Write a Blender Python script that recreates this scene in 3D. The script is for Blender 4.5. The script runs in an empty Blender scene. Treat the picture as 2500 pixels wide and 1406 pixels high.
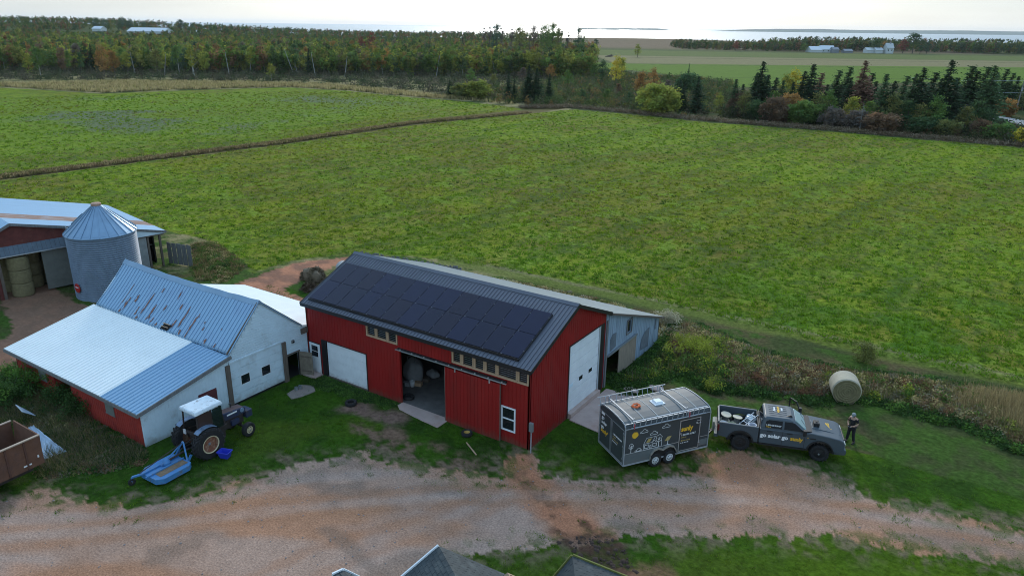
import bpy, bmesh, math, random
import numpy as np
from mathutils import Vector, Matrix

S = bpy.context.scene
COL = S.collection
rad = math.radians
# ------------------------------------------------------------------ camera
# the world frame is the red barn's: x along the barn, y into the depth, z up
YAW = 0.5804
GX = np.array([math.cos(YAW), math.sin(YAW)])        # camera right on the ground
GY = np.array([-math.sin(YAW), math.cos(YAW)])       # camera forward on the ground
CAM = np.array([17.116, -27.875, 20.353])
PITCH, ROLL, FPX = 0.341, 0.0132, 1799.7
cp, sp = math.cos(PITCH), math.sin(PITCH)
_R = np.array([GX[0], GX[1], 0.0])
_F = np.array([GY[0] * cp, GY[1] * cp, -sp])
_U = np.array([GY[0] * sp, GY[1] * sp, cp])
cR = math.cos(ROLL) * _R + math.sin(ROLL) * _U
cU = -math.sin(ROLL) * _R + math.cos(ROLL) * _U
cam_d = bpy.data.cameras.new('camera')
cam = bpy.data.objects.new('camera', cam_d)
COL.objects.link(cam)
M = Matrix([[cR[i], cU[i], -_F[i], CAM[i]] for i in range(3)] + [[0, 0, 0, 1]])
cam.matrix_world = M
cam_d.sensor_width = 36
cam_d.lens = FPX / 2500 * 36
cam_d.clip_end = 60000
cam_d.clip_start = 0.5
S.camera = cam
# ------------------------------------------------------------------ world and sun
SUN_EL = rad(24)
sun_az = YAW + rad(-4)                                # turned left from +Y
SD = np.array([-math.sin(sun_az) * math.cos(SUN_EL), math.cos(sun_az) * math.cos(SUN_EL), math.sin(SUN_EL)])
world = bpy.data.worlds.new('World')
S.world = world
world.use_nodes = True
wn, wl = world.node_tree.nodes, world.node_tree.links
wn.clear()
def wnode(t, **k):
    n = wn.new(t)
    for a, b in k.items():
        setattr(n, a, b)
    return n
def wmath(op, a, b=None, clamp=False):
    n = wnode('ShaderNodeMath', operation=op, use_clamp=clamp)
    for i, v in enumerate((a, b)):
        if v is None: continue
        if isinstance(v, (int, float)): n.inputs[i].default_value = v
        else: wl.new(v, n.inputs[i])
    return n.outputs[0]
sky = wnode('ShaderNodeTexSky', sky_type='NISHITA', sun_disc=False, sun_elevation=SUN_EL, sun_rotation=-sun_az,
            air_density=1.0, dust_density=1.0, ozone_density=2.0)
bg1 = wnode('ShaderNodeBackground'); bg1.inputs['Strength'].default_value = 0.02
wl.new(sky.outputs[0], bg1.inputs['Color'])
tc = wnode('ShaderNodeTexCoord')
nrm = wnode('ShaderNodeVectorMath', operation='NORMALIZE'); wl.new(tc.outputs['Generated'], nrm.inputs[0])
dotn = wnode('ShaderNodeVectorMath', operation='DOT_PRODUCT'); wl.new(nrm.outputs[0], dotn.inputs[0])
dotn.inputs[1].default_value = tuple(SD)
dot = wmath('MAXIMUM', dotn.outputs['Value'], 0.0)
glow = wmath('ADD', wmath('MULTIPLY', wmath('POWER', dot, 5.0), 0.16), wmath('MULTIPLY', wmath('POWER', dot, 26.0), 1.7))
sepz = wnode('ShaderNodeSeparateXYZ'); wl.new(nrm.outputs[0], sepz.inputs[0])
# the overcast dome: pale at the horizon, blue-grey overhead, a little thin streaky cloud
ramp = wnode('ShaderNodeValToRGB'); cr_ = ramp.color_ramp
cr_.elements[0].position = 0.0; cr_.elements[0].color = (.59, .66, .69, 1)
cr_.elements[1].position = 0.75; cr_.elements[1].color = (.44, .68, 1.0, 1)
e_ = cr_.elements.new(0.22); e_.color = (.50, .68, .84, 1)
wl.new(wmath('ABSOLUTE', sepz.outputs[2]), ramp.inputs[0])
mp = wnode('ShaderNodeMapping'); mp.inputs['Scale'].default_value = (2.0, 2.0, 16.0); wl.new(nrm.outputs[0], mp.inputs[0])
nz = wnode('ShaderNodeTexNoise'); nz.inputs['Scale'].default_value = 2.6; nz.inputs['Detail'].default_value = 6; wl.new(mp.outputs[0], nz.inputs['Vector'])
cl = wmath('ADD', wmath('MULTIPLY', nz.outputs[0], 0.36), 0.82)
bg2 = wnode('ShaderNodeBackground'); wl.new(ramp.outputs[0], bg2.inputs['Color']); wl.new(cl, bg2.inputs['Strength'])
bg3 = wnode('ShaderNodeBackground'); bg3.inputs['Color'].default_value = (.95, 1.0, 1.0, 1); wl.new(wmath('MULTIPLY', glow, cl), bg3.inputs['Strength'])
add1 = wnode('ShaderNodeAddShader'); wl.new(bg1.outputs[0], add1.inputs[0]); wl.new(bg2.outputs[0], add1.inputs[1])
addw = wnode('ShaderNodeAddShader'); wl.new(add1.outputs[0], addw.inputs[0]); wl.new(bg3.outputs[0], addw.inputs[1])
wo = wnode('ShaderNodeOutputWorld'); wl.new(addw.outputs[0], wo.inputs['Surface'])
sun_d = bpy.data.lights.new('sun', 'SUN')
sun_d.energy = 1.6
sun_d.angle = rad(12)
sun_d.color = (1.0, 0.93, 0.82)
sun = bpy.data.objects.new('sun', sun_d)
COL.objects.link(sun)
sun.rotation_euler = Vector(SD).to_track_quat('Z', 'Y').to_euler()
sun.location = (0, 0, 60)
S.view_settings.view_transform = 'Standard'
S.view_settings.look = 'None'
S.view_settings.exposure = 0.0
S.view_settings.gamma = 1
S.render.engine = 'CYCLES'
S.cycles.filter_width = 1.0
S.cycles.max_bounces = 6
S.cycles.volume_bounces = 1
S.cycles.transparent_max_bounces = 8

# ------------------------------------------------------------------ photo pixels -> places on the ground
def at(x, y, z=0.0):
    d = _F + (x - 1250) / FPX * cR - (y - 703) / FPX * cU
    t = (z - CAM[2]) / d[2]
    p = CAM + d * t
    return p[:2].copy()
def poly(pts, z=0.0): return np.array([at(x, y, z) for x, y in pts])
def pix(P):
    d = np.asarray(P, float) - CAM
    z = d @ _F
    return 1250 + FPX * (d @ cR) / z, 703 - FPX * (d @ cU) / z
def top_z(p, ytop):
    lo, hi = 0.0, 60.0
    for _ in range(40):
        m = (lo + hi) / 2
        if pix((p[0], p[1], m))[1] > ytop: lo = m
        else: hi = m
    return lo
def cw(X, Y): return CAM[:2] + GX * X + GY * Y           # metres right / ahead of the camera

# ------------------------------------------------------------------ materials
MATS = {}
def mat(name, color, rough=0.7, metal=0.0, var=0.0, vscale=3.0, bump=0.0, bscale=20.0, spec=0.5, attr=False,
        col2=None, c2scale=2.0, c2lo=0.5, c2hi=0.7, transl=0.0, stretch=(1, 1, 1), emit=None, coords='Object', alpha=1.0, trans=0.0, rnd=0.0, mud=0.0, mudc=(.12, .07, .05)):
    if name in MATS: return MATS[name]
    m = bpy.data.materials.new(name); m.use_nodes = True
    n, l = m.node_tree.nodes, m.node_tree.links
    b = n['Principled BSDF']
    b.inputs['Roughness'].default_value = rough
    b.inputs['Metallic'].default_value = metal
    b.inputs['Specular IOR Level'].default_value = spec
    if trans: b.inputs['Transmission Weight'].default_value = trans
    tcn = n.new('ShaderNodeTexCoord')
    mpn = n.new('ShaderNodeMapping'); mpn.inputs['Scale'].default_value = stretch
    l.new(tcn.outputs[coords], mpn.inputs[0]); vec = mpn.outputs[0]
    cur = None
    def mul(a, bb, fac=1.0):
        x = n.new('ShaderNodeMix'); x.data_type = 'RGBA'; x.blend_type = 'MULTIPLY'; x.inputs[0].default_value = fac
        l.new(a, x.inputs[6]); l.new(bb, x.inputs[7]); return x.outputs[2]
    if attr:
        a = n.new('ShaderNodeAttribute'); a.attribute_name = 'col'; cur = a.outputs['Color']
        if color is not None:
            r = n.new('ShaderNodeRGB'); r.outputs[0].default_value = (*color, 1); cur = mul(cur, r.outputs[0])
    else:
        r = n.new('ShaderNodeRGB'); r.outputs[0].default_value = (*color, 1); cur = r.outputs[0]
    def noise(sc, det=5, rg=0.6):
        t = n.new('ShaderNodeTexNoise'); t.inputs['Scale'].default_value = sc; t.inputs['Detail'].default_value = det
        t.inputs['Roughness'].default_value = rg; l.new(vec, t.inputs['Vector']); return t.outputs[0]
    if col2 is not None:
        rp = n.new('ShaderNodeMapRange'); rp.inputs[1].default_value = c2lo; rp.inputs[2].default_value = c2hi; rp.clamp = True
        l.new(noise(c2scale, 7, 0.65), rp.inputs[0])
        x = n.new('ShaderNodeMix'); x.data_type = 'RGBA'; l.new(rp.outputs[0], x.inputs[0]); l.new(cur, x.inputs[6])
        x.inputs[7].default_value = (*col2, 1); cur = x.outputs[2]
    if var > 0:
        rp = n.new('ShaderNodeMapRange'); rp.inputs[1].default_value = 0.25; rp.inputs[2].default_value = 0.75
        rp.inputs[3].default_value = 1 - var; rp.inputs[4].default_value = 1 + var
        l.new(noise(vscale, 6), rp.inputs[0])
        cc = n.new('ShaderNodeCombineColor')
        for i in range(3): l.new(rp.outputs[0], cc.inputs[i])
        cur = mul(cur, cc.outputs[0])
    if rnd > 0:
        oi = n.new('ShaderNodeObjectInfo')
        rp = n.new('ShaderNodeMapRange'); rp.inputs[3].default_value = 1 - rnd; rp.inputs[4].default_value = 1 + rnd
        l.new(oi.outputs['Random'], rp.inputs[0])
        cc = n.new('ShaderNodeCombineColor')
        for i in range(3): l.new(rp.outputs[0], cc.inputs[i])
        cur = mul(cur, cc.outputs[0])
    if mud > 0:                      # splashed earth low on the thing, ragged upper edge
        ge = n.new('ShaderNodeNewGeometry'); sx = n.new('ShaderNodeSeparateXYZ'); l.new(ge.outputs['Position'], sx.inputs[0])
        t = n.new('ShaderNodeTexNoise'); t.inputs['Scale'].default_value = 2.6; t.inputs['Detail'].default_value = 8; l.new(ge.outputs['Position'], t.inputs['Vector'])
        m1 = n.new('ShaderNodeMath'); m1.operation = 'MULTIPLY_ADD'; l.new(t.outputs[0], m1.inputs[0]); m1.inputs[1].default_value = mud * 2.2; m1.inputs[2].default_value = -mud * .35
        m2 = n.new('ShaderNodeMath'); m2.operation = 'SUBTRACT'; l.new(m1.outputs[0], m2.inputs[0]); l.new(sx.outputs[2], m2.inputs[1])
        rp = n.new('ShaderNodeMapRange'); rp.inputs[1].default_value = -mud * .4; rp.inputs[2].default_value = mud * .8; rp.inputs[4].default_value = .62; l.new(m2.outputs[0], rp.inputs[0])
        x = n.new('ShaderNodeMix'); x.data_type = 'RGBA'; l.new(rp.outputs[0], x.inputs[0]); l.new(cur, x.inputs[6]); x.inputs[7].default_value = (*mudc, 1); cur = x.outputs[2]
    l.new(cur, b.inputs['Base Color'])
    if bump > 0:
        bp = n.new('ShaderNodeBump'); bp.inputs['Strength'].default_value = 1.0; bp.inputs['Distance'].default_value = bump
        l.new(noise(bscale, 6, 0.65), bp.inputs['Height']); l.new(bp.outputs[0], b.inputs['Normal'])
    if emit: 
        b.inputs['Emission Color'].default_value = (*emit, 1); b.inputs['Emission Strength'].default_value = 1
    if transl > 0:
        tr = n.new('ShaderNodeBsdfTranslucent'); l.new(cur, tr.inputs['Color'])
        mx = n.new('ShaderNodeMixShader'); mx.inputs[0].default_value = transl
        l.new(b.outputs[0], mx.inputs[1]); l.new(tr.outputs[0], mx.inputs[2])
        l.new(mx.outputs[0], n['Material Output'].inputs['Surface'])
    MATS[name] = m
    return m
m_red = mat('red_metal_siding', (0.27, 0.014, 0.012), 0.6, 0, 0.14, 0.9, 0, spec=0.25, stretch=(1, 1, .3), col2=(.20, .022, .018), c2scale=.8, c2lo=.5, c2hi=.8, mud=.35)
m_redold = mat('faded_red_siding', (0.36, 0.035, 0.022), 0.75, 0, 0.15, 1.5, col2=(0.22, 0.02, 0.02), c2scale=1.2)
m_brownred = mat('weathered_red_boards', (0.13, 0.035, 0.028), 0.9, 0, 0.3, 2.0, col2=(0.2, 0.15, 0.12), c2scale=1.1, c2lo=.55, c2hi=.8)
m_blackmetal = mat('black_roof_metal', (0.095, 0.105, 0.13), 0.36, 0.25, 0.08, 1.0, spec=0.6)
m_black = mat('black_trim', (0.012, 0.012, 0.014), 0.5)
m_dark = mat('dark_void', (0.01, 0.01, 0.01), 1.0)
m_white = mat('white_paint', (0.74, 0.79, 0.82), 0.6, 0, 0.08, 1.4, mud=.3, mudc=(.25, .2, .16))
m_siding = mat('white_siding', (0.60, 0.74, 0.82), 0.7, 0, 0.08, 1.5, col2=(.40, .46, .48), c2scale=1.2, c2lo=.55, c2hi=.8, mud=.4, mudc=(.20, .17, .12))
m_whitemetal = mat('white_roof_metal', (0.86, 0.90, 0.88), 0.40, 0, 0.04, 1.0, spec=0.6)
m_galv = mat('blue_grey_galvanised', (0.25, 0.42, 0.58), 0.45, 0.35, 0.07, 0.7, spec=0.5, col2=(.22, .35, .50), c2scale=.7)
m_galv2 = mat('galvanised_steel', (0.22, 0.34, 0.46), 0.42, 0.5, 0.12, 1.2, spec=.5)
m_shedroof = mat('pale_grey_roof', (0.26, 0.29, 0.28), 0.75, 0.0, 0.1, 0.6, stretch=(3, .5, 1))
m_rust = mat('rust', (0.24, 0.12, 0.09), 0.9, 0, 0.3, 6)
m_wood = mat('weathered_wood', (0.13, 0.105, 0.085), 0.9, 0, 0.3, 3, stretch=(4, 4, .6))
m_newwood = mat('fresh_lumber', (0.44, 0.30, 0.19), 0.8, 0, 0.15, 5)
m_greywood = mat('grey_boards', (0.17, 0.175, 0.175), 0.9, 0, 0.3, 4, stretch=(4, 4, .6))
m_plywood = mat('grey_plywood', (0.15, 0.16, 0.145), 0.9, 0, 0.2, 2)
m_concrete = mat('concrete', (0.46, 0.35, 0.31), 0.9, 0, 0.12, 1.4, col2=(.36, .22, .17), c2scale=.8, c2lo=.5, c2hi=.8, bump=.01, bscale=12)
m_floor = mat('barn_floor', (0.12, 0.115, 0.11), 0.9, 0, 0.3, 2)
m_glass = mat('dark_glass', (0.012, 0.015, 0.02), 0.08, 0, spec=0.8)
m_tyre = mat('tyre_rubber', (0.016, 0.016, 0.017), 0.85, 0, .2, 6)
m_chrome = mat('bright_aluminium', (0.62, 0.66, 0.70), 0.35, 0.75)
m_alu = mat('dull_aluminium', (0.40, 0.43, 0.46), 0.55, 0.4)
m_seal = mat('sealant_grey', (0.36, 0.37, 0.36), 0.7)
m_steel = mat('dull_steel', (0.30, 0.33, 0.35), 0.5, 0.6)

# ------------------------------------------------------------------ mesh helpers
class MB:
    def __init__(s): s.v = []; s.f = []; s.p = []
    def each(s, name, m, parent=None, **k):     # every piece added becomes an object of its own
        out = []
        for (o, n, fa, fb) in s.p:
            q = MB(); q.add(s.v[o:o + n], [tuple(i - o for i in f) for f in s.f[fa:fb]]); out.append(q.build(name, m, parent, **k))
        return out
    def add(s, vs, fs):
        o = len(s.v); s.p.append((o, len(vs), len(s.f), len(s.f) + len(fs))); s.v += [tuple(map(float, p)) for p in vs]; s.f += [tuple(o + i for i in f) for f in fs]; return s
    def box(s, a, b):
        x0, y0, z0 = a; x1, y1, z1 = b
        return s.add([(x0, y0, z0), (x1, y0, z0), (x1, y1, z0), (x0, y1, z0), (x0, y0, z1), (x1, y0, z1), (x1, y1, z1), (x0, y1, z1)],
                     [(0, 3, 2, 1), (4, 5, 6, 7), (0, 1, 5, 4), (1, 2, 6, 5), (2, 3, 7, 6), (3, 0, 4, 7)])
    def hexa(s, p):   # 8 corners bottom ring then top ring
        return s.add(p, [(0, 3, 2, 1), (4, 5, 6, 7), (0, 1, 5, 4), (1, 2, 6, 5), (2, 3, 7, 6), (3, 0, 4, 7)])
    def bar(s, a, b, w, h=None, up=(0, 0, 1)):
        h = h or w
        a, b = Vector(a), Vector(b); d = (b - a).normalized(); u = Vector(up)
        if abs(d.dot(u)) > .98: u = Vector((1, 0, 0))
        r = d.cross(u).normalized(); u = r.cross(d).normalized()
        p = []
        for e in (a, b):
            for sx, sy in ((-1, -1), (1, -1), (1, 1), (-1, 1)):
                p.append(e + r * sx * w / 2 + u * sy * h / 2)
        return s.hexa(p)
    def tube(s, pts, r, n=8, cap=True):
        pts = [Vector(p) for p in pts]; rs = r if isinstance(r, (list, tuple)) else [r] * len(pts)
        rings = []; prev = None
        for i, p in enumerate(pts):
            d = (pts[min(i + 1, len(pts) - 1)] - pts[max(i - 1, 0)]).normalized()
            u = prev if prev else (Vector((0, 0, 1)) if abs(d.z) < .9 else Vector((1, 0, 0)))
            a = d.cross(u).normalized(); u = a.cross(d).normalized(); prev = u
            rings.append([p + (a * math.cos(2 * math.pi * k / n) + u * math.sin(2 * math.pi * k / n)) * rs[i] for k in range(n)])
        vs = [q for rg in rings for q in rg]; fs = []
        for i in range(len(pts) - 1):
            for k in range(n): fs.append((i * n + k, i * n + (k + 1) % n, (i + 1) * n + (k + 1) % n, (i + 1) * n + k))
        if cap: fs.append(tuple(range(n - 1, -1, -1))); fs.append(tuple((len(pts) - 1) * n + k for k in range(n)))
        return s.add(vs, fs)
    def lathe(s, prof, c=(0, 0, 0), axis='z', n=32, closed=False):
        vs = []; fs = []
        for r, h in prof:
            for k in range(n):
                a = 2 * math.pi * k / n; x, y = r * math.cos(a), r * math.sin(a)
                p = {'z': (x, y, h), 'y': (x, h, y), 'x': (h, x, y)}[axis]
                vs.append((p[0] + c[0], p[1] + c[1], p[2] + c[2]))
        m = len(prof)
        for i in range(m if closed else m - 1):
            j = (i + 1) % m
            for k in range(n): fs.append((i * n + k, i * n + (k + 1) % n, j * n + (k + 1) % n, j * n + k))
        if not closed:
            fs.append(tuple(range(n))); fs.append(tuple((m - 1) * n + k for k in range(n)))
        return s.add(vs, fs)
    def prism(s, pl, w0, w1, axis='y'):    # polygon in the two other axes, extruded along axis
        n = len(pl)
        def P(a, b, w): return {'y': (a, w, b), 'x': (w, a, b), 'z': (a, b, w)}[axis]
        vs = [P(a, b, w0) for a, b in pl] + [P(a, b, w1) for a, b in pl]
        fs = [tuple(range(n)), tuple(range(2 * n - 1, n - 1, -1))] + [(i, (i + 1) % n, n + (i + 1) % n, n + i) for i in range(n)]
        return s.add(vs, fs)
    def build(s, name, m, parent=None, smooth=False, bevel=0, loc=None, rz=0, label=None, autosm=None):
        me = bpy.data.meshes.new(name); me.from_pydata(s.v, [], s.f); me.update()
        bm = bmesh.new(); bm.from_mesh(me); bmesh.ops.recalc_face_normals(bm, faces=bm.faces[:]); bm.to_mesh(me); bm.free()
        o = bpy.data.objects.new(name, me); COL.objects.link(o)
        if m: me.materials.append(m)
        if smooth:
            for p in me.polygons: p.use_smooth = True
            if autosm is None: autosm = 35
            sharp_by_angle(me, autosm)
        if bevel:
            bv = o.modifiers.new('bevel', 'BEVEL'); bv.width = bevel; bv.segments = 2; bv.limit_method = 'ANGLE'; bv.angle_limit = rad(35)
        if parent: o.parent = parent
        if loc is not None: o.location = loc
        o.rotation_euler = (0, 0, rz)
        if label: o['label'] = label
        return o
def sharp_by_angle(me, deg):
    bm = bmesh.new(); bm.from_mesh(me)
    for e in bm.edges:
        if len(e.link_faces) == 2 and e.calc_face_angle(0) > rad(deg): e.smooth = False
        else: e.smooth = True
    bm.to_mesh(me); bm.free()
def thing(name, label, cat, loc=(0, 0, 0), rz=0, group=None):
    o = bpy.data.objects.new(name, None); COL.objects.link(o); o.location = loc; o.rotation_euler = (0, 0, rz)
    o.empty_display_size = 0.3
    o['label'] = label; o['category'] = cat
    if group: o['group'] = group
    return o
def tag(o, label, cat, group=None):
    o['label'] = label; o['category'] = cat
    if group: o['group'] = group
    return o
def kind(o, k='structure', label=None, cat=None):
    o['kind'] = k
    if label: o['label'] = label
    if cat: o['category'] = cat
    return o
def np_mesh(name, V, Fc, m, col=None, parent=None, smooth=False):
    V = np.asarray(V, np.float32); Fc = np.asarray(Fc, np.int32); k = Fc.shape[1]
    me = bpy.data.meshes.new(name)
    me.vertices.add(len(V)); me.vertices.foreach_set('co', V.ravel())
    me.loops.add(Fc.size); me.loops.foreach_set('vertex_index', Fc.ravel())
    me.polygons.add(len(Fc)); me.polygons.foreach_set('loop_start', np.arange(0, Fc.size, k, dtype=np.int32))
    if smooth: me.polygons.foreach_set('use_smooth', np.ones(len(Fc), bool))
    me.update(calc_edges=True)
    if col is not None:
        a = me.attributes.new('col', 'FLOAT_COLOR', 'POINT')
        c4 = np.ones((len(V), 4), np.float32); c4[:, :3] = col; a.data.foreach_set('color', c4.ravel())
    if m: me.materials.append(m)
    if parent is False: return me
    o = bpy.data.objects.new(name, me); COL.objects.link(o)
    if parent: o.parent = parent
    return o
def text(name, s, size, m, parent, loc, rot, bold=0.0, align='LEFT', label=None, ext=0.003, sx=1.0, rows=None):
    cu = bpy.data.curves.new(name, 'FONT'); cu.body = s; cu.size = size; cu.offset = bold; cu.extrude = ext; cu.align_x = align
    cu.resolution_u = 3
    o = bpy.data.objects.new(name, cu); COL.objects.link(o)
    dg = bpy.context.evaluated_depsgraph_get()
    me = bpy.data.meshes.new_from_object(o.evaluated_get(dg)); bpy.data.objects.remove(o)
    o = bpy.data.objects.new(name, me); COL.objects.link(o)
    me.materials.clear(); me.materials.append(m)
    o.parent = parent; o.location = loc; o.rotation_euler = rot; o.scale = (sx, 1, 1)
    if label: o['label'] = label
    return o
# wall with rectangular openings: a slab from the outer face inward, ribs proud of it
def wall(name, m, parent, O, d, outn, s0, s1, top, ops=(), z0=0.0, thick=0.12, rib=None, hor=None, brk=(), label=None):
    O, d, outn = np.array(O, float), np.array(d, float), np.array(outn, float)
    topf = top if callable(top) else (lambda s: top)
    mb = MB()
    xs = sorted(set([s0, s1] + [x for o in ops for x in o[:2] if s0 < x < s1] + [b for b in brk if s0 < b < s1]))
    def P(s, z, w): q = O + d * s + outn * w; return (q[0], q[1], q[2] + z)
    def free(a, b, lo, hi):
        iv = [(lo, hi)]
        for (oa, ob, oz0, oz1) in ops:
            if oa < b - 1e-6 and ob > a + 1e-6:
                nv = []
                for (p, q) in iv:
                    if oz1 <= p or oz0 >= q: nv.append((p, q)); continue
                    if oz0 > p: nv.append((p, oz0))
                    if oz1 < q: nv.append((oz1, q))
                iv = nv
        return iv
    for a, b in zip(xs[:-1], xs[1:]):
        ta, tb = topf(a + 1e-5), topf(b - 1e-5)
        for (p, q) in free(a, b, z0, max(ta, tb)):
            qa, qb = (ta, tb) if q >= max(ta, tb) - 1e-6 else (q, q)
            mb.hexa([P(a, p, -thick), P(b, p, -thick), P(b, p, 0), P(a, p, 0), P(a, qa, -thick), P(b, qb, -thick), P(b, qb, 0), P(a, qa, 0)])
    if rib:
        sp_, w, h = rib
        s = s0 + sp_ * .5
        while s < s1 - w:
            for (p, q) in free(s - w / 2, s + w / 2, z0, topf(s)):
                mb.hexa([P(s - w / 2, p, 0), P(s + w / 2, p, 0), P(s + w * .3, p, h), P(s - w * .3, p, h),
                         P(s - w / 2, q - .01, 0), P(s + w / 2, q - .01, 0), P(s + w * .3, q - .01, h), P(s - w * .3, q - .01, h)])
            s += sp_
    if hor:
        sp_, h = hor
        z = z0 + sp_
        fine = sorted(set(list(np.linspace(s0, s1, max(2, int((s1 - s0) / .25) + 1))) + xs))
        while z < max(topf(x) for x in fine):
            run = []
            for a, b in zip(fine[:-1], fine[1:]):
                ok = min(topf(a + 1e-4), topf(b - 1e-4)) > z + .01 and any(p <= z - .03 and q >= z for p, q in free(a, b, z0, 99))
                if ok:
                    if run and abs(run[-1][1] - a) < 1e-6: run[-1][1] = b
                    else: run.append([a, b])
            for a, b in run:
                mb.add([P(a, z - sp_ * .85, .001), P(b, z - sp_ * .85, .001), P(b, z, h), P(a, z, h), P(b, z - .0, .0), P(a, z, .0), P(a, z - sp_ * .85 , h), P(b, z - sp_ * .85, h)],
                       [(6, 7, 2, 3), (3, 2, 4, 5), (0, 1, 7, 6)])
            z += sp_
    return mb.build(name, m, parent, label=label)
def roof(name, m, parent, A, B, D, th=0.10, rib=None, ribdir='slope', label=None, ribm=None):
    """A,B ends of the upper edge, D vector down the slope"""
    A, B, D = np.array(A, float), np.array(B, float), np.array(D, float)
    L = B - A; n = np.cross(L, D); n /= np.linalg.norm(n)
    if n[2] < 0: n = -n
    mb = MB()
    mb.hexa([A - n * th, B - n * th, B + D - n * th, A + D - n * th, A, B, B + D, A + D])
    if rib:
        sp_, w, h = rib; Ln = np.linalg.norm(L); lu = L / Ln; s = sp_ * .4
        while s < Ln - w:
            a = A + lu * s; e = lu * w / 2; g = lu * w * .28
            mb.hexa([a - e, a + e, a + e + D, a - e + D, a - g + n * h, a + g + n * h, a + g + D + n * h, a - g + D + n * h])
            s += sp_
    return mb.build(name, m, parent, label=label)
# ------------------------------------------------------------------ numpy noise
RNG = np.random.default_rng(7)
_T = RNG.random((256, 256)).astype(np.float64)
def vnoise(x, y):
    xi = np.floor(x).astype(int); yi = np.floor(y).astype(int); fx = x - xi; fy = y - yi
    fx = fx * fx * (3 - 2 * fx); fy = fy * fy * (3 - 2 * fy)
    a = _T[xi & 255, yi & 255]; b = _T[(xi + 1) & 255, yi & 255]; c = _T[xi & 255, (yi + 1) & 255]; d = _T[(xi + 1) & 255, (yi + 1) & 255]
    return (a * (1 - fx) + b * fx) * (1 - fy) + (c * (1 - fx) + d * fx) * fy
def fbm(x, y, sc, octv=4, seed=0, gain=.55):
    r = 0; a = 1; t = 0
    for i in range(octv):
        th = .5 + i; xx = (x * math.cos(th) - y * math.sin(th)) * sc; yy = (x * math.sin(th) + y * math.cos(th)) * sc
        r = r + a * vnoise(xx + seed * 17.3 + i * 5.1, yy - seed * 9.7 + i * 3.3); t += a; a *= gain; sc *= 2.03
    return r / t
def sdist(px, py, pl):       # >0 inside
    d = np.full(px.shape, 1e9); ins = np.zeros(px.shape, bool)
    n = len(pl)
    for i in range(n):
        ax, ay = pl[i]; bx, by = pl[(i + 1) % n]
        ex, ey = bx - ax, by - ay; L = ex * ex + ey * ey + 1e-12
        t = np.clip(((px - ax) * ex + (py - ay) * ey) / L, 0, 1)
        d = np.minimum(d, (px - ax - t * ex) ** 2 + (py - ay - t * ey) ** 2)
        c = ((ay > py) != (by > py))
        with np.errstate(divide='ignore', invalid='ignore'):
            xx = (bx - ax) * (py - ay) / (by - ay + 1e-15) + ax
        ins ^= c & (px < xx)
    d = np.sqrt(d)
    return np.where(ins, d, -d)
def sst(a, b, x): t = np.clip((x - a) / (b - a), 0, 1); return t * t * (3 - 2 * t)
def mixc(c, col, f): return c * (1 - f[:, None]) + np.array(col)[None, :] * f[:, None]

P_MAIN = poly([(2560, 955), (2100, 862), (1640, 748), (1450, 703), (1200, 652), (1000, 625), (840, 622), (760, 632), (700, 640), (620, 668), (590, 640), (520, 592), (400, 562), (200, 515), (-300, 480), (-300, 480), (-300, 470), (0, 440), (350, 395), (700, 352), (1000, 307), (1300, 277), (1400, 268), (1560, 282), (1700, 297), (2000, 320), (2200, 337), (2500, 362), (2700, 385)])
P_MAIN = np.concatenate([P_MAIN, [[150, 120], [120, 25.5]]])
P_LEFT = poly([(-300, 213), (0, 214), (250, 230), (420, 222), (700, 214), (850, 223), (1000, 238), (1150, 250), (1275, 266), (1000, 296), (700, 340), (350, 383), (0, 425), (-300, 452)])
P_GRAV = poly([(-300, 1240), (0, 1222), (90, 1195), (200, 1222), (310, 1232), (420, 1212), (520, 1195), (600, 1165), (700, 1135), (800, 1118), (900, 1100), (960, 1128), (1100, 1150), (1220, 1166), (1240, 1115), (1296, 1098), (1322, 1112), (1335, 1160), (1400, 1165), (1500, 1175), (1700, 1150), (1745, 1090), (1800, 1100), (1900, 1122), (2010, 1160), (2090, 1195), (2200, 1238), (2350, 1262), (2560, 1300), (3200, 1460), (3200, 1600), (2600, 1392), (2300, 1352), (2100, 1322), (1800, 1312), (1530, 1313), (1400, 1332), (1150, 1362), (1060, 1440), (900, 1700), (-300, 1700)])
P_HAYD = poly([(-200, 750), (0, 752), (60, 728), (120, 712), (175, 735), (232, 760), (240, 800), (60, 870), (0, 910), (-200, 1000)])
P_HAYD2 = poly([(0, 690), (110, 690), (175, 725), (150, 760), (0, 770)])
P_ISL = poly([(-60, 745), (15, 752), (34, 790), (20, 825), (-60, 850)])
P_TRK = poly([(850, 628), (800, 633), (720, 640), (650, 668), (590, 690), (540, 705), (480, 725), (560, 740), (660, 722), (700, 700), (760, 668), (830, 650), (870, 640)])
P_TRK2 = poly([(600, 690), (690, 705), (760, 740), (760, 775), (640, 745), (540, 720)])
P_DARK = poly([(1358, 1325), (1395, 1310), (1470, 1306), (1520, 1330), (1560, 1406), (1590, 1500), (1500, 1500), (1450, 1380), (1400, 1345)])
P_STREAK = poly([(1240, 1105), (1300, 1095), (1335, 1160), (1420, 1240), (1490, 1300), (1500, 1312), (1360, 1318), (1300, 1240), (1225, 1160)])
P_TRN = poly([(1700, 1085), (1800, 1100), (1910, 1125), (2020, 1165), (1900, 1190), (1650, 1165), (1500, 1180), (1440, 1150), (1600, 1140)])
P_BARE1 = poly([(905, 1000), (985, 1010), (1000, 1025), (950, 1045), (860, 1015), (815, 1000), (830, 980), (870, 968), (900, 985)])
P_BARE2 = poly([(860, 1025), (1000, 1060), (1130, 1110), (1235, 1150), (1200, 1165), (1040, 1140), (900, 1090), (840, 1045)])
P_FARG = np.array([cw(a, b) for a, b in [(45, 255), (60, 330), (90, 520), (135, 560), (700, 560), (420, 215), (260, 215), (150, 275), (85, 275)]])
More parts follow.
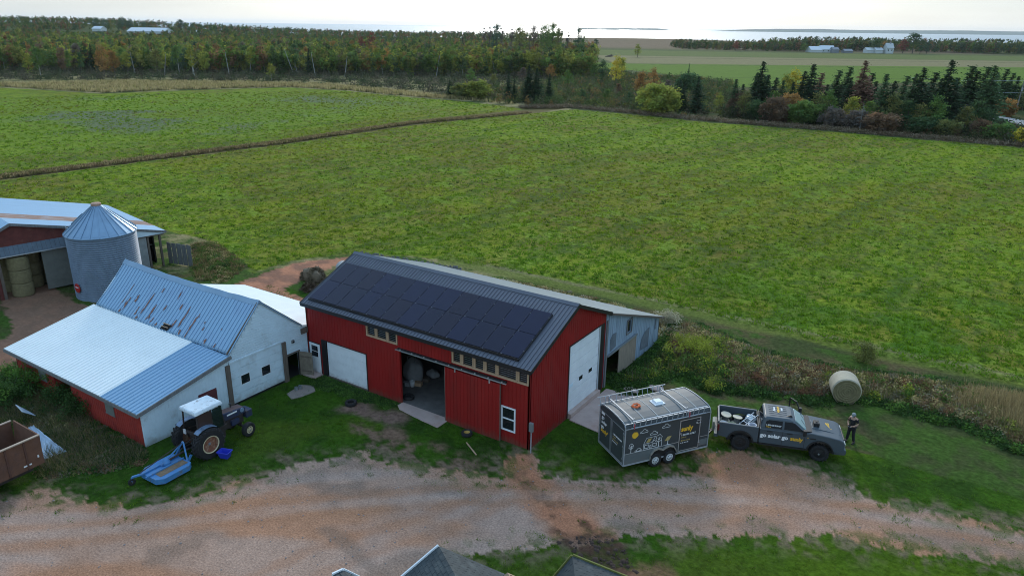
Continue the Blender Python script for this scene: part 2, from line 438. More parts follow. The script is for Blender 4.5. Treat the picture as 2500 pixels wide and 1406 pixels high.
P_FARG = poly([(1430, 168), (1430, 152), (1530, 156), (2600, 166), (2600, 250), (2300, 200), (1780, 215), (1700, 190), (1540, 172)])
# polar ground grid
nr = int(math.log(1700 / 11.0) / math.log(1.0062)); na = 640
rr = 11.0 * 1.0062 ** np.arange(nr); aa = np.linspace(-rad(57), rad(57), na)
RR, AA = np.meshgrid(rr, aa, indexing='ij')
XX = RR * np.sin(AA); YY = RR * np.cos(AA)
ux = (CAM[0] + GX[0] * XX + GY[0] * YY).ravel(); uy = (CAM[1] + GX[1] * XX + GY[1] * YY).ravel()
XX = XX.ravel(); YY = YY.ravel(); RRf = RR.ravel()
def hill_z(X, Y):
    z = 17 * np.exp(-(((X + 620) / 330) ** 2 + ((Y - 980) / 330) ** 2))
    z += 6.5 * np.exp(-(((X - 190) / 230) ** 2 + ((Y - 1010) / 140) ** 2))
    z += 3.0 * np.exp(-(((X + 60) / 230) ** 2 + ((Y - 900) / 200) ** 2))
    return z * sst(330, 560, Y)
def cam_xy(u, v):
    du, dv = u - CAM[0], v - CAM[1]
    return du * GX[0] + dv * GX[1], du * GY[0] + dv * GY[1]
def ground_z(u, v):
    X, Y = cam_xy(np.asarray(u, float), np.asarray(v, float)); return hill_z(X, Y)
sm, sl_, sg = sdist(ux, uy, P_MAIN), sdist(ux, uy, P_LEFT), sdist(ux, uy, P_GRAV)
shd = np.maximum(sdist(ux, uy, P_HAYD), sdist(ux, uy, P_HAYD2)); shd = np.minimum(shd, -sdist(ux, uy, P_ISL))
strk = np.maximum(sdist(ux, uy, P_TRK), sdist(ux, uy, P_TRK2))
n1 = fbm(ux, uy, .9, 4, 1); n2 = fbm(ux, uy, .22, 4, 2); n3 = fbm(ux, uy, .06, 4, 3); n4 = fbm(ux, uy, 2.3, 3, 4); n5 = fbm(ux, uy, .035, 3, 5)
fs = np.maximum(sm, sl_) + (n1 - .5) * 1.5
gs = sg + (n1 - .5) * 1.7 + (n4 - .5) * .6
ds = np.maximum(shd, strk) + (n1 - .5) * 1.3
fard = (YY > 380)
cls = np.zeros(len(ux), int)                 # ground
cls[fs > 0] = 3
cls[(gs > 0)] = 1
cls[(ds > 0) & (gs <= 0)] = 2
lawn = (cls == 0) & (uy < 9.5) & (ux > -31)
cls[lawn] = 4
lawn2 = (cls == 0) & (ux > -60) & (YY < 95) & (uy < 22) & (cls != 4)
# colours (real albedo of what grows or lies there)
C = np.tile(np.array([[.060, .075, .026]]), (len(ux), 1))
C = mixc(C, (.10, .085, .04), sst(.45, .65, n2))
# tan grass strip and ditch
tan = (~(fs > 0)) & (YY > 60) & (YY < 330) & (XX < 15)
C[tan] = mixc(C[tan], (.30, .25, .12), sst(.3, .6, n2[tan]) * .9)
dl = sdist(ux, uy, poly([(-300, 478), (0, 440), (350, 395), (700, 352), (1000, 307), (1300, 277), (1400, 262), (1290, 262), (1000, 296), (700, 340), (350, 383), (0, 425), (-300, 455)]))
C = mixc(C, (.15, .12, .05), sst(-.8, .6, dl) * (.75 + .25 * n1))
dk = sst(.1, -.1, np.abs(dl + .3) - .5) * (sm > -6)
# fields: yellow-green with darker clumps, olive patches and drier streaks
g = np.tile(np.array([[.20, .255, .022]]), (len(ux), 1))
g = mixc(g, (.195, .205, .024), sst(.42, .62, n3))
g = mixc(g, (.165, .135, .035), sst(.50, .70, fbm(ux, uy, .05, 4, 8)) * .75)
# mowing rows run parallel to the ditch
dv = np.array(at(1300, 277)) - np.array(at(0, 440)); dv /= np.linalg.norm(dv)
row = ux * -dv[1] + uy * dv[0]; along = ux * dv[0] + uy * dv[1]
rown = fbm(row * 1.0, along * .06, .33, 3, 9)
g = mixc(g, (.07, .125, .022), sst(.46, .64, rown) * .42)
rowf = fbm(row * 1.0, along * .04, 1.1, 2, 19); g = mixc(g, (.21, .20, .05), sst(.55, .75, rowf) * .5); g = mixc(g, (.08, .12, .03), sst(.45, .25, rowf) * .45)
g = mixc(g, (.07, .115, .03), sst(.55, .68, n1) * .6)
g = mixc(g, (.17, .25, .03), sst(.57, .73, fbm(ux, uy, .5, 3, 10)) * .8)
near_f = sst(70, 45, YY)
g = mixc(g, (.06, .16, .018), near_f * sst(.4, .6, n2) * .75)
gl = sst(0, 30, sl_)
g = mixc(g, (.16, .245, .035), gl * .6)
g = mixc(g, (.14, .16, .10), gl * sst(.60, .75, fbm(ux, uy, .045, 4, 12)) * .8)
ff = sst(-.2, .3, fs); C = C * (1 - ff[:, None]) + g * ff[:, None]
# mown track along the right-hand edge of the weeds
tr = sst(1.4, .5, np.abs(uy - 23.4 - .02 * ux + (n2 - .5))) * (ux > -24) * (YY < 140)
C = mixc(C, (.13, .165, .035), tr * .8); tr2 = sst(.5, .15, np.abs(uy - 24.3 - .02 * ux + (n2 - .5) * .6)) * (ux > -20) * (YY < 140)
C = mixc(C, (.24, .215, .11), tr2 * (.35 + .5 * n1))
# lawns
lw = np.tile(np.array([[.052, .118, .012]]), (len(ux), 1))
lw = mixc(lw, (.036, .080, .012), sst(.4, .6, n1)); lw = mixc(lw, (.11, .15, .02), sst(.5, .75, n2) * .55)
lw = mixc(lw, (.095, .165, .012), sst(9, 16, ux) * sst(.3, .7, n2) * .8)
lw = lw * .80; lw = mixc(lw, (.030, .066, .010), sst(-4, -10, uy) * .6)
lm_ = cls == 4; C[lm_] = lw[lm_]
for Pq, w_, cc, th in ((P_BARE1, 1.0, (.20, .13, .10), .3), (P_BARE2, 1.1, (.20, .125, .085), .42), (P_TRN, 1.0, (.20, .12, .075), .40)):
    q = sdist(ux, uy, Pq); f = sst(-.3, .6, q + (n1 - .5) * 1.2) * sst(th, th + .18, n4 * .5 + n1 * .5)
    C = mixc(C, cc, f * ((cls == 4) | (cls == 1)))
ed = sst(-1.6, .2, gs) * (cls == 4) * sst(.40, .6, n4)
C = mixc(C, (.20, .14, .10), ed * .8)
# behind barns
C[lawn2] = mixc(C[lawn2], (.055, .10, .02), sst(.35, .6, n1[lawn2]))
# gravel yard
gv = np.tile(np.array([[.42, .30, .235]]), (len(ux), 1))
dY = fbm(XX * .35 + YY * .1, YY * 1.2, .28, 5, 20)
gv = mixc(gv, (.42, .225, .13), sst(.40, .62, dY) * .8)
gv = mixc(gv, (.42, .35, .31), sst(.5, .7, fbm(XX * .5, YY, .25, 4, 21)) * .6)
gv = mixc(gv, (.22, .18, .15), sst(.58, .72, fbm(XX * .6, YY, .5, 4, 22)) * .6)
q = sdist(ux, uy, P_STREAK); gv = mixc(gv, (.47, .215, .12), sst(-.5, .5, q + (n1 - .5) * 1.2) * .9)
gv = mixc(gv, (.11, .065, .045), sst(-.3, .5, q + (n1 - .5)) * sst(.52, .66, fbm(ux, uy, 1.3, 4, 23)) * .8)
q = sdist(ux, uy, P_TRN); gv = mixc(gv, (.36, .18, .10), sst(-.4, .8, q + (n1 - .5) * 1.6) * .8)
le = sst(-2, -26, XX) ; gv = mixc(gv, (.32, .185, .115), le * .65 * sst(.35, .6, n2))
def polydist(pts):
    d = np.full(len(ux), 1e9)
    for a, b in zip(pts[:-1], pts[1:]):
        e = b - a; t = np.clip(((ux - a[0]) * e[0] + (uy - a[1]) * e[1]) / (e @ e), 0, 1); d = np.minimum(d, np.hypot(ux - a[0] - t * e[0], uy - a[1] - t * e[1]))
    return d
for pts_, w_, cc_, k_ in (([(-100, 1345), (300, 1310), (700, 1262), (1100, 1225), (1500, 1222), (1900, 1245), (2300, 1300), (2560, 1345)], .30, (.36, .20, .12), .55), ([(-100, 1300), (300, 1268), (700, 1222), (1100, 1190), (1500, 1190), (1900, 1212), (2300, 1262), (2560, 1310)], .30, (.36, .20, .12), .5),
        ([(-100, 1322), (300, 1288), (700, 1242), (1100, 1208), (1500, 1206), (1900, 1228), (2300, 1280), (2560, 1328)], .28, (.44, .38, .34), .28), ([(500, 1460), (760, 1340), (1000, 1270), (1250, 1180), (1300, 1110)], .28, (.36, .19, .11), .45), ([(640, 1470), (880, 1360), (1090, 1290), (1320, 1190), (1345, 1120)], .28, (.36, .19, .11), .4),
        ([(960, 1440), (900, 1380), (850, 1330), (800, 1290)], .35, (.16, .14, .12), .5), ([(-50, 1270), (200, 1262), (480, 1225), (760, 1165), (1000, 1150)], .35, (.40, .33, .29), .5)):
    dd_ = polydist(poly(pts_)); gv = mixc(gv, cc_, sst(w_ + .25, w_ * .4, dd_ + (n1 - .5) * .5) * k_ * (.5 + .5 * n4) * 1.2)
grn = sst(1.8, 0, gs) * sst(.50, .60, n4 * .6 + n1 * .4); gv = mixc(gv, (.055, .10, .025), grn * .9)
gcol = cls == 1; C[gcol] = gv[gcol] * np.array([.98, .91, .87])
q = sdist(ux, uy, P_DARK); f = sst(-.3, .2, q + (n1 - .5) * .8) * (YY < 24 + 30)
C = mixc(C, (.085, .05, .035), f * (.55 + .45 * sst(.4, .6, n4))); darkpile = f
q = sdist(ux, uy, poly([(1560, 1370), (1530, 1400), (1545, 1470), (1680, 1470), (1640, 1400), (1600, 1375)])); C = mixc(C, (.22, .12, .075), sst(-.4, .3, q + (n1 - .5)) * (.4 + .6 * n4))
# dirt tracks
dt = np.tile(np.array([[.45, .205, .12]]), (len(ux), 1)); dt = mixc(dt, (.26, .135, .09), sst(.4, .65, n1)); dt = mixc(dt, (.10, .075, .04), sst(.6, .75, n2) * .5)
dtl = sst(-30, -36, ux) * sst(3, -1, uy); dt = mixc(dt, (.20, .125, .085), dtl * .8)
dcol = cls == 2; C[dcol] = dt[dcol]
# far country
sf = sdist(ux, uy, P_FARG)
farm = YY > 300
fc = np.tile(np.array([[.10, .115, .045]]), (len(ux), 1))
fc = mixc(fc, (.12, .185, .03), sst(-3, 3, sf))
fc = mixc(fc, (.23, .20, .10), sst(455, 475, YY) * sst(600, 580, YY) * (XX > 60) * sst(1.2, .9, XX / 400))
fc = mixc(fc, (.13, .155, .05), sst(585, 605, YY) * sst(720, 700, YY) * (XX > 60))
fc = mixc(fc, (.20, .145, .09), sst(720, 800, YY) * (XX > 20) * (XX < 480))
f = sst(300, 345, YY) * (XX > 10)
f = np.maximum(f, sst(300, 345, YY)); C = C * (1 - f[:, None]) + fc * f[:, None]
f = sst(-2, 4, sf) * (YY > 215); C = mixc(C, (.12, .185, .03), f)
fence_l = sst(1.6, .6, np.abs(YY - 452 - .02 * XX)) + sst(2.2, 1, np.abs(YY - 560 + .02 * XX)) + sst(1.5, .5, np.abs(YY - 330 - .1 * XX)) * .6
C = mixc(C, (.05, .055, .03), np.clip(fence_l, 0, 1) * (XX > 80) * .8)
vv = .86 + .28 * n4; C = C * vv[:, None]
# heights
Z = hill_z(XX, YY) - sst(1120, 1400, YY) * 14
rough = np.where(cls == 3, .17, np.where(cls == 4, .05, np.where(cls == 1, .012, np.where(cls == 2, .03, .12))))
Z += (n1 - .5) * rough * sst(420, 200, YY) + (n4 - .5) * rough * .8 * sst(200, 60, YY)
Z -= sst(.0, 1.2, dl) * .25 * (YY > 60)
Z += darkpile * (n4 - .3) * .22 + sst(.2, .9, sdist(ux, uy, poly([(1358, 1325), (1395, 1310), (1440, 1306), (1450, 1330), (1400, 1338)]))) * .25
q = sdist(ux, uy, P_STREAK); Z -= sst(0, .4, q) * .03 * (n4 > .5)
Z[cls == 1] -= .01
Vg = np.stack([ux, uy, Z], 1)
idx = np.arange(nr * na).reshape(nr, na)
quads = np.stack([idx[:-1, :-1], idx[:-1, 1:], idx[1:, 1:], idx[1:, :-1]], -1).reshape(-1, 4)[:, ::-1]
qc = cls[quads[:, 0]]
qY = YY[quads[:, 0]]; qX = XX[quads[:, 0]]
qc = np.where((qY > 320) & (qc == 0), 5, qc)
def gmat(name, fsc, fvar, bump, bsc, spk=None):
    m = mat(name, None, 0.95, 0, fvar, fsc, bump, bsc, spec=.02, attr=True)
    return m
m_grass = gmat('grass_ground', 4.0, .45, .12, 4.0)
m_gravel = gmat('gravel', 12.0, .42, .04, 16.0)
m_dirt = gmat('red_dirt', 4.0, .22, .04, 6.0)
m_fieldm = gmat('field_grass', 2.6, .60, .30, 2.4)
def sub(name, sel, m):
    q = quads[sel]; u, inv = np.unique(q, return_inverse=True)
    o = np_mesh(name, Vg[u], inv.reshape(q.shape), m, C[u], smooth=True); kind(o); return o
sub('ground', (qc == 0), m_grass)
sub('gravel_yard', (qc == 1), m_gravel)
sub('dirt_track', (qc == 2), m_dirt)
sub('field', (qc == 3), m_fieldm)
sub('lawn', (qc == 4), m_grass)
sub('far_fields', (qc == 5), m_grass)
# everything round and behind the view, one coarse sheet lower down
ang = np.linspace(0, 2 * math.pi, 97)[:-1]
V = [(CAM[0], CAM[1], -.6)]; Fq = []
for R_ in (60, 400, 1500):
    for a in ang: V.append((CAM[0] + math.cos(a) * R_, CAM[1] + math.sin(a) * R_, -.6 if R_ < 1400 else -9))
for k in range(96):
    Fq.append((0, 1 + k, 1 + (k + 1) % 96))
    for j in (0, 1):
        a, b, c_, d_ = 1 + j * 96 + k, 1 + j * 96 + (k + 1) % 96, 1 + (j + 1) * 96 + (k + 1) % 96, 1 + (j + 1) * 96 + k
        Fq += [(a, c_, b), (a, d_, c_)]
o = np_mesh('terrain', np.array(V), np.array(Fq), mat('outer_land', (.07, .10, .035), .95, 0, .3, .05, spec=.1)); kind(o)
m_sea = mat('sea_water', (.22, .27, .28), .35, 0, 0, 1, .35, .35, spec=.8)
mb = MB(); s_ = 42000
mb.add([(-s_, -s_, -5), (s_, -s_, -5), (s_, s_, -5), (-s_, s_, -5)], [(0, 1, 2, 3)]); kind(mb.build('sea', m_sea))
def shore(name, x0, x1, Y, hmax, m, seed, depth=900, taper=.15):
    n = 90; V = []; Fq = []
    X0, X1 = (x0 - 1250) / FPX * Y, (x1 - 1250) / FPX * Y
    for i in range(n + 1):
        t = i / n; X = X0 + (X1 - X0) * t
        h = hmax * (.55 + .6 * float(fbm(np.array([t * 9.]), np.array([seed * 3.]), 1, 4)[0])) * min(1, t / taper, 1 if x1 > 2500 else (1 - t) / taper)
        for dY, hh in ((0, -6), (depth * .25, h * .8 - 5), (depth * .5, h - 5), (depth, -6)):
            p = cw(X * (1 + dY / Y), Y + dY); V.append((p[0], p[1], hh))
    for i in range(n):
        for j in range(3): a = i * 4 + j; Fq.append((a, a + 4, a + 5, a + 1))
    kind(np_mesh(name, np.array(V), np.array(Fq), m))
m_shore = mat('far_shore_woods', (.05, .085, .05), 1, 0, .3, .01)
shore('far_shore', 1700, 2760, 8500, 44, m_shore, 1)
shore('far_shore', 1440, 1612, 9500, 22, m_shore, 2, 500)
shore('far_shore', 1390, 1490, 8200, 16, m_shore, 5, 500)
shore('island', 2455, 2640, 4800, 22, m_shore, 3, 400)
# ================================================================== red barn
X_, Y_, Z_ = (1, 0, 0), (0, 1, 0), (0, 0, 1)
barn = thing('red_barn', 'red metal-sided barn with black roof and open sliding doorway, carrying the solar panels', 'barn')
BL = 16.05; BW = 8.21
zf, zr, zb, vr, ovf = 4.61, 6.60, 4.84, 4.39, .32
slf = (zr - zf) / (vr + ovf); slb = (zr - zb) / (BW + ovf - vr)
def barn_top(v): return (zf + slf * (v + ovf) if v < vr else zr - slb * (v - vr)) - .13
front_ops = [(-15.97, -15.03, 0, 2.03), (-14.9, -11.16, 0, 2.38), (-11.05, -8.66, 3.62, 4.28), (-8.58, -5.28, 0, 3.34), (-4.88, -.08, 3.6, 4.27), (-1.70, -.85, .71, 2.05)]
wall('front_wall', m_red, barn, (0, 0, 0), X_, (0, -1, 0), -BL, 0, barn_top(0) - .02, front_ops, z0=-.1, thick=.12, rib=(.229, .035, .018))
wall('gable_wall', m_red, barn, (0, 0, 0), Y_, (1, 0, 0), .0, BW, barn_top, [(3.93, 8.02, 0, 4.31)], z0=-.1, thick=.12, rib=(.229, .035, .018), brk=(vr,))
wall('gable_wall', m_red, barn, (-BL, 0, 0), Y_, (-1, 0, 0), .0, BW, barn_top, [], z0=-.1, thick=.12, rib=(.229, .035, .018), brk=(vr,))
wall('back_wall', m_red, barn, (0, BW, 0), X_, (0, 1, 0), -BL + .13, -.13, barn_top(BW) - .05, [], z0=-.1, thick=.12)
r0, r1 = -16.12, .216
roof('front_roof', m_blackmetal, barn, (r0, vr, zr), (r1, vr, zr), (0, -(vr + ovf), zf - zr), .09, (.229, .05, .035))
roof('back_roof', m_blackmetal, barn, (r0, vr + .001, zr), (r1, vr + .001, zr), (0, BW + ovf - vr, zb - zr), .09, (.229, .035, .022))
MB().prism([(vr - .2, zr - .2 * slf + .012), (vr, zr + .035), (vr + .2, zr - .2 * slb + .012), (vr + .2, zr - .2 * slb + .04), (vr, zr + .075), (vr - .2, zr - .2 * slf + .04)], r0 - .01, r1 + .01, 'x').build('ridge_cap', m_blackmetal, barn)
mb = MB()
for xx in (r0 - .012, r1 + .012):
    mb.bar((xx, -ovf - .01, zf - .08), (xx, vr, zr - .08), .03, .2); mb.bar((xx, vr, zr - .08), (xx, BW + ovf + .01, zb - .08), .03, .2)
mb.each('gable_trim', m_black, barn)
mb = MB(); mb.box((r0, -ovf - .03, zf - .2), (r1, -ovf, zf + .01)); mb.box((r0, BW + ovf, zb - .2), (r1, BW + ovf + .03, zb + .01)); mb.each('fascia', m_black, barn)
MB().box((r0 + .03, -ovf, zf - .17), (r1 - .03, .0, zf - .13)).build('soffit', m_black, barn)
MB().box((-BL + .13, .13, -.05), (-.13, BW - .13, .035)).build('floor', m_floor, barn)
# white person door
d = MB().box((-15.95, -.03, .03), (-15.05, .02, 2.0)).build('person_door', m_white, barn)
MB().box((-15.76, -.045, 1.15), (-15.24, -.031, 1.47)).box((-15.76, -.045, 1.52), (-15.24, -.031, 1.85)).build('window_pane', m_glass, d)
MB().lathe([(.0, 0), (.035, .0), (.035, .05), (0, .05)], (-15.87, -.08, 1.0), 'y', 10).build('door_knob', m_steel, d)
mb = MB(); mb.box((-16.0, -.02, 0), (-15.955, .03, 2.06)); mb.box((-15.045, -.02, 0), (-15.0, .03, 2.06)); mb.box((-15.955, -.02, 2.005), (-15.045, .03, 2.06)); mb.build('door_frame', m_black, barn)
# left overhead door
def overhead(name, x0, x1, z0, z1, n, axis, off, wins=(), m=m_white, parent=barn, wm=m_glass):
    mb = MB(); h = (z1 - z0) / n
    for i in range(n):
        a, b = z0 + i * h, z0 + (i + 1) * h - .022
        if axis == 'x': mb.box((x0, off, a), (x1, off + .05, b))
        else: mb.box((off - .05, x0, a), (off, x1, b))
    if axis == 'x': mb.box((x0, off + .025, z0), (x1, off + .045, z1))
    else: mb.box((off - .045, x0, z0), (off - .025, x1, z1))
    o = mb.build(name, m, parent)
    for (a, b, c, e, wm_) in wins:
        if axis == 'x': w = MB().box((a, off - .012, c), (b, off + .0, e)); fr = MB().box((a - .04, off - .006, c - .04), (b + .04, off - .001, e + .04))
        else: w = MB().box((off, a, c), (off + .012, b, e)); fr = MB().box((off + .001, a - .04, c - .04), (off + .006, b + .04, e + .04))
        fo = fr.build('window', m_white, o); w.build('pane', wm_, fo)
    return o
overhead('garage_door', -14.45, -11.18, .10, 2.36, 4, 'x', .04)
MB().box((-14.9, -.015, 0), (-14.53, .08, 2.38)).build('door_post', m_black, barn)
mb = MB(); mb.box((-14.53, -.03, 0), (-14.47, -.012, 2.38)); mb.box((-11.2, -.03, 0), (-11.12, -.012, 2.4)); mb.box((-14.9, -.03, 2.38), (-11.12, -.012, 2.43)); mb.build('door_trim', m_black, barn)
MB().box((-14.5, -.03, 0), (-11.2, .05, .10)).build('door_sill', m_wood, barn)
# band windows with raw lumber frames
def band(x0, x1, z0, z1, studs, name='band_window'):
    mb = MB(); mb.box((x0, -.05, z0), (x1, .05, z0 + .10)); mb.box((x0, -.04, z1 - .04), (x1, .05, z1))
    for s in (x0, x1 - .10): mb.box((s, -.045, z0), (s + .10, .05, z1))
    for s in studs: mb.box((s, -.02, z0 + .1), (s + .10, .05, z1 - .04))
    for s in studs: mb.box((s - .12, .0, z0 + .1), (s, .05, z1 - .04))
    o = mb.build(name, m_newwood, barn)
    MB().box((x0 + .02, .07, z0 + .05), (x1 - .02, .08, z1)).build('pane', m_glass, o)
    mb = MB()
    k = z0 + .2
    while k < z1 - .06: mb.box((x0 + .1, -.0, k), (x1 - .1, .006, k + .012)); k += .11
    mb.build('wire', m_steel, o)
band(-11.05, -8.68, 3.62, 4.28, [-10.3, -9.45])
band(-4.88, -.08, 3.6, 4.27, [-4.25, -3.45, -2.75, -2.0, -.75])
# sliding door, its rail, and the header panel
hd = MB(); hd.box((-8.64, -.055, 3.36), (-4.9, -.022, 4.36))
s = -8.55
while s < -4.95: hd.box((s, -.072, 3.36), (s + .03, -.055, 4.36)); s += .229
hd.build('header_panel', m_red, barn)
sd = MB(); sd.box((-5.28, -.14, .0), (-1.73, -.09, 3.27)); s = -5.2
while s < -1.8: sd.box((s, -.156, .0), (s + .03, -.14, 3.27)); s += .229
sdo = sd.build('sliding_door', m_red, barn)
MB().box((-1.73, -.15, .0), (-1.70, -.085, 3.3)).box((-5.31, -.15, 0), (-5.28, -.085, 3.27)).build('edge_strip', m_wood, sdo)
rl = MB(); rl.box((-8.74, -.20, 3.38), (-1.33, -.14, 3.43)); rlo = rl.build('door_rail', m_chrome, barn)
mb = MB(); mb.box((-8.6, -.16, 3.43), (-1.36, -.05, 3.52)); mb.build('rail_cover', m_black, rlo)
mb = MB()
for i in range(9): mb.box((-8.4 + i * .85, -.215, 3.42), (-8.34 + i * .85, -.1, 3.50))
mb.each('rail_bracket', m_chrome, rlo)
mb = MB(); mb.box((-4.62, -.18, 3.16), (-4.55, -.13, 3.36)); mb.box((-2.4, -.18, 3.16), (-2.33, -.13, 3.36)); mb.each('hanger', m_chrome, sdo)
# small window
wf = MB()
wf.box((-1.72, -.04, .69), (-.83, .03, .77)); wf.box((-1.72, -.04, 1.99), (-.83, .03, 2.07)); wf.box((-1.72, -.04, .77), (-1.63, .03, 1.99)); wf.box((-.92, -.04, .77), (-.83, .03, 1.99)); wf.box((-1.63, -.03, 1.35), (-.92, .03, 1.42))
wfo = wf.build('window_frame', m_white, barn); MB().box((-1.63, .0, .77), (-.92, .012, 1.99)).build('pane', m_glass, wfo)
# gable door
overhead('tall_overhead_door', 3.97, 7.47, .30, 4.28, 7, 'y', -.04, [(4.08, 4.5, 1.73, 1.93, m_siding), (5.22, 5.62, 1.76, 2.0, m_glass), (6.35, 6.75, 1.78, 2.0, m_glass)])
mb = MB(); mb.box((-.06, 7.55, 0), (.03, 8.02, 4.33)); mb.box((.0, 3.87, 0), (.03, 3.95, 4.36)); mb.box((.0, 3.95, 4.29), (.03, 7.55, 4.36)); mb.build('door_trim', m_black, barn)
MB().box((-.03, 7.48, .2), (.035, 7.545, 4.29)).build('door_track', m_chrome, barn)
MB().box((-.1, 3.95, -.05), (.22, 7.5, .29)).build('door_sill', m_concrete, barn)
mb = MB(); mb.box((-.01, -.03, 0), (.015, .0, 4.5)); mb.box((-BL - .015, -.03, 0), (-BL + .01, .0, 4.5)); mb.each('corner_trim', m_red, barn)
# solar array: 26 panels, each one thing that lies on the roof
PWm, PLm = 1.154, 1.742
rt = math.atan(slf)
pr = random.Random(4)
pmats = [mat('solar_glass_%s' % nme, c, .18, 0, .12, 1.2, spec=.28, col2=c2, c2scale=5, c2lo=.66, c2hi=.78) for nme, c, c2 in
         (('blue', (.008, .010, .034), (.02, .026, .06)), ('black', (.008, .009, .027), (.018, .022, .045)), ('brown', (.010, .009, .024), (.022, .022, .04)))]
m_pframe = mat('panel_frame', (.022, .024, .034), .5, .2)
m_clamp = mat('clamp_grey', (.12, .13, .15), .5, .3)
def make_panel():
    t = thing('solar_panel', 'x', 'solar panel')
    MB().box((.012, .012, -.035), (PWm - .012, PLm - .012, 0.0)).build('frame', m_pframe, t)
    g = MB(); g.box((.018, .018, 0.0), (PWm - .018, PLm - .018, .004)); g.build('glass', pmats[0], t)
    MB().box((.08, -.02, .0), (.14, .03, .01)).box((PWm - .03, PLm * .28, -.01), (PWm + .03, PLm * .28 + .05, .012)).box((PWm - .03, PLm * .78, -.01), (PWm + .03, PLm * .78 + .05, .012)).build('clamp', m_clamp, t)
    return t
def copytree(o, parent=None, **kw):
    c = o.copy(); COL.objects.link(c); c.parent = parent
    for ch in list(o.children):
        copytree(ch, c)
    return c
pan0 = make_panel(); first = True
words = ['leftmost', 'second', 'third', 'fourth', 'fifth', 'sixth', 'middle (seventh)', 'eighth', 'ninth', 'tenth', 'eleventh', 'twelfth', 'rightmost']
tint = ['BKKBKNBKNBKKB', 'KKNBKBBBNKKBB']
for j in (0, 1):
    for i in range(13):
        p = pan0 if first else copytree(pan0); first = False
        u0 = -15.739 + i * PWm; v0 = .026 + j * PLm * math.cos(rt)
        p.location = (u0, v0, zf + slf * (v0 + ovf) + .16); p.rotation_euler = (rt, 0, 0)
        k = tint[j][i]; mm = pmats[{'B': 0, 'K': 1, 'N': 2}[k]]
        for ch in p.children:
            if ch.name.startswith('glass'):
                ch.material_slots[0].link = 'OBJECT'; ch.material_slots[0].material = mm
        p['label'] = '%s solar panel, %s, in the %s row on the barn roof' % ({'B': 'dark blue', 'K': 'near-black', 'N': 'brownish'}[k], words[i] + ('' if i in (0, 12) else ' from left'), ('lower', 'upper')[j])
        p['group'] = 'solar panels on the barn roof'
mb = MB()
mr = thing('panel_racking', 'dark skirt and rails that hold the solar panels off the barn roof', 'racking')
def rp(u, v, h): return (u, v, zf + slf * (v + ovf) + h)
vtop = .026 + 2 * PLm * math.cos(rt)
MB().bar(rp(-15.74, .0, .08), rp(-.72, .0, .08), .03, .14).build('skirt', m_black, mr)
MB().bar(rp(-.715, .0, .08), rp(-.715, vtop, .08), .03, .12, (0, -slf, 1)).build('skirt', m_black, mr)
mb = MB()
for vv_ in (.45, 1.2, 2.0, 2.8): mb.bar(rp(-15.7, vv_, .075), rp(-.74, vv_, .075), .04, .06)
mb.build('rail', m_steel, mr)
# power meter on its conduit
me_ = thing('electric_meter', 'grey electric meter box on a steel conduit beside the barn corner', 'meter', (.22, -.18, 0))
MB().box((-.11, -.07, 1.22), (.11, .07, 1.72)).build('meter_box', mat('meter_grey', (.22, .23, .24), .5, .3), me_, bevel=.015)
MB().tube([(0, 0, 0), (0, 0, 1.22)], .03, 8).build('conduit', mat('conduit_grey', (.34, .34, .37), .6), me_)
# concrete slabs
def slab(name, pts, z, m, label=None):
    mb = MB(); mb.prism(pts, -.1, z, 'z'); return kind(mb.build(name, m))
slab('concrete_apron', [(.23, 3.8), (3.6, 3.3), (3.3, 8.5), (.23, 8.3)], .05, m_concrete)
slab('concrete_sill', [(-8.6, -.32), (-8.2, -.62), (-6.4, -.85), (-5.2, -.95), (-5.2, .12), (-8.6, .12)], .045, m_concrete)
slab('concrete_step', [(-16.0, -.7), (-14.9, -.7), (-14.9, -.05), (-16.0, -.05)], .10, m_concrete)

# ================================================================== lean-to shed behind the barn
sh = thing('shed', 'low blue-grey board-and-tin shed leaning on the back of the red barn', 'shed')
m_tin = mat('blue_grey_boards', (.27, .36, .45), .7, .1, .22, 1.3, col2=(.14, .15, .16), c2scale=1.6, c2lo=.6, c2hi=.75, stretch=(3, 3, .5))
shs = -(4.78 - 1.87) / (16.85 - 8.6)
def sh_top(v): return 4.78 + shs * (v - 8.6) - .08
wall('end_wall', m_tin, sh, (-.06, 0, 0), Y_, (1, 0, 0), 8.36, 16.7, sh_top, [(8.7, 12.6, -.1, 1.93), (11.33, 12.0, 2.45, 3.3)], z0=0.0, thick=.08, rib=(.26, .03, .02))
wall('back_wall', m_tin, sh, (0, 16.7, 0), X_, (0, 1, 0), -20, -.06, sh_top(16.7), z0=-.1, thick=.08)
wall('end_wall', m_tin, sh, (-20, 0, 0), Y_, (-1, 0, 0), 8.36, 16.7, sh_top, z0=-.1, thick=.08)
roof('roof', m_shedroof, sh, (-20.2, 8.6, 4.78), (.18, 8.6, 4.78), (0, 8.25, -2.91), .06, (.3, .04, .012))
MB().bar((.2, 8.6, 4.70), (.2, 16.87, 1.79), .03, .12).each('rake_board', m_wood, sh)
do = MB(); s = 10.25
while s < 12.7: do.box((-.02, s, .12), (.03, s + .17, 1.9)); s += .18
do = do.build('board_door', mat('pale_boards', (.26, .22, .17), .9, 0, .25, 3, stretch=(4, 4, .5)), sh)
MB().box((-.0, 8.6, 1.93), (.09, 12.8, 2.02)).build('door_rail', m_steel, sh)
w = MB(); w.box((-.05, 11.28, 2.38), (.01, 12.06, 2.45)); w.box((-.05, 11.28, 3.3), (.01, 12.06, 3.36)); w.box((-.05, 11.27, 2.45), (.01, 11.33, 3.3)); w.box((-.05, 12.0, 2.45), (.01, 12.06, 3.3))
w = w.build('window_frame', m_greywood, sh); MB().box((-.12, 11.33, 2.45), (-.11, 12.0, 3.3)).build('pane', m_glass, w)
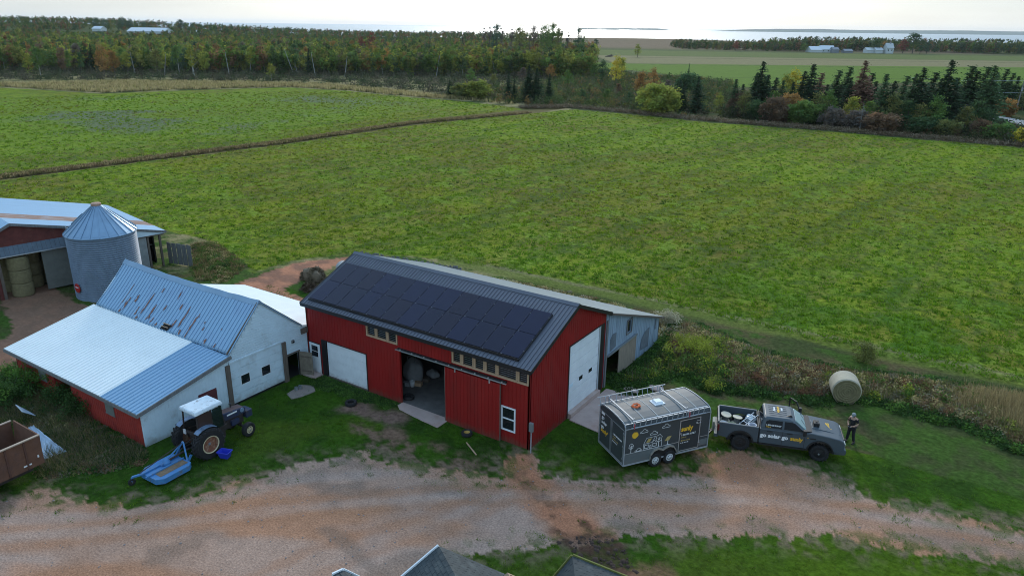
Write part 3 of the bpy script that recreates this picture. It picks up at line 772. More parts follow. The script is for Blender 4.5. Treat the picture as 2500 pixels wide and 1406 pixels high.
MB().prism([(9.0, 2.1), (9.8, 2.2), (9.8, 3.1), (9.3, 3.15), (9.0, 2.9)], -.035, -.02, 'x').prism([(13.6, .5), (14.9, .35), (14.95, 1.7), (14.2, 1.6), (13.7, 1.2)], -.035, -.02, 'x').prism([(15.9, 1.2), (16.05, 1.2), (16.05, 1.95), (15.9, 1.9)], -.035, -.02, 'x').each('patch', mat('dull_patch', (.12, .15, .18), .8, 0, .3, 2), sh)
MB().box((-.08, 8.4, 0), (.02, 8.56, 4.3)).build('corner_post', m_greywood, sh)
# board fence behind the shed
def board_fence(label, a, b, h, bw, m, posts=True, jag=.12, seed=3, name='board_fence'):
    f = thing(name, label, 'fence', (a[0], a[1], 0), math.atan2(b[1] - a[1], b[0] - a[0]))
    L = math.hypot(b[0] - a[0], b[1] - a[1]); r = random.Random(seed); mb = MB(); s = 0
    while s < L: hh = h + r.uniform(-jag, jag); mb.box((s, -.015 + r.uniform(-.01, .01), .05), (s + bw * r.uniform(.82, .95), .012, hh)); s += bw
    mb.build('boards', m, f)
    mb = MB(); mb.box((0, .03, h * .3), (L, .08, h * .3 + .1)); mb.box((0, .03, h * .8), (L, .08, h * .8 + .1)); mb.build('rail', m_wood, f)
    s = 0
    while s <= L: MB().box((s - .05, .08, 0), (s + .07, .2, h)).build('post', m_wood, f); s += 2.2
    return f
board_fence('grey fence of upright boards behind the shed and the barn ridge', (-27.3, 15.9), (-17.6, 17.4), 1.85, .16, m_greywood, seed=5)
f2 = board_fence('low dark fence of square panels joined to the open corner of the hay shed', (-42.9, 7.75), (-40.3, 8.35), 1.95, .55, m_greywood, jag=.02, seed=8)

# ================================================================== white barn with its lean-to
wb = thing('white_barn', 'white clapboard barn with rusty blue-grey tin roof and a long red lean-to', 'barn')
GU = -16.13
def wtop(v): return (3.27 + (v + 5.6) * (5.6 - 3.27) / 2.35 if v < -3.25 else 5.6 - (v + 3.25) * (5.6 - 3.17) / 2.84 if v < -.41 else 3.17 - (v + .41) * .45) - .07
wall('gable_wall', m_siding, wb, (GU, 0, 0), Y_, (1, 0, 0), -5.6, -.03, wtop, [(-5.6, -2.0, -.1, 2.62), (-1.66, -.76, -.1, 1.6)], z0=-.1, thick=.12, hor=(.15, .024), brk=(-3.25, -.41))
wall('gable_wall', m_siding, wb, (-29.4, 0, 0), Y_, (-1, 0, 0), -5.6, -.03, wtop, [], z0=-.1, thick=.12, brk=(-3.25, -.41))
def ltop(v): return 2.03 + (v + 11.1) * (3.12 - 2.03) / 5.5 - .07
wall('lean_to_end', m_siding, wb, (GU + .02, 0, 0), Y_, (1, 0, 0), -10.83, -5.62, ltop, [(-7.65, -6.55, .6, 1.57)], z0=-.1, thick=.12, rib=(.2, .02, .010))
wall('red_wall', m_redold, wb, (0, -10.83, 0), X_, (0, -1, 0), -29.1, GU - .1, ltop(-10.83), [(-24.8, -22.95, -.1, 3), (-26.45, -25.6, .95, 1.8), (-19.5, -18.7, .95, 1.8)], z0=-.1, thick=.12, rib=(.2, .03, .014))
wall('recessed_wall', mat('deep_red', (.20, .015, .015), .8, 0, .1, 1), wb, (0, -10.3, 0), X_, (0, -1, 0), -24.9, -22.85, ltop(-10.3), z0=-.1, thick=.08)
wall('lean_to_end', m_redold, wb, (-29.1, 0, 0), Y_, (-1, 0, 0), -10.83, -5.6, ltop, z0=-.1, thick=.12)
mb = MB(); mb.box((-24.82, -10.83, 0), (-24.76, -10.3, 1.95)); mb.box((-22.98, -10.83, 0), (-22.92, -10.3, 1.95)); mb.each('recess_side', m_redold, wb)
for a in (-26.45, -19.5):
    fr = MB().box((a, -10.86, .95), (a + .82, -10.80, 1.80)).build('boarded_window', mat('green_grey_board', (.16, .18, .16), .9, 0, .2, 3), wb)
    MB().box((a - .04, -10.87, .9), (a + .86, -10.84, .95)).build('sill', m_greywood, fr)
MB().box((GU + .0, -7.65, .6), (GU + .05, -6.55, 1.57)).build('shutter', mat('maroon_board', (.12, .03, .035), .8, 0, .15, 3), wb)
# sagging rusty roof, its sheets in one mesh with the ribs
def sag_roof(name, m, parent, u0, u1, top, bot, n=60, ribs=.30, sag=.16):
    """top/bot: (v, z); the ridge sags in the middle"""
    V = []; Fq = []
    us = np.arange(u0, u1 + .001, (u1 - u0) / n)
    rows = 14
    for i, u in enumerate(us):
        t = (u - u0) / (u1 - u0)
        for j in range(rows + 1):
            q = j / rows
            z = top[1] + (bot[1] - top[1]) * q - sag * math.sin(math.pi * t) * (1 - .7 * q) - .10 * math.sin(math.pi * q) * (.5 + .5 * math.sin(t * 5)) + .018 * math.sin(u * 3.1 + q * 4)
            V.append((u, top[0] + (bot[0] - top[0]) * q, z))
    for i in range(len(us) - 1):
        for j in range(rows):
            a = i * (rows + 1) + j; Fq.append((a, a + 1, a + rows + 2, a + rows + 1))
    o = np_mesh(name, np.array(V), np.array(Fq), m, parent=parent, smooth=False)
    so = o.modifiers.new('thick', 'SOLIDIFY'); so.thickness = .05; so.offset = -1
    # ribs
    mb = MB(); s = u0 + .12
    def zt(u, q):
        t = (u - u0) / (u1 - u0)
        return top[1] + (bot[1] - top[1]) * q - sag * math.sin(math.pi * t) * (1 - .7 * q) - .10 * math.sin(math.pi * q) * (.5 + .5 * math.sin(t * 5)) + .018 * math.sin(u * 3.1 + q * 4)
    while s < u1 - .05:
        for j in range(8):
            qa, qb = j / 8, (j + 1) / 8
            mb.bar((s, top[0] + (bot[0] - top[0]) * qa, zt(s, qa) + .008), (s, top[0] + (bot[0] - top[0]) * qb, zt(s, qb) + .008), .02, .03)
        s += ribs
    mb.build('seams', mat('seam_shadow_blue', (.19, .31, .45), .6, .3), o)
    return o, zt
ru0, ru1 = -29.42, GU + .12
ro, zt = sag_roof('rusty_roof', m_galv, wb, ru0, ru1, (-3.25, 5.62), (-5.62, 3.20))
# rust streaks: thin flakes lying on the sheets, long down the slope
mb = MB(); rr_ = random.Random(11)
def streak(u, q, L, w):
    pts = []; k = 7
    for i in range(k):
        t = i / (k - 1); ww = w * (math.sin(math.pi * min(.97, max(.05, t))) ** .5) * rr_.uniform(.3, .9)
        qq = min(.985, q + L * t); uu = u + rr_.uniform(-.03, .03)
        pts.append((uu - ww / 2, uu + ww / 2, qq))
    vs = []
    for a, b, qq in pts:
        v = -3.25 + (-5.62 + 3.25) * qq
        vs += [(a, v, zt(a, qq) + .032), (b, v, zt(b, qq) + .032)]
    mb.add(vs, [(2 * i, 2 * i + 1, 2 * i + 3, 2 * i + 2) for i in range(k - 1)])
spots = [(-27.2, .35, .55, .07), (-26.7, .62, .3, .16), (-26.1, .52, .16, .22), (-25.4, .72, .2, .14), (-24.9, .38, .52, .16), (-24.3, .25, .10, .14), (-24.1, .58, .3, .18), (-23.2, .52, .14, .12), (-23.6, .82, .14, .12), (-22.6, .2, .16, .12), (-21.9, .42, .12, .2), (-21.6, .72, .2, .15), (-21.1, .42, .45, .2), (-20.7, .88, .1, .2), (-20.0, .5, .1, .14), (-20.1, .58, .40, .17), (-19.2, .6, .05, .1), (-19.0, .70, .08, .12), (-18.3, .88, .1, .18), (-17.6, .62, .05, .08), (-17.4, .9, .08, .14), (-23.0, .9, .09, .16), (-25.0, .92, .07, .2), (-26.9, .9, .08, .2)]
for a in spots:
    streak(*a)
    for _ in range(2): streak(a[0] + rr_.uniform(-.12, .12), min(.95, a[1] + rr_.uniform(0, a[2])), a[2] * .25, a[3] * .6)
mb.build('rust_patches', m_rust, ro)
hb = MB(); hb.add([(-22.35, -5.28, zt(-22.3, .86) + .045), (-21.65, -5.28, zt(-21.6, .86) + .045), (-21.75, -5.60, zt(-21.7, .985) + .045), (-22.45, -5.60, zt(-22.4, .985) + .045)], [(0, 1, 2, 3)])
ho = hb.build('roof_hole', m_dark, ro)
MB().bar((-22.4, -5.36, 3.5), (-21.7, -5.36, 3.52), .06, .02).bar((-22.45, -5.50, 3.36), (-21.75, -5.50, 3.38), .06, .02).each('lath', m_newwood, ho)
mb = MB()
for i in range(30):
    a, b = ru0 + (ru1 - ru0) * i / 30, ru0 + (ru1 - ru0) * (i + 1) / 30
    za, zb_ = zt(a, 0) , zt(b, 0)
    mb.hexa([(a, -3.47, za - .2), (b, -3.47, zb_ - .2), (b, -3.03, zb_ - .2), (a, -3.03, za - .2), (a, -3.25, za + .05), (b, -3.25, zb_ + .05), (b, -3.24, zb_ + .05), (a, -3.24, za + .05)])
mb.build('ridge_cap', m_galv2, wb)
roof('back_slope', m_galv, wb, (ru0, -3.24, 5.45), (ru1, -3.24, 5.58), (0, 2.83, -2.4), .06)
roof('flat_roof', m_whitemetal, wb, (-29.2, -.55, 3.24), (GU + .07, -.55, 3.24), (0, 5.95, -1.80), .10, (.25, .035, .012))
wall('flat_roof_wall', m_siding, wb, (0, 5.2, 0), X_, (0, 1, 0), -29.0, -16.2, 1.35, z0=-.1, thick=.12)
MB().box((GU + .01, -.5, 2.62), (GU + .12, .0, 2.95)).build('gutter_end', m_wood, wb)
roof('lean_to_roof', m_whitemetal, wb, (-29.75, -5.6, 3.14), (-19.3, -5.6, 3.14), (0, -5.5, -1.09), .08, (.3, .06, .045))
roof('old_lean_to_roof', m_galv, wb, (-19.3, -5.6, 3.13), (-15.98, -5.6, 3.13), (0, -5.5, -1.09), .08, (.3, .06, .04))
MB().bar((-29.8, -11.12, 1.93), (-15.96, -11.12, 1.93), .04, .20).each('fascia', m_greywood, wb)
MB().bar((-15.95, -11.14, 1.93), (-15.95, -5.5, 3.03), .05, .20).each('rake_board', m_greywood, wb)
mb = MB()
for a, b in (((GU + .03, -5.66, 3.2), (GU + .03, -3.25, 5.58)), ((GU + .03, -3.25, 5.58), (GU + .03, -.41, 3.17))): mb.bar(a, b, .05, .11)
mb.each('rake_board', m_wood, wb)
overhead('garage_door', -5.56, -2.02, .12, 2.6, 5, 'y', GU + .0, [(-4.91, -4.36, 1.08, 1.6, m_glass), (-3.5, -2.93, 1.04, 1.56, m_glass)], m=m_siding, parent=wb)
MB().box((GU - .03, -5.6, -.05), (GU + .02, -2.0, .11)).build('door_sill', m_black, wb)
for a in (-5.87, -1.98): MB().box((GU - .02, a, -.05), (GU + .12, a + .26, 2.57)).build('door_post', m_wood, wb)
MB().box((GU - .02, -5.6, 2.60), (GU + .05, -1.98, 2.68)).build('lintel', m_siding, wb)
dd = MB().box((0, 0, 0), (.05, .85, 1.55)).build('plank_door', mat('aged_planks', (.20, .17, .13), .9, 0, .3, 4), wb, loc=(GU + .05, -.74, .05), rz=rad(-70))
MB().box((.051, .08, .25), (.07, .77, .33)).box((.051, .08, 1.2), (.07, .77, 1.28)).each('batten', m_wood, dd)
MB().box((GU - .1, -1.72, 0), (GU + .06, -1.66, 1.66)).box((GU - .1, -.76, 0), (GU + .06, -.70, 1.66)).box((GU - .1, -1.72, 1.6), (GU + .06, -.70, 1.68)).build('door_frame', m_wood, wb)
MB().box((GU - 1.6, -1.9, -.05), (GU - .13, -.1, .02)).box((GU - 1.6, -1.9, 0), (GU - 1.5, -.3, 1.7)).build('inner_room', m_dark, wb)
lg = MB().box((GU + .01, -1.24, 2.28), (GU + .10, -1.06, 2.46)).build('wall_light', m_greywood, wb)
MB().box((GU + .1, -1.21, 2.32), (GU + .13, -1.09, 2.40)).build('lens', m_glass, lg)

# ================================================================== hay shed and grain bin
fx, fy = .16529, .98624
HA = rad(90) - math.atan2(fy, fx)        # local x runs along the front wall
hs = thing('hay_shed', 'old red-boarded hay shed with streaked tin roof behind the grain bin', 'shed', (-44.15, -2.0, 0), math.atan2(fy, fx))
# local: x along the front (to the right in the photo), y into the depth (positive = away)
def htop(s): return (5.85 - (s + 1.68) * (5.85 - 3.16) / 11.3 if s > -1.68 else 5.85 + (s + 1.68) * .5) - .1
m_hayroof = mat('streaked_tin_roof', (.34, .50, .64), .5, .2, .08, 1.0, stretch=(.4, 4, 1))
m_hayrust = mat('rusted_tin', (.34, .19, .13), .8, 0, .3, 1.4, stretch=(.5, 5, 1), col2=(.45, .5, .52), c2scale=1.6)
wall('front_wall', m_brownred, hs, (0, 0, 0), X_, (0, -1, 0), -9, 7.1, htop, [(-2.9, 2.6, -.1, 3.3), (-9, -3.2, -.1, 3.2)], z0=-.1, thick=.15, brk=(-1.68,))
wall('back_wall', m_brownred, hs, (0, 13, 0), X_, (0, 1, 0), -9, 9.5, htop, [], z0=-.1, thick=.15, brk=(-1.68,))
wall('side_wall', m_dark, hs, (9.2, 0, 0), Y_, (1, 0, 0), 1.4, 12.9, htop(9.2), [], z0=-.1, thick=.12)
wall('inner_wall', m_greywood, hs, (7.0, 0, 0), Y_, (1, 0, 0), .2, 12.9, 2.9, [], z0=-.1, thick=.12)
dvec = (11.35, 0, -2.70)
def hroof(y0, y1, m, nm):
    A = np.array((-1.68, y0, 5.88)); B = np.array((-1.68, y1, 5.88)); return roof(nm, m, hs, A, B, dvec, .07, (.3, .05, .015))
hroof(-.25, 2.2, m_hayroof, 'roof'); hroof(2.2, 4.4, m_hayrust, 'rusty_roof'); hroof(4.4, 13.2, m_hayroof, 'roof')
roof('roof', m_hayroof, hs, (-1.69, -.25, 5.88), (-1.69, 13.2, 5.88), (-7.6, 0, -3.8), .07, (.3, .05, .015))
MB().bar((-1.68, -.27, 5.78), (9.7, -.27, 3.08), .05, .2).bar((-1.68, -.27, 5.78), (-9.3, -.27, 2.0), .05, .2).each('rake_board', m_greywood, hs)
aw = MB(); s = -3.6
while s < 3.2: aw.hexa([(s, -.34, 3.40), (s + .3, -.34, 3.40), (s + .3, -.30, 3.42), (s, -.30, 3.42), (s, -.05, 4.08), (s + .3, -.05, 4.08), (s + .3, -.0, 4.1), (s, -.0, 4.1)]); s += .315
aw = aw.build('tin_awning', mat('dull_awning_tin', (.11, .15, .19), .7, .1, .2, 3), hs); MB().bar((-3.7, -.38, 3.38), (3.3, -.38, 3.38), .06, .07).build('awning_rail', m_chrome, aw)
MB().box((.05, -.12, .15), (2.9, -.05, 3.35)).build('plywood_door', m_plywood, hs)
MB().prism([(6.9, 3.72), (9.55, 3.12), (9.55, 2.98), (6.9, 2.98)], -.24, -.16, 'y').build('white_fascia', m_siding, hs)
MB().box((6.9, -.16, 2.86), (9.5, -.10, 2.98)).build('header_beam', m_wood, hs)
MB().box((7.12, -.06, .0), (8.02, .0, 2.9)).build('grey_panel', mat('pale_grey_panel', (.28, .30, .30), .8, 0, .2, 2), hs)
for a in (9.08, 8.06): MB().box((a, -.1, 0), (a + .16, .08, 3.05)).build('post', m_wood, hs)
MB().box((8.4, 1.6, 0), (8.52, 1.7, 2.9)).box((8.2, 1.6, 1.6), (9.2, 1.66, 1.7)).build('inner_post', m_greywood, hs)
for a in (-2.95, -6.2): MB().box((a, -.1, 0), (a + .2, .1, 3.4)).build('post', m_wood, hs)
def hsp(s, y, z=0):
    a = math.atan2(fy, fx); return (-44.15 + s * math.cos(a) - y * math.sin(a), -2.0 + s * math.sin(a) + y * math.cos(a), z)
m_hay = mat('hay', (.19, .165, .085), .95, 0, .25, 5, bump=.03, bscale=16)
m_haywrap = mat('bale_net_wrap', (.42, .37, .27), .8, 0, .12, 4, bump=.01, bscale=20)
def round_bale(name, label, loc, R=.78, L=1.25, upright=True, rz=0, group=None, side=m_hay, cat='hay bale', segs=40):
    t = thing(name, label, cat, loc, rz, group); r = random.Random(len(label))
    ax = 'z' if upright else 'y'
    prof = [(R - .06, 0), (R, .07), (R + .01, L * .5), (R, L - .07), (R - .06, L)]
    n = segs; vs = []; fs = []
    for pr_, h in prof:
        for k in range(n):
            a = 2 * math.pi * k / n; q = pr_ * (1 + .012 * math.sin(3 * a) + r.uniform(-.008, .008))
            if upright: vs.append((q * math.cos(a), q * math.sin(a), h))
            else: vs.append((q * math.cos(a), h - L / 2, R + q * math.sin(a) - (.06 if math.sin(a) < -.8 else 0)))
    for i in range(len(prof) - 1):
        for k in range(n): fs.append((i * n + k, i * n + (k + 1) % n, (i + 1) * n + (k + 1) % n, (i + 1) * n + k))
    MB().add(vs, fs).build('rolled_side', side, t, smooth=True)
    # faces: rolled layers as shallow rings
    mb = MB()
    rings = [R - .06 - i * (R - .06) / 11 for i in range(12)]
    for e in (0, 1):
        vs = []; fs = []
        for j, q in enumerate(rings):
            for k in range(n):
                a = 2 * math.pi * k / n; d = (L if e else 0) + (1 if e else -1) * ((.018 if j % 2 else -.012) + r.uniform(-.008, .008)) * (j > 0)
                x, y = max(q, .001) * math.cos(a), max(q, .001) * math.sin(a)
                vs.append((x, y, d) if upright else (x, d - L / 2, R + y))
        for j in range(11):
            for k in range(n): fs.append((j * n + k, j * n + (k + 1) % n, (j + 1) * n + (k + 1) % n, (j + 1) * n + k))
        mb.add(vs, fs)
    mb.build('spiral_face', m_hay, t)
    return t
hb_names = [((-1.55, .35), 3, 'the stack by the left post'), ((-.35, 2.1), 3, 'the middle stack'), ((1.2, 2.4), 2, 'the right stack'), ((-1.9, 2.3), 3, 'the stack behind the left one')]
for (s, y), nst, wh in hb_names:
    for k in range(nst):
        round_bale('hay_bale', '%s round hay bale in %s inside the hay shed' % (['lowest', 'middle', 'topmost'][k] if nst == 3 else ['lower', 'upper'][k], wh), hsp(s, y, k * 1.05), R=.76, L=1.04, group='hay bales stacked in the hay shed', segs=28)
# grain bin
gb = thing('grain_bin', 'round corrugated steel grain bin with conical roof and rusty cap', 'grain bin', (-39.99, .83, 0))
prof = []; zc = 0; Rg = 2.43
while zc < 5.04:
    for q in range(6): prof.append((Rg + .05 * math.cos(q / 6 * 2 * math.pi), zc + q * .165 / 6))
    zc += .165
MB().lathe(prof, n=96).build('wall', mat('corrugated_galvanised', (.19, .25, .32), .62, .1, .15, 3, stretch=(1, 1, .4)), gb, smooth=True, autosm=80)
mb = MB(); n = 24
for k in range(n):
    a0, a1 = 2 * math.pi * k / n, 2 * math.pi * (k + 1) / n
    am = a0
    mb.add([(2.56 * math.cos(a0), 2.56 * math.sin(a0), 5.0), (2.56 * math.cos(a1), 2.56 * math.sin(a1), 5.0), (.3 * math.cos(a1), .3 * math.sin(a1), 7.0), (.3 * math.cos(a0), .3 * math.sin(a0), 7.0)], [(0, 1, 2, 3)])
    mb.bar((2.57 * math.cos(a0), 2.57 * math.sin(a0), 5.02), (.3 * math.cos(a0), .3 * math.sin(a0), 7.02), .045, .06)
mb.lathe([(2.56, 5.0), (2.58, 4.96), (2.45, 4.94)], n=48)
co = mb.build('conical_roof', m_galv2, gb)
MB().lathe([(.34, 6.97), (.36, 7.0), (.36, 7.16), (.30, 7.2), (.05, 7.22)], n=24).build('cap', mat('rusty_cap', (.42, .26, .19), .8, 0, .3, 8), gb, smooth=True)
def conep(a, t, h=.04): R_ = 2.56 + (.3 - 2.56) * t; return (R_ * math.cos(a), R_ * math.sin(a), 5.0 + 2 * t + h)
a_h = rad(-135)
hh = MB(); hh.add([conep(a_h - .12, .28, .05), conep(a_h + .12, .28, .05), conep(a_h + .19, .62, .05), conep(a_h - .19, .62, .05), conep(a_h - .12, .28, .14), conep(a_h + .12, .28, .14), conep(a_h + .19, .62, .14), conep(a_h - .19, .62, .14)], [(4, 5, 6, 7), (0, 1, 5, 4), (1, 2, 6, 5), (2, 3, 7, 6), (3, 0, 4, 7)])
hh.build('roof_hatch', m_galv2, gb)
a_l = rad(-150)
lad = MB()
for da in (-.09, .09): lad.tube([((Rg + .2) * math.cos(a_l + da), (Rg + .2) * math.sin(a_l + da), .3), ((Rg + .2) * math.cos(a_l + da), (Rg + .2) * math.sin(a_l + da), 5.3)], .018, 6)
z = .4
while z < 5.2: lad.tube([((Rg + .2) * math.cos(a_l - .09), (Rg + .2) * math.sin(a_l - .09), z), ((Rg + .2) * math.cos(a_l + .09), (Rg + .2) * math.sin(a_l + .09), z)], .013, 5); z += .28
lad.build('ladder', m_chrome, gb)
a_s = math.atan2(*(np.array(at(193, 702, 1.0)) - np.array([-39.99, .83]))[::-1])
sg_ = MB(); sg_.lathe([(.001, 0), (.36, 0), (.38, .02), (.36, .05), (.001, .05)], axis='x', n=28)
so = sg_.build('round_sign', mat('sign_red', (.42, .02, .02), .4), gb, loc=((Rg + .05) * math.cos(a_s), (Rg + .05) * math.sin(a_s), .98), rz=a_s)
MB().box((.052, -.22, .02), (.056, .20, .10)).build('white_band', m_white, so)
# ================================================================== helpers for wheels and lettering
def wheel(parent, x, y, z, R, W, rimR, m_rim, side=-1, spokes=8, lug=0, name='wheel', rz=0, spm=None, deep=.3):
    """axis along y; side -1: outer face towards -y"""
    w = bpy.data.objects.new(name, None); COL.objects.link(w); w.parent = parent; w.location = (x, y, z); w.rotation_euler = (0, 0, rz)
    h = W / 2
    mb = MB(); mb.lathe([(rimR, -h * .82), (rimR + .03, -h), (R - .05, -h), (R, -h * .7), (R, h * .7), (R - .05, h), (rimR + .03, h), (rimR, h * .82)], axis='y', n=40, closed=True)
    t = mb.build('tyre', m_tyre, w, smooth=True)
    if lug:
        mb = MB(); n = lug
        for k in range(n):
            for s in (-1, 1):
                a = 2 * math.pi * (k + (.5 if s > 0 else 0)) / n; b = a + .22
                def pp(a, r, yy): return (r * math.cos(a), yy, r * math.sin(a))
                dw = .05
                mb.hexa([pp(a - dw, R - .03, s * h * 1.02), pp(a + dw, R - .03, s * h * 1.02), pp(b + dw, R - .03, s * h * .08), pp(b - dw, R - .03, s * h * .08),
                         pp(a - dw * .7, R + .045, s * h * .98), pp(a + dw * .7, R + .045, s * h * .98), pp(b + dw * .7, R + .045, s * h * .08), pp(b - dw * .7, R + .045, s * h * .08)])
        mb.build('tread_lugs', m_tyre, t)
    o = side * h
    mb = MB(); mb.lathe([(rimR, -h * .8), (rimR, h * .8), (rimR - .035, h * .8), (rimR - .05, h * .1), (rimR - .05, -h * .1), (rimR - .035, -h * .8)], axis='y', n=32, closed=True)
    d = o * deep
    mb.lathe([(rimR - .04, d), (rimR * .35, d + side * .02), (rimR * .3, d + side * .05), (.001, d + side * .05)], axis='y', n=32)
    r = mb.build('rim', m_rim, w, smooth=True)
    if spokes:
        mb = MB()
        for k in range(spokes):
            a = 2 * math.pi * k / spokes; q = rimR * .62; s = rimR * .11
            mb.lathe([(s, 0), (s, .012), (.001, .012)], (q * math.cos(a), d + side * (.028), q * math.sin(a)), 'y', 8)
        mb.build('hand_holes', spm or m_black, r)
    MB().lathe([(rimR * .16, d), (rimR * .16, d + side * .09), (.001, d + side * .1)], axis='y', n=12).build('hub', spm or m_steel, r)
    return w
m_yel = mat('sign_yellow', (.80, .46, .03), .5)
m_let = mat('lettering_white', (.80, .82, .82), .5)
m_gold = mat('dull_gold', (.42, .32, .12), .6)
def stroke(mb, pts, w, y=-.006, closed=False):
    P = [np.array(p, float) for p in pts]
    if closed: P = P + [P[0]]
    for a, b in zip(P[:-1], P[1:]):
        d = b - a; L = np.linalg.norm(d)
        if L < 1e-6: continue
        d /= L; n = np.array([-d[1], d[0]]) * w / 2; a2, b2 = a - d * w * .3, b + d * w * .3
        q = [a2 - n, b2 - n, b2 + n, a2 + n]
        mb.hexa([(q[0][0], y, q[0][1]), (q[1][0], y, q[1][1]), (q[2][0], y, q[2][1]), (q[3][0], y, q[3][1]),
                 (q[0][0], y + .004, q[0][1]), (q[1][0], y + .004, q[1][1]), (q[2][0], y + .004, q[2][1]), (q[3][0], y + .004, q[3][1])])
    return mb
def circ(cx, cy, r, n=16, a0=0, a1=2 * math.pi): return [(cx + r * math.cos(a0 + (a1 - a0) * k / n), cy + r * math.sin(a0 + (a1 - a0) * k / n)) for k in range(n + 1)]

# ================================================================== enclosed trailer
TL, TW = 4.87, 2.45
tr_ = thing('enclosed_trailer', 'dark grey enclosed cargo trailer with yellow and white lettering hitched to the pickup', 'trailer', (4.876, .771, 0), .978)
m_tr = mat('trailer_charcoal', (.045, .055, .06), .42, 0, .12, 1.5, spec=.5)
m_trl = mat('trailer_lower_panel', (.12, .14, .145), .5, 0, .12, 2, mud=.6, mudc=(.18, .13, .10))
z0_, z1_ = .44, 2.40
cs_ = [(0, z0_), (0, z1_), (.03, z1_ + .12), (.12, z1_ + .22), (.30, z1_ + .28), (.75, z1_ + .33), (1.225, z1_ + .35), (1.70, z1_ + .33), (2.15, z1_ + .28), (2.33, z1_ + .22), (2.42, z1_ + .12), (2.45, z1_), (2.45, z0_)]
MB().prism(cs_, 0, TL, 'x').build('body', m_tr, tr_)
# roof skin with sealed seams
m_roofsk = mat('trailer_roof_skin', (.10, .115, .12), .6, 0, .15, 1.2, col2=(.16, .145, .11), c2scale=.9, c2lo=.55, c2hi=.75)
rs = cs_[3:10]
mb = MB(); vs = [(.06, y, z + .006) for y, z in rs] + [(TL - .06, y, z + .006) for y, z in rs]
mb.add(vs, [(i, i + 1, i + 8, i + 7) for i in range(6)]); rfo = mb.build('roof_skin', m_roofsk, tr_)
mb = MB()
for xx in (.42, 1.12, 1.9, 2.65, 3.4, 4.15):
    for (ya, za), (yb, zb_) in zip(rs[:-1], rs[1:]): mb.bar((xx, ya, za + .012), (xx, yb, zb_ + .012), .05, .014)
mb.build('roof_seams', m_seal, rfo)
mb = MB()
for xx in (.0, TL):
    for (ya, za), (yb, zb_) in zip(cs_[:-1], cs_[1:]): mb.bar((xx, ya, za), (xx, yb, zb_), .07, .035, (1, 0, 0))
mb.each('corner_trim', m_alu, tr_)
mb = MB(); mb.box((-.02, -.02, z0_ - .03), (TL + .02, .0, z0_ + .05)); mb.box((-.02, TW, z0_ - .03), (TL + .02, TW + .02, z0_ + .05)); mb.box((-.03, 0, z0_ - .03), (0, TW, z0_ + .04))
mb.bar((0, .09, z1_ + .235), (TL, .09, z1_ + .235), .05, .03).bar((0, -.012, z1_ + .02), (TL, -.012, z1_ + .02), .02, .035); mb.bar((0, TW - .09, z1_ + .235), (TL, TW - .09, z1_ + .235), .05, .03)
mb.each('edge_rail', m_alu, tr_)
MB().prism([(.04, z0_ + .05), (1.5, z0_ + .05), (1.56, .8), (1.80, 1.0), (2.05, 1.06), (.04, 1.06)], -.008, 0, 'y').prism([(3.08, .6), (4.84, .6), (4.84, .95), (4.35, .95), (4.35, .62), (3.08, .62)], -.008, 0, 'y').each('lower_panel', m_trl, tr_)
mb = MB(); stroke(mb, [(.04, 1.07), (3.05, 1.09)], .03, -.014); stroke(mb, [(4.36, 1.12), (4.84, 1.12)], .025, -.014); mb.build('belt_moulding', m_chrome, tr_)
# fender
fl = [(1.45, z0_ + .02), (1.50, .72), (1.66, .92), (1.88, .98), (2.10, .90), (2.17, .84), (2.30, .92), (2.55, .99), (2.80, .90), (2.93, .70), (3.05, z0_ + .02)]
mb = MB()
for sgn in (0, 1):
    ya, yb = (-.10, .02) if sgn == 0 else (TW - .02, TW + .10)
    for a, b in zip(fl[:-1], fl[1:]): mb.hexa([(a[0], ya, a[1]), (b[0], ya, b[1]), (b[0], yb, b[1]), (a[0], yb, a[1]), (a[0], ya, a[1] + .09), (b[0], ya, b[1] + .09), (b[0], yb, b[1] + .09), (a[0], yb, a[1] + .09)])
mb.build('fender', mat('fender_metal', (.38, .37, .34), .5, .5), tr_)
MB().prism([(1.5, z0_), (1.55, .7), (1.7, .9), (2.9, .9), (3.0, .65), (3.0, z0_)], -.004, .0, 'y').build('wheel_well', m_black, tr_)
m_wr = mat('white_steel_rim', (.62, .64, .65), .5)
for wx in (1.80, 2.62):
    wheel(tr_, wx, .05, .36, .36, .24, .2, m_wr, -1, 8, deep=.85)
    wheel(tr_, wx, TW - .05, .36, .36, .24, .2, m_wr, 1, 8, deep=.85)
# side door
mb = MB(); stroke(mb, [(3.12, .56), (3.12, 2.26), (4.30, 2.26), (4.30, .56)], .045, -.016, True); sdo_ = MB().box((3.12, -.010, .56), (4.30, 0, 2.26)).build('side_door', mat('door_charcoal', (.028, .036, .042), .42, 0, .1, 2), tr_)
mb.build('door_trim', m_chrome, sdo_)
mb = MB(); mb.box((4.08, -.03, 2.08), (4.34, -.01, 2.105)); mb.box((4.08, -.03, 1.93), (4.34, -.01, 1.955)); mb.box((4.27, -.035, .80), (4.36, -.01, .84)); mb.each('hinge', m_chrome, sdo_)
MB().box((3.16, -.04, 1.50), (3.20, -.01, 1.60)).build('latch', m_chrome, sdo_)
R90 = (rad(90), 0, 0)
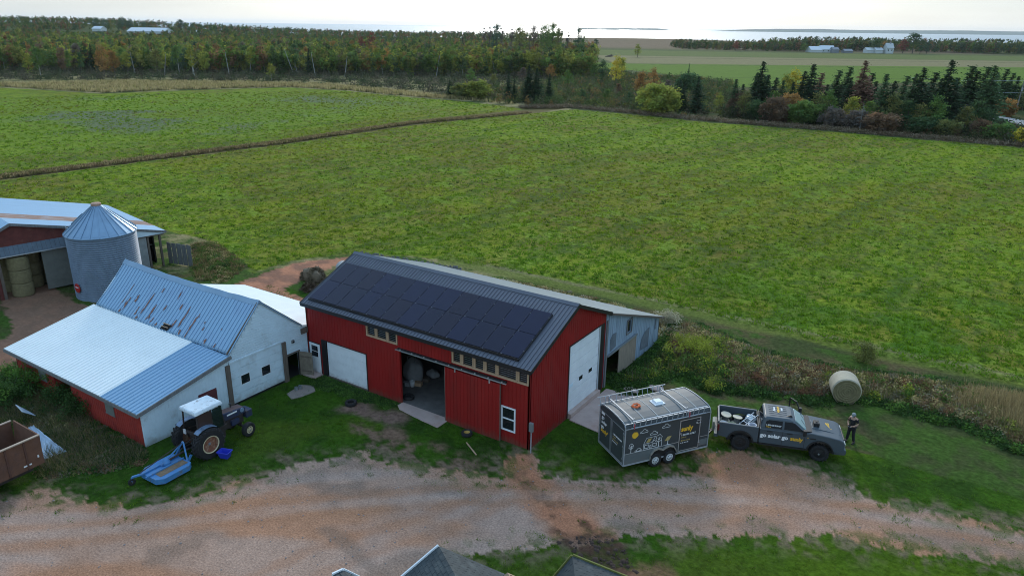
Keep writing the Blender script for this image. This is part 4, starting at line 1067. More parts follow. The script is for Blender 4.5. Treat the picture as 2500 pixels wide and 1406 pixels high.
# rear doors on the x=0 end, facing -x
for nme, a, b in (('rear_door', .07, 1.2), ('rear_door', 1.25, 2.38)):
    o = MB().box((-.02, a, .52), (0, b, 2.34)).build(nme, m_tr, tr_)
    f = MB(); w = .035
    for q in ((a, .52, a + w, 2.34), (b - w, .52, b, 2.34), (a + w, .52, b - w, .52 + w), (a + w, 2.34 - w, b - w, 2.34)): f.box((-.03, q[0], q[1]), (-.019, q[2], q[3]))
    f.build('door_trim', m_chrome, o)
    f = MB()
    yh = a + .02 if a < 1 else b - .02
    for zz in (.75, 1.4, 2.1): f.box((-.05, yh - .05, zz), (-.018, yh + .05, zz + .1))
    f.each('hinge', m_steel, o)
    MB().tube([(-.045, b - .06 if a < 1 else a + .06, .5), (-.045, b - .06 if a < 1 else a + .06, 2.35)], .012, 6).build('lock_bar', m_steel, o)
RB = (rad(90), 0, rad(-90))
text('lettering', 'go\nsolar\ngo', .26, m_let, tr_, (-.026, 2.22, 1.93), RB, .006)
text('lettering', 'sunly°', .30, m_yel, tr_, (-.026, 2.24, 1.20), RB, .008)
text('lettering', '1 833 GO SUNLY', .115, m_let, tr_, (-.026, 1.08, 1.62), RB, .003)
text('lettering', 'sunly.ca', .095, m_gold, tr_, (-.026, 1.08, 1.50), RB, .002)
text('lettering', '@wearesunly', .095, m_gold, tr_, (-.026, 1.08, 1.36), RB, .002)
mb = MB()
for k in range(5): mb.box((-.030, 1.03 - k * .10, 1.24), (-.024, 1.08 - k * .10, 1.285))
mb.build('icon_row', m_let, tr_)
MB().box((-.03, 1.95, 2.17), (-.022, 2.25, 2.31)).build('number_plate', m_let, tr_)
text('lettering', 'sunly', .36, m_yel, tr_, (3.19, -.017, 1.66), R90, .014, sx=.92)
mb = MB(); stroke(mb, circ(4.10, 1.98, .035, 12), .014, -.02); mb.build('degree_mark', m_let, tr_)
text('lettering', '1 833 GO SUNLY', .13, m_let, tr_, (3.22, -.017, 1.40), R90, .003, sx=.88)
text('lettering', 'sunly.ca', .10, m_gold, tr_, (3.22, -.017, 1.28), R90, .002)
text('lettering', '@wearesunly', .10, m_gold, tr_, (3.22, -.017, 1.10), R90, .002)
mb = MB()
for k in range(5): mb.box((3.22 + k * .10, -.020, .98), (3.27 + k * .10, -.014, 1.025))
mb.build('icon_row', m_let, tr_)
# drawn scene on the side
mb = MB(); pts = []
for k in range(32): a = 2 * math.pi * k / 32; r_ = .20 if k % 2 else .145; pts.append((.55 + r_ * math.cos(a), 2.02 + r_ * math.sin(a)))
mb.prism(pts, -.010, -.004, 'y').build('sun_drawing', m_yel, tr_)
def cloud(cx, cy, s):
    mb = MB(); p = [(-.2, 0), (-.22, .05), (-.15, .09), (-.1, .10), (-.06, .17), (.02, .19), (.09, .15), (.11, .10), (.17, .10), (.21, .05), (.18, 0)]
    stroke(mb, [(cx + a * s, cy + b * s) for a, b in p], .018, -.010, True); mb.build('cloud_drawing', m_let, tr_)
cloud(1.05, 2.05, 1.0); cloud(1.62, 1.84, 1.0); cloud(2.30, 2.08, 1.05)
def tree_dr(cx, b, h, r):
    mb = MB(); n = 18; cyc = b + h - r
    stroke(mb, [(cx + (r * (.88 + .12 * math.cos(6 * 2 * math.pi * k / n))) * math.cos(2 * math.pi * k / n + .3), cyc + r * 1.15 * (.9 + .1 * math.cos(6 * 2 * math.pi * k / n)) * math.sin(2 * math.pi * k / n + .3)) for k in range(n)], .018, -.010, True)
    stroke(mb, [(cx, b), (cx, cyc + .05)], .03, -.010); stroke(mb, [(cx, cyc - .1), (cx - .07, cyc)], .016, -.010); stroke(mb, [(cx, cyc - .12), (cx + .08, cyc + .02)], .016, -.010)
    mb.build('tree_drawing', m_let, tr_)
tree_dr(.37, 1.08, .50, .14); tree_dr(1.93, 1.10, .66, .19)
mb = MB(); stroke(mb, [(.60, 1.10), (.60, 1.15), (.68, 1.17), (.74, 1.24), (.88, 1.24), (.93, 1.17), (.96, 1.15), (.96, 1.10)], .02, -.010, True); stroke(mb, circ(.69, 1.11, .03, 8), .02, -.010); stroke(mb, circ(.88, 1.11, .03, 8), .02, -.010); mb.build('car_drawing', m_let, tr_)
mb = MB()
stroke(mb, [(1.07, 1.09), (1.07, 1.42), (1.22, 1.72), (1.72, 1.72)], .016, -.010); stroke(mb, [(1.07, 1.42), (1.55, 1.42), (1.72, 1.72)], .016, -.010); stroke(mb, [(1.55, 1.42), (1.55, 1.09), (1.07, 1.09)], .016, -.010)
stroke(mb, [(1.55, 1.42), (1.66, 1.52), (1.78, 1.40), (2.1, 1.40), (2.1, 1.09), (1.55, 1.09)], .016, -.010)
stroke(mb, [(1.13, 1.16), (1.34, 1.16), (1.34, 1.34), (1.13, 1.34)], .024, -.010, True); stroke(mb, [(1.60, 1.18), (1.80, 1.18), (1.80, 1.34), (1.60, 1.34)], .024, -.010, True); stroke(mb, [(1.42, 1.09), (1.42, 1.28), (1.49, 1.28), (1.49, 1.09)], .016, -.010)
mb.build('house_drawing', m_let, tr_)
mb = MB(); mb.prism([(1.20, 1.47), (1.40, 1.47), (1.52, 1.66), (1.32, 1.66)], -.013, -.005, 'y').prism([(2.26, 1.33), (2.52, 1.33), (2.66, 1.55), (2.42, 1.55)], -.013, -.005, 'y'); mb.build('solar_panel_drawing', m_gold, tr_)
mb = MB(); stroke(mb, [(2.46, 1.10), (2.46, 1.34)], .03, -.010); stroke(mb, [(2.36, 1.10), (2.56, 1.10)], .02, -.010); mb.build('stand_drawing', m_let, tr_)
# roof vent, rack, tongue
vv_ = MB(); vv_.box((2.25, 1.0, z1_ + .34), (2.85, 1.55, z1_ + .38)).build('vent_flange', m_white, tr_)
MB().hexa([(2.33, 1.07, z1_ + .38), (2.77, 1.07, z1_ + .38), (2.77, 1.48, z1_ + .38), (2.33, 1.48, z1_ + .38), (2.38, 1.11, z1_ + .47), (2.72, 1.11, z1_ + .47), (2.72, 1.44, z1_ + .47), (2.38, 1.44, z1_ + .47)]).build('roof_vent', m_white, tr_)
for xx in (.45, 3.45):
    mb = MB(); mb.bar((xx, .02, z1_ + .42), (xx, TW - .02, z1_ + .42), .05, .04)
    for yy in (.04, TW - .04): mb.bar((xx, yy, z1_ + .1), (xx, yy, z1_ + .52), .04, .05, (1, 0, 0))
    mb.build('rack_bar', m_alu, tr_)
mb = MB(); mb.bar((TL, .5, .45), (TL + 1.25, TW / 2, .45), .07, .1).bar((TL, TW - .5, .45), (TL + 1.25, TW / 2, .45), .07, .1).bar((TL + .9, TW / 2, .1), (TL + .9, TW / 2, .8), .06).box((TL + 1.2, TW / 2 - .06, .42), (TL + 1.4, TW / 2 + .06, .52)); mb.build('tongue', m_black, tr_)
MB().box((.2, .3, .3), (TL - .2, TW - .3, .45)).build('chassis', m_black, tr_)
def trp(x, y, z):
    c, s = math.cos(.978), math.sin(.978); return (4.876 + x * c - y * s, .771 + x * s + y * c, z)
def ladder(label, loc, rz, L, wdt, tilt, n, m=m_alu):
    t = thing('ladder', label, 'ladder', loc, rz, 'ladders on the trailer roof rack'); t.rotation_euler = (tilt, 0, rz)
    for yy in (0, wdt): MB().bar((0, yy, 0), (L, yy, 0), .03, .06).build('rail', m, t)
    for k in range(n): MB().bar(((k + .5) * L / n, .0, 0), ((k + .5) * L / n, wdt, 0), .028, .028).build('rung', m, t)
    return t
ladder('aluminium extension ladder standing on edge on the near side of the trailer roof', trp(.28, -.06, z1_ + .06), .978, 4.25, .42, rad(100), 14)
ladder('aluminium extension ladder on the far side of the trailer roof, sticking out past its rear', trp(-.18, TW - .05, z1_ + .14), .978, 4.0, .40, rad(72), 13)
for xx in (.42, 3.55): MB().bar((xx, -.09, z1_ + .02), (xx, -.09, z1_ + .30), .07, .02, (1, 0, 0)).build('red_strap', mat('strap_red', (.5, .08, .09), .7), tr_)
mb = MB(); r = random.Random(5); p = [trp(1.32, 1.25, z1_ + .385)]
base = (1.32, 1.28)
pts = []
for k in range(60):
    a = k * .9; rr2 = .10 + .12 * r.random(); pts.append(trp(base[0] + rr2 * math.cos(a) * 1.3, base[1] + rr2 * math.sin(a), z1_ + .385 + .05 * r.random()))
mb.tube(pts, .018, 5); tag(mb.build('orange_rope', mat('rope_orange', (.75, .17, .05), .7)), 'tangled orange rope lying on the trailer roof', 'rope')

# ================================================================== pickup truck
hd_ = .330
mid = (np.array([8.84, 6.26]) + np.array([12.43, 7.49])) / 2 + .84 * np.array([-math.sin(hd_), math.cos(hd_)])
tk = thing('pickup_truck', 'dark grey crew cab pickup with "go solar go sunly" lettering, towing the trailer', 'pickup truck', (mid[0], mid[1], 0), hd_)
m_tk = mat('truck_slate', (.062, .082, .098), .42, .0, .08, 2, spec=.5, mud=.55, mudc=(.16, .11, .08))
m_tkb = mat('black_plastic', (.015, .015, .016), .55)
def arch(cx, cz, r, a0, a1, n=9): return [(cx + r * math.cos(a0 + (a1 - a0) * k / n), cz + r * math.sin(a0 + (a1 - a0) * k / n)) for k in range(n + 1)]
fr_ = [(-1.03, .60)] + [(1.27, .60)] + arch(1.90, .50, .60, rad(170), rad(10)) + [(2.72, .60), (2.95, .66), (3.02, .80), (3.02, 1.12), (2.96, 1.24), (2.75, 1.34), (2.2, 1.42), (1.40, 1.50), (1.10, 1.42), (-1.03, 1.42)]
MB().prism(fr_, -.98, .98, 'y').build('front_body', m_tk, tk, bevel=.05)
bd = [(-3.04, .70), (-2.55, .62)] + arch(-1.90, .50, .60, rad(170), rad(10)) + [(-1.07, .60), (-1.07, 1.44), (-3.0, 1.46), (-3.06, 1.35)]
for s in (-1, 1): MB().prism(bd, s * .98, s * .86, 'y').build('bed_side', m_tk, tk, bevel=.025)
MB().box((-3.08, -.86, .72), (-2.99, .86, 1.45)).build('tailgate', m_tk, tk, bevel=.02)
MB().box((-2.99, -.86, .78), (-1.05, .86, .84)).box((-1.12, -.86, .84), (-1.06, .86, 1.42)).box((-2.3, .62, .84), (-1.5, .86, 1.05)).box((-2.3, -.86, .84), (-1.5, -.62, 1.05)).build('bed_liner', m_tkb, tk)
# cab: lofted rings
ring = lambda x0, x1, w, z, r=.10: [(x0, -w + r, z), (x0 + r * .4, -w, z), (x1 - r, -w, z), (x1, -w + r * 2, z), (x1, w - r * 2, z), (x1 - r, w, z), (x0 + r * .4, w, z), (x0, w - r, z)]
rg = [ring(-1.02, 1.36, .95, 1.40), ring(-.99, 1.18, .93, 1.52), ring(-.88, .60, .80, 1.94, .12), ring(-.80, .46, .70, 2.0, .14)]
vs = [p for q in rg for p in q]; fs = []
for j in range(3):
    for k in range(8): fs.append((j * 8 + k, j * 8 + (k + 1) % 8, (j + 1) * 8 + (k + 1) % 8, (j + 1) * 8 + k))
fs += [tuple(range(24, 32)), tuple(range(7, -1, -1))]
cab = MB().add(vs, fs).build('cab', m_tk, tk, bevel=.02)
mb = MB()
for k in range(6): mb.box((-.62, -.5 + k * .2 - .01, 2.0), (.25, -.5 + k * .2 + .01, 2.012))
mb.build('roof_ribs', m_tk, cab)
def sidept(x, z, s, o=.012):     # a point on the cab side
    t = (z - 1.52) / (1.94 - 1.52); return (x, s * (.93 + (.80 - .93) * t + o), z)
def win(name, pts, s, m=m_glass):
    ps = [sidept(x, z, s) for x, z in pts]; qs = [sidept(x, z, s, -.02) for x, z in pts]; n = len(ps)
    return MB().add(ps + qs, [tuple(range(n)), tuple(range(2 * n - 1, n - 1, -1))] + [(i, (i + 1) % n, n + (i + 1) % n, n + i) for i in range(n)]).build(name, m, tk)
m_wind = mat('tinted_glass', (.012, .014, .017), .10, 0, spec=.15)
m_ws = mat('windscreen_glass', (.24, .37, .38), .22, 0, spec=1.0)  # bright teal sky reflection is put into the base colour
for s in (-1, 1):
    win('side_window', [(-.80, 1.50), (.02, 1.50), (.02, 1.87), (-.62, 1.87), (-.76, 1.80)], s, m_wind)
    win('side_window', [(.12, 1.50), (1.06, 1.50), (.62, 1.84), (.50, 1.87), (.12, 1.87)], s, m_wind)
o_ = .012
MB().hexa([(1.20, -.80, 1.48), (1.20, .80, 1.48), (.62, .66, 1.90), (.62, -.66, 1.90), (1.222, -.80, 1.505), (1.222, .80, 1.505), (.655, .66, 1.925), (.655, -.66, 1.925)]).build('windscreen', m_ws, tk)
MB().add([(-1.01, -.78, 1.50), (-1.01, .78, 1.50), (-.905, .66, 1.89), (-.905, -.66, 1.89)], [(0, 1, 2, 3)]).build('rear_window', m_wind, tk)
mb = MB()
for y in (-.45, .25): mb.bar((1.22, y, 1.50), (1.0, y + .42, 1.675), .02, .02)
mb.each('wiper', m_tkb, tk)
MB().box((1.13, -.86, 1.475), (1.44, .86, 1.53)).build('cowl', m_tkb, tk)
hs_ = MB(); hs_.prism([(1.45, 1.44), (2.80, 1.29), (2.86, 1.31), (2.2, 1.45), (1.5, 1.52)], -.42, .42, 'y').build('hood_bulge', m_tk, tk, bevel=.03)
for s in (-1, 1):
    wheel(tk, -1.9, s * .84, .43, .43, .30, .27, m_tkb, s, 8, lug=18, spm=m_steel if False else m_black, deep=.8)
    wheel(tk, 1.9, s * .84, .43, .43, .30, .27, m_tkb, s, 8, lug=18, rz=rad(-6), deep=.8)
    for cx in (-1.9, 1.9):
        fl_ = MB(); A = arch(cx, .50, .60, rad(178), rad(2), 12); B = arch(cx, .50, .66, rad(178), rad(2), 12)
        for i in range(12): fl_.hexa([(A[i][0], s * .975, A[i][1]), (A[i + 1][0], s * .975, A[i + 1][1]), (A[i + 1][0], s * 1.02, A[i + 1][1]), (A[i][0], s * 1.02, A[i][1]), (B[i][0], s * .975, B[i][1]), (B[i + 1][0], s * .975, B[i + 1][1]), (B[i + 1][0], s * 1.01, B[i + 1][1]), (B[i][0], s * 1.01, B[i][1])])
        fl_.build('arch_trim', m_tkb, tk)
    for x in (-.55, .40): MB().box((x - .14, s * .98, 1.30), (x + .14, s * 1.02, 1.345)).build('door_handle', m_tkb, tk, bevel=.01)
    mb = MB(); mb.box((1.0, s * .94, 1.50), (1.12, s * 1.12, 1.56)); mb.box((.98, s * 1.10, 1.44), (1.14, s * 1.30, 1.74)); mb.build('mirror', m_tkb, tk, bevel=.02)
    MB().box((2.78, s * .60, 1.02), (3.04, s * .965, 1.16)).build('headlight', mat('headlight_glass', (.6, .6, .55), .15, .3), tk, bevel=.02)
    MB().box((-3.085, s * .86, .98), (-2.98, s * .99, 1.34)).build('taillight', mat('taillight_red', (.12, .01, .01), .3), tk, bevel=.015)
    MB().box((-1.0, s * .82, .50), (1.2, s * .98, .59)).build('running_board', m_tkb, tk)
MB().box((2.99, -.56, .86), (3.06, .56, 1.18)).build('grille', m_tkb, tk, bevel=.02)
MB().prism([(2.60, .48), (3.08, .50), (3.14, .60), (3.12, .78), (2.95, .82), (2.60, .74)], -.95, .95, 'y').build('front_bumper', m_tk, tk, bevel=.03)
MB().box((-3.22, -.92, .55), (-3.02, .92, .74)).build('rear_bumper', m_tk, tk, bevel=.03)
MB().box((-2.6, -.7, .38), (2.7, .7, .62)).build('underbody', m_black, tk)
MB().box((1.38, -1.0, 1.18), (1.66, -.975, 1.24)).build('fender_vent', m_tkb, tk)
mb = MB()
for x in (-1.045, .07, 1.13): mb.box((x - .008, -.988, .66), (x + .008, -.975, 1.42))
mb.build('door_gap', m_black, tk)
MB().prism([(-.30 + .5, 0), (.0 + .5, 0), (-.05 + .5, .07), (-.12 + .5, .08)], -.03, .03, 'y').build('roof_antenna', m_tkb, tk, loc=(0, -.45, 2.0))
# far front door standing open
fd = MB().box((0, -.03, .62), (-1.02, .03, 1.42)).build('open_door', m_tk, tk, loc=(1.15, 1.0, 0), rz=rad(-58))
mb = MB(); mb.bar((0, 0, 1.42), (-.50, -.02, 1.95), .05, .05).bar((-.50, -.02, 1.95), (-1.0, -.02, 1.93), .05, .05).bar((-1.0, -.02, 1.93), (-1.02, 0, 1.42), .05, .05); mb.build('window_frame', m_tkb, fd)
text('lettering', 'go solar go', .285, m_let, tk, (-.98, -.992, .98), R90, .013, sx=1.04)
text('lettering', 'sunly', .285, m_yel, tk, (.46, -.992, .98), R90, .012, sx=1.0)
mb = MB(); stroke(mb, circ(1.27, 1.23, .028, 12), .012, -.998); mb.build('degree_mark', m_yel, tk)
ty = math.atan2(.13, .42)
text('lettering', '1 833 GO SUNLY', .098, m_let, tk, sidept(-.76, 1.60, -1, .02), (rad(90) - ty, 0, 0), .003)
text('lettering', 'sunly.ca', .075, m_yel, tk, sidept(-.76, 1.53, -1, .02), (rad(90) - ty, 0, 0), .002)
text('lettering', 'clean', .16, m_let, tk, (-.02, .36, 2.014), (0, 0, rad(-90)), .006)
text('lettering', 'affordable', .16, m_yel, tk, (-.20, .46, 2.014), (0, 0, rad(-90)), .006)
text('lettering', 'energy', .16, m_let, tk, (-.38, .36, 2.014), (0, 0, rad(-90)), .006)
text('lettering', 'sunly°', .34, m_yel, tk, (2.22, .42, 1.458), (0, rad(6.5), rad(-90)), .012)
MB().box((-3.30, -.20, .5), (-3.2, .35, 1.0)).build('hitch_cover', mat('pale_green_box', (.40, .42, .34), .7), tk)
def tkp(x, y, z=0):
    c, s = math.cos(hd_), math.sin(hd_); return (mid[0] + x * c - y * s, mid[1] + x * s + y * c, z)
cs0 = MB(); cs0.box((-.14, -.2, 0), (.14, .2, .20)).box((-.04, -.1, .2), (.04, .1, .24)); bx = cs0.build('equipment_case', m_tkb, loc=tkp(1.72, -.02, 1.49), rz=hd_, bevel=.02); tag(bx, 'small black case sitting on the pickup hood by the windscreen', 'case')
# load in the bed
m_cream = mat('cream_board', (.62, .55, .42), .7)
def spool(label, x, y, z, R, H, tilt, m1=m_cream):
    t = thing('cable_spool', label, 'cable spool', tkp(x, y, z), hd_); t.rotation_euler = (tilt, rad(6), hd_)
    MB().lathe([(.001, H), (R, H), (R, H + .03), (.06, H + .03), (.06, H + .031), (.001, H + .031)], n=28).build('flange', m1, t); MB().lathe([(.001, 0), (R, 0), (R, .03), (.001, .03)], n=28).build('flange', m1, t)
    MB().lathe([(R * .6, .03), (R * .6, H)], n=24).build('drum', m_greywood, t)
spool('cream cable spool at the rear corner of the pickup bed', -2.68, .40, .86, .27, .36, rad(4)); spool('cream cable spool second from the tailgate in the pickup bed', -2.1, .25, .86, .25, .34, rad(-6))
def pail(name, label, cat, loc, R, H, m, mi=None, handle=True):
    t = thing(name, label, cat, loc); MB().lathe([(R * .82, 0), (R, H), (R + .012, H), (R + .012, H - .03), (R * .97, H - .02), (R * .78, .02), (.001, .02)], n=24).build('pail', m, t, smooth=True)
    if mi: MB().lathe([(.001, H * .8), (R * .9, H * .8)], n=20).build('contents', mi, t)
    if handle: MB().tube([(R * math.cos(a), R * .9 * math.sin(a) * 0 - .0, H + .12 * math.sin(a)) for a in [math.pi * k / 8 for k in range(9)]], .006, 5).build('handle', m_steel, t)
    return t
pail('bucket', 'white plastic bucket in the near rear corner of the pickup bed', 'bucket', tkp(-2.78, -.52, .86), .2, .36, m_white)
pail('bucket', 'green-lidded tub beside the white bucket in the pickup bed', 'tub', tkp(-2.38, -.5, .86), .24, .32, mat('pale_green', (.42, .50, .30), .6), mat('pale_green_lid', (.50, .58, .36), .6))
mb = MB()
for k in range(5): mb.lathe([(.20 + .03 * math.cos(a), .03 * math.sin(a) + k * .045) for a in [2 * math.pi * i / 6 for i in range(6)]], n=28, closed=True)
o = mb.build('hose_coil', m_tkb, loc=tkp(-1.62, .12, .9)); tag(o, 'black hose coil in the middle of the pickup bed', 'hose coil')
mb = MB()
for k in range(6): mb.lathe([(.22 - .01 * abs(k - 2.5) + .03 * math.cos(a), .03 * math.sin(a) + k * .05) for a in [2 * math.pi * i / 6 for i in range(6)]], n=28, closed=True)
o = mb.build('conduit_coil', mat('white_conduit', (.62, .66, .74), .5), loc=tkp(-1.36, -.50, 1.04)); tag(o, 'white coil of conduit heaped behind the cab in the pickup bed', 'conduit coil')
r = random.Random(8); V = []; 
bm = bmesh.new(); bmesh.ops.create_icosphere(bm, subdivisions=3, radius=.30)
for v in bm.verts: v.co *= 1 + r.uniform(-.14, .14); v.co.z *= .8
me = bpy.data.meshes.new('plastic_bag'); bm.to_mesh(me); bm.free(); me.materials.append(mat('clear_plastic', (.55, .62, .66), .25, .1)); o = bpy.data.objects.new('plastic_bag', me); COL.objects.link(o); o.location = tkp(-1.38, .42, 1.12); tag(o, 'crumpled clear plastic bag against the pickup cab', 'bag')
t = thing('step_ladder', 'small steel ladder lying across the pickup bed', 'ladder', tkp(-1.9, -.45, .95), hd_ + rad(48)); t.rotation_euler = (rad(0), rad(-24), hd_ + rad(42))
for y in (0, .3): MB().bar((0, y, 0), (1.25, y, 0), .03, .05).build('rail', m_chrome, t)
for k in range(4): MB().bar((.2 + k * .28, 0, 0), (.2 + k * .28, .3, 0), .03).build('rung', m_chrome, t)
for i, (a, b) in enumerate((((-2.2, -.75), (-1.5, -.55)), ((-2.0, -.8), (-1.3, -.7)))):
    o = MB().bar(tkp(a[0], a[1], .9), tkp(b[0], b[1], .96), .08, .05).build('aluminium_rail', m_chrome); tag(o, ['longer', 'shorter'][i] + ' aluminium offcut on the floor of the pickup bed', 'metal rail', 'offcuts in the pickup bed')

# ================================================================== hay bale in the grass
round_bale('hay_bale', 'pale net-wrapped round hay bale standing in the grass behind the pickup', (12.22, 15.1, 0), R=.80, L=1.30, upright=False, rz=rad(-14) + YAW, side=m_haywrap)
round_bale('hay_bale', 'grey wrapped round bale half hidden by the barn roof edge', tuple(at(842, 674)) + (0,), R=.62, L=1.2, upright=False, rz=rad(60), side=mat('grey_wrap', (.30, .31, .31), .6, 0, .2, 3))

# ================================================================== tractor
tx = thing('tractor', 'old blue-grey farm tractor with dented white cab roof and rusty rims', 'tractor', (-13.52, -9.55, 0), rad(90))
m_tb = mat('faded_tractor_blue', (.03, .048, .11), .5, .1, .3, 3, col2=(.05, .04, .04), c2scale=3, c2lo=.45, c2hi=.65)
m_trd = mat('rusty_dark_metal', (.045, .035, .032), .7, .2, .3, 4)
m_rimr = mat('rusty_rim', (.30, .13, .08), .7, .2, .3, 5, col2=(.45, .36, .26), c2scale=3, c2lo=.5, c2hi=.7)
m_rimy = mat('cream_rim', (.55, .47, .30), .6, 0, .2, 4)
for s in (-1, 1):
    wheel(tx, 0, s * .82, .78, .78, .44, .43, m_rimr, s, 0, lug=22, deep=.1)
    wheel(tx, 2.40, s * .72, .38, .38, .26, .20, m_rimy, s, 6, deep=.6, rz=rad(4))
for s in (-1, 1):   # rim lip
    MB().lathe([(.43, s * .20), (.46, s * .225), (.44, s * .235), (.40, s * .21)], axis='y', n=36, closed=True).build('rim_lip', m_rimy, tx, loc=(0, s * .82, .78))
MB().tube([(0, -.7, .78), (0, .7, .78)], .12, 12).build('rear_axle', m_trd, tx)
MB().box((-.25, -.28, .55), (1.0, .28, 1.05)).build('gearbox', m_trd, tx, bevel=.03)
MB().box((1.0, -.20, .62), (2.55, .20, 1.15)).build('engine', m_trd, tx, bevel=.02)
MB().bar((2.40, -.62, .42), (2.40, .62, .42), .10, .09).bar((2.4, 0, .42), (2.4, 0, .7), .14, .2).build('front_axle', m_trd, tx)
hood = MB().prism([(1.22, 1.15), (2.62, 1.12), (2.68, 1.35), (2.60, 1.47), (1.22, 1.60)], -.27, .27, 'y').build('hood', m_tb, tx, bevel=.03)
MB().add([(1.24, -.22, 1.608), (2.56, -.22, 1.482), (2.56, .22, 1.482), (1.24, .22, 1.608)], [(0, 1, 2, 3)]).build('hood_top', mat('brown_hood_paint', (.10, .055, .05), .6, 0, .2, 4), hood)
MB().box((1.55, -.285, 1.38), (2.15, -.275, 1.46)).build('badge_strip', m_let, hood)
MB().lathe([(.001, 0), (.12, 0), (.12, -.03), (.001, -.03)], (2.45, -.28, 1.36), 'y', 20).build('round_headlight', mat('lamp_blue', (.25, .35, .5), .3, .3), hood)
MB().box((2.66, -.30, .78), (3.05, .30, 1.18)).build('weight_block', m_tb, tx, bevel=.03)
MB().box((1.75, -.34, .75), (2.2, -.2, 1.02)).build('battery_box', m_tb, tx)
MB().tube([(1.42, .38, 1.3), (1.42, .38, 1.42), (1.42, .38, 1.95)], [.05, .085, .085], 12).build('muffler', mat('pale_muffler', (.40, .40, .40), .6), tx)
MB().tube([(1.42, .38, 1.9), (1.42, .38, 2.35)], .025, 8).build('exhaust_pipe', m_trd, tx)
MB().tube([(2.1, .16, 1.5), (2.1, .16, 1.70)], .03, 8).lathe([(.06, 1.70), (.08, 1.74), (.001, 1.78)], (2.1, .16, 0), 'z', 12).build('air_intake', m_black, tx)
# cab frame
cx0, cx1, cyh = -.30, 1.18, .58
mb = MB()
P4 = [(cx0, -cyh), (cx0, cyh), (cx1, -cyh * .86), (cx1, cyh * .86)]
for (x, y) in P4: MB().bar((x + (.05 if x > 0 else -.02), y * 1.02, 1.18), (x * (.88 if x > 0 else .9), y * .94, 2.38), .06, .06, (1, 0, 0)).build('cab_post', m_trd, tx)
for s in (-1, 1): MB().bar((.52, s * .60, 1.1), (.48, s * .56, 2.38), .05, .05, (1, 0, 0)).build('cab_post', m_trd, tx)
MB().box((cx0 - .02, -.62, 1.12), (cx0 + .06, .62, 1.24)).box((cx0, -.62, 1.08), (cx1 + .1, -.56, 1.2)).box((cx0, .56, 1.08), (cx1 + .1, .62, 1.2)).box((cx1 - .02, -.5, 1.2), (cx1 + .08, .5, 1.28)).build('cab_sill', m_trd, tx)
MB().box((.05, -.60, .55), (1.15, -.56, 1.10)).box((.05, .56, .55), (1.15, .60, 1.10)).box((.0, -.56, .85), (1.15, .56, .93)).build('cab_floor', m_trd, tx)
m_cg = mat('cab_glass', (.05, .08, .08), .08, 0, spec=.8, trans=.75)
mb = MB(); mb.box((.55, -.60, 1.2), (1.10, -.59, 2.32)).box((.55, .59, 1.2), (1.10, .60, 2.32)); mb.each('cab_glass', m_cg, tx)
MB().box((-.25, -.60, 1.2), (.48, -.59, 2.32)).build('brown_tinted_window', mat('dusty_brown_glass', (.05, .03, .028), .3), tx)
MB().box((.25, -.25, .95), (.7, .25, 1.1)).box((.2, -.24, 1.1), (.32, .24, 1.6)).build('seat', m_black, tx, bevel=.04)
MB().lathe([(.19, 0), (.21, .02), (.19, .04)], (0, 0, 0), 'z', 20, True).build('steering_wheel', m_black, tx, loc=(.95, 0, 1.45))
rf = MB(); rr3 = [(-.42, -.70), (1.22, -.62), (1.22, .62), (-.42, .70)]
rf.hexa([(x, y, 2.36) for x, y in rr3] + [(x * .93, y * .9, 2.56) for x, y in rr3])
rf.build('cab_roof', mat('dirty_white_roof', (.62, .72, .78), .5, 0, .12, 3, col2=(.22, .22, .22), c2scale=4, c2lo=.55, c2hi=.72), tx, bevel=.06)
for s in (-1, 1):   # fenders
    fn = MB(); A = arch(0, .78, .87, rad(128), rad(52), 8)
    for i in range(8): fn.hexa([(A[i][0], s * .56, A[i][1]), (A[i + 1][0], s * .56, A[i + 1][1]), (A[i + 1][0], s * .90, A[i + 1][1]), (A[i][0], s * .90, A[i][1]), (A[i][0], s * .56, A[i][1] + .03), (A[i + 1][0], s * .56, A[i + 1][1] + .03), (A[i + 1][0], s * .90, A[i + 1][1] + .03), (A[i][0], s * .90, A[i][1] + .03)])
    fn.build('fender', mat('fender_blue', (.16, .24, .36), .5, .1, .3, 3, col2=(.05, .05, .06), c2scale=4), tx)
MB().bar((-.1, -.3, .5), (-.85, -.38, .42), .05).bar((-.1, .3, .5), (-.85, .38, .42), .05).bar((-.2, 0, .95), (-.7, 0, .8), .05).each('hitch_arms', m_trd, tx)
MB().box((-.38, .42, 1.05), (-.33, .62, 1.30)).build('reflector', m_let, tx)
# rotary cutter behind it
mw = thing('rotary_cutter', 'bright blue rotary cutter with A-frame hitch behind the tractor', 'mower', (-13.15, -11.55, 0), rad(2))
m_bl = mat('cutter_blue', (.06, .22, .48), .55, 0, .2, 4, col2=(.12, .13, .14), c2scale=4, c2lo=.52, c2hi=.7)
dk_ = [(-.80, .85), (.62, .85), (.82, .62), (.82, -.70), (.55, -.98), (-.55, -.98), (-.80, -.62)]
MB().prism(dk_, .30, .36, 'z').build('deck', m_bl, mw)
MB().prism([(a * 1.0, b * 1.0) for a, b in dk_], .10, .30, 'z').build('skirt', m_bl, mw)
MB().box((-.05, -.7, .365), (.55, .75, .372)).build('dried_mud', mat('dried_mud', (.20, .14, .09), .9, 0, .3, 5), mw)
for x in (-.35, .05): MB().box((x, -1.15, .37), (x + .07, .85, .44)).each('beam', m_bl, mw)
MB().lathe([(.20, .37), (.2, .5), (.13, .62), (.09, .66), (.001, .66)], (-.18, .1, 0), n=16).build('gearbox', m_bl, mw)
MB().tube([(-.18, .2, .52), (-.1, 1.35, .62)], .05, 10).build('drive_shaft', m_trd, mw)
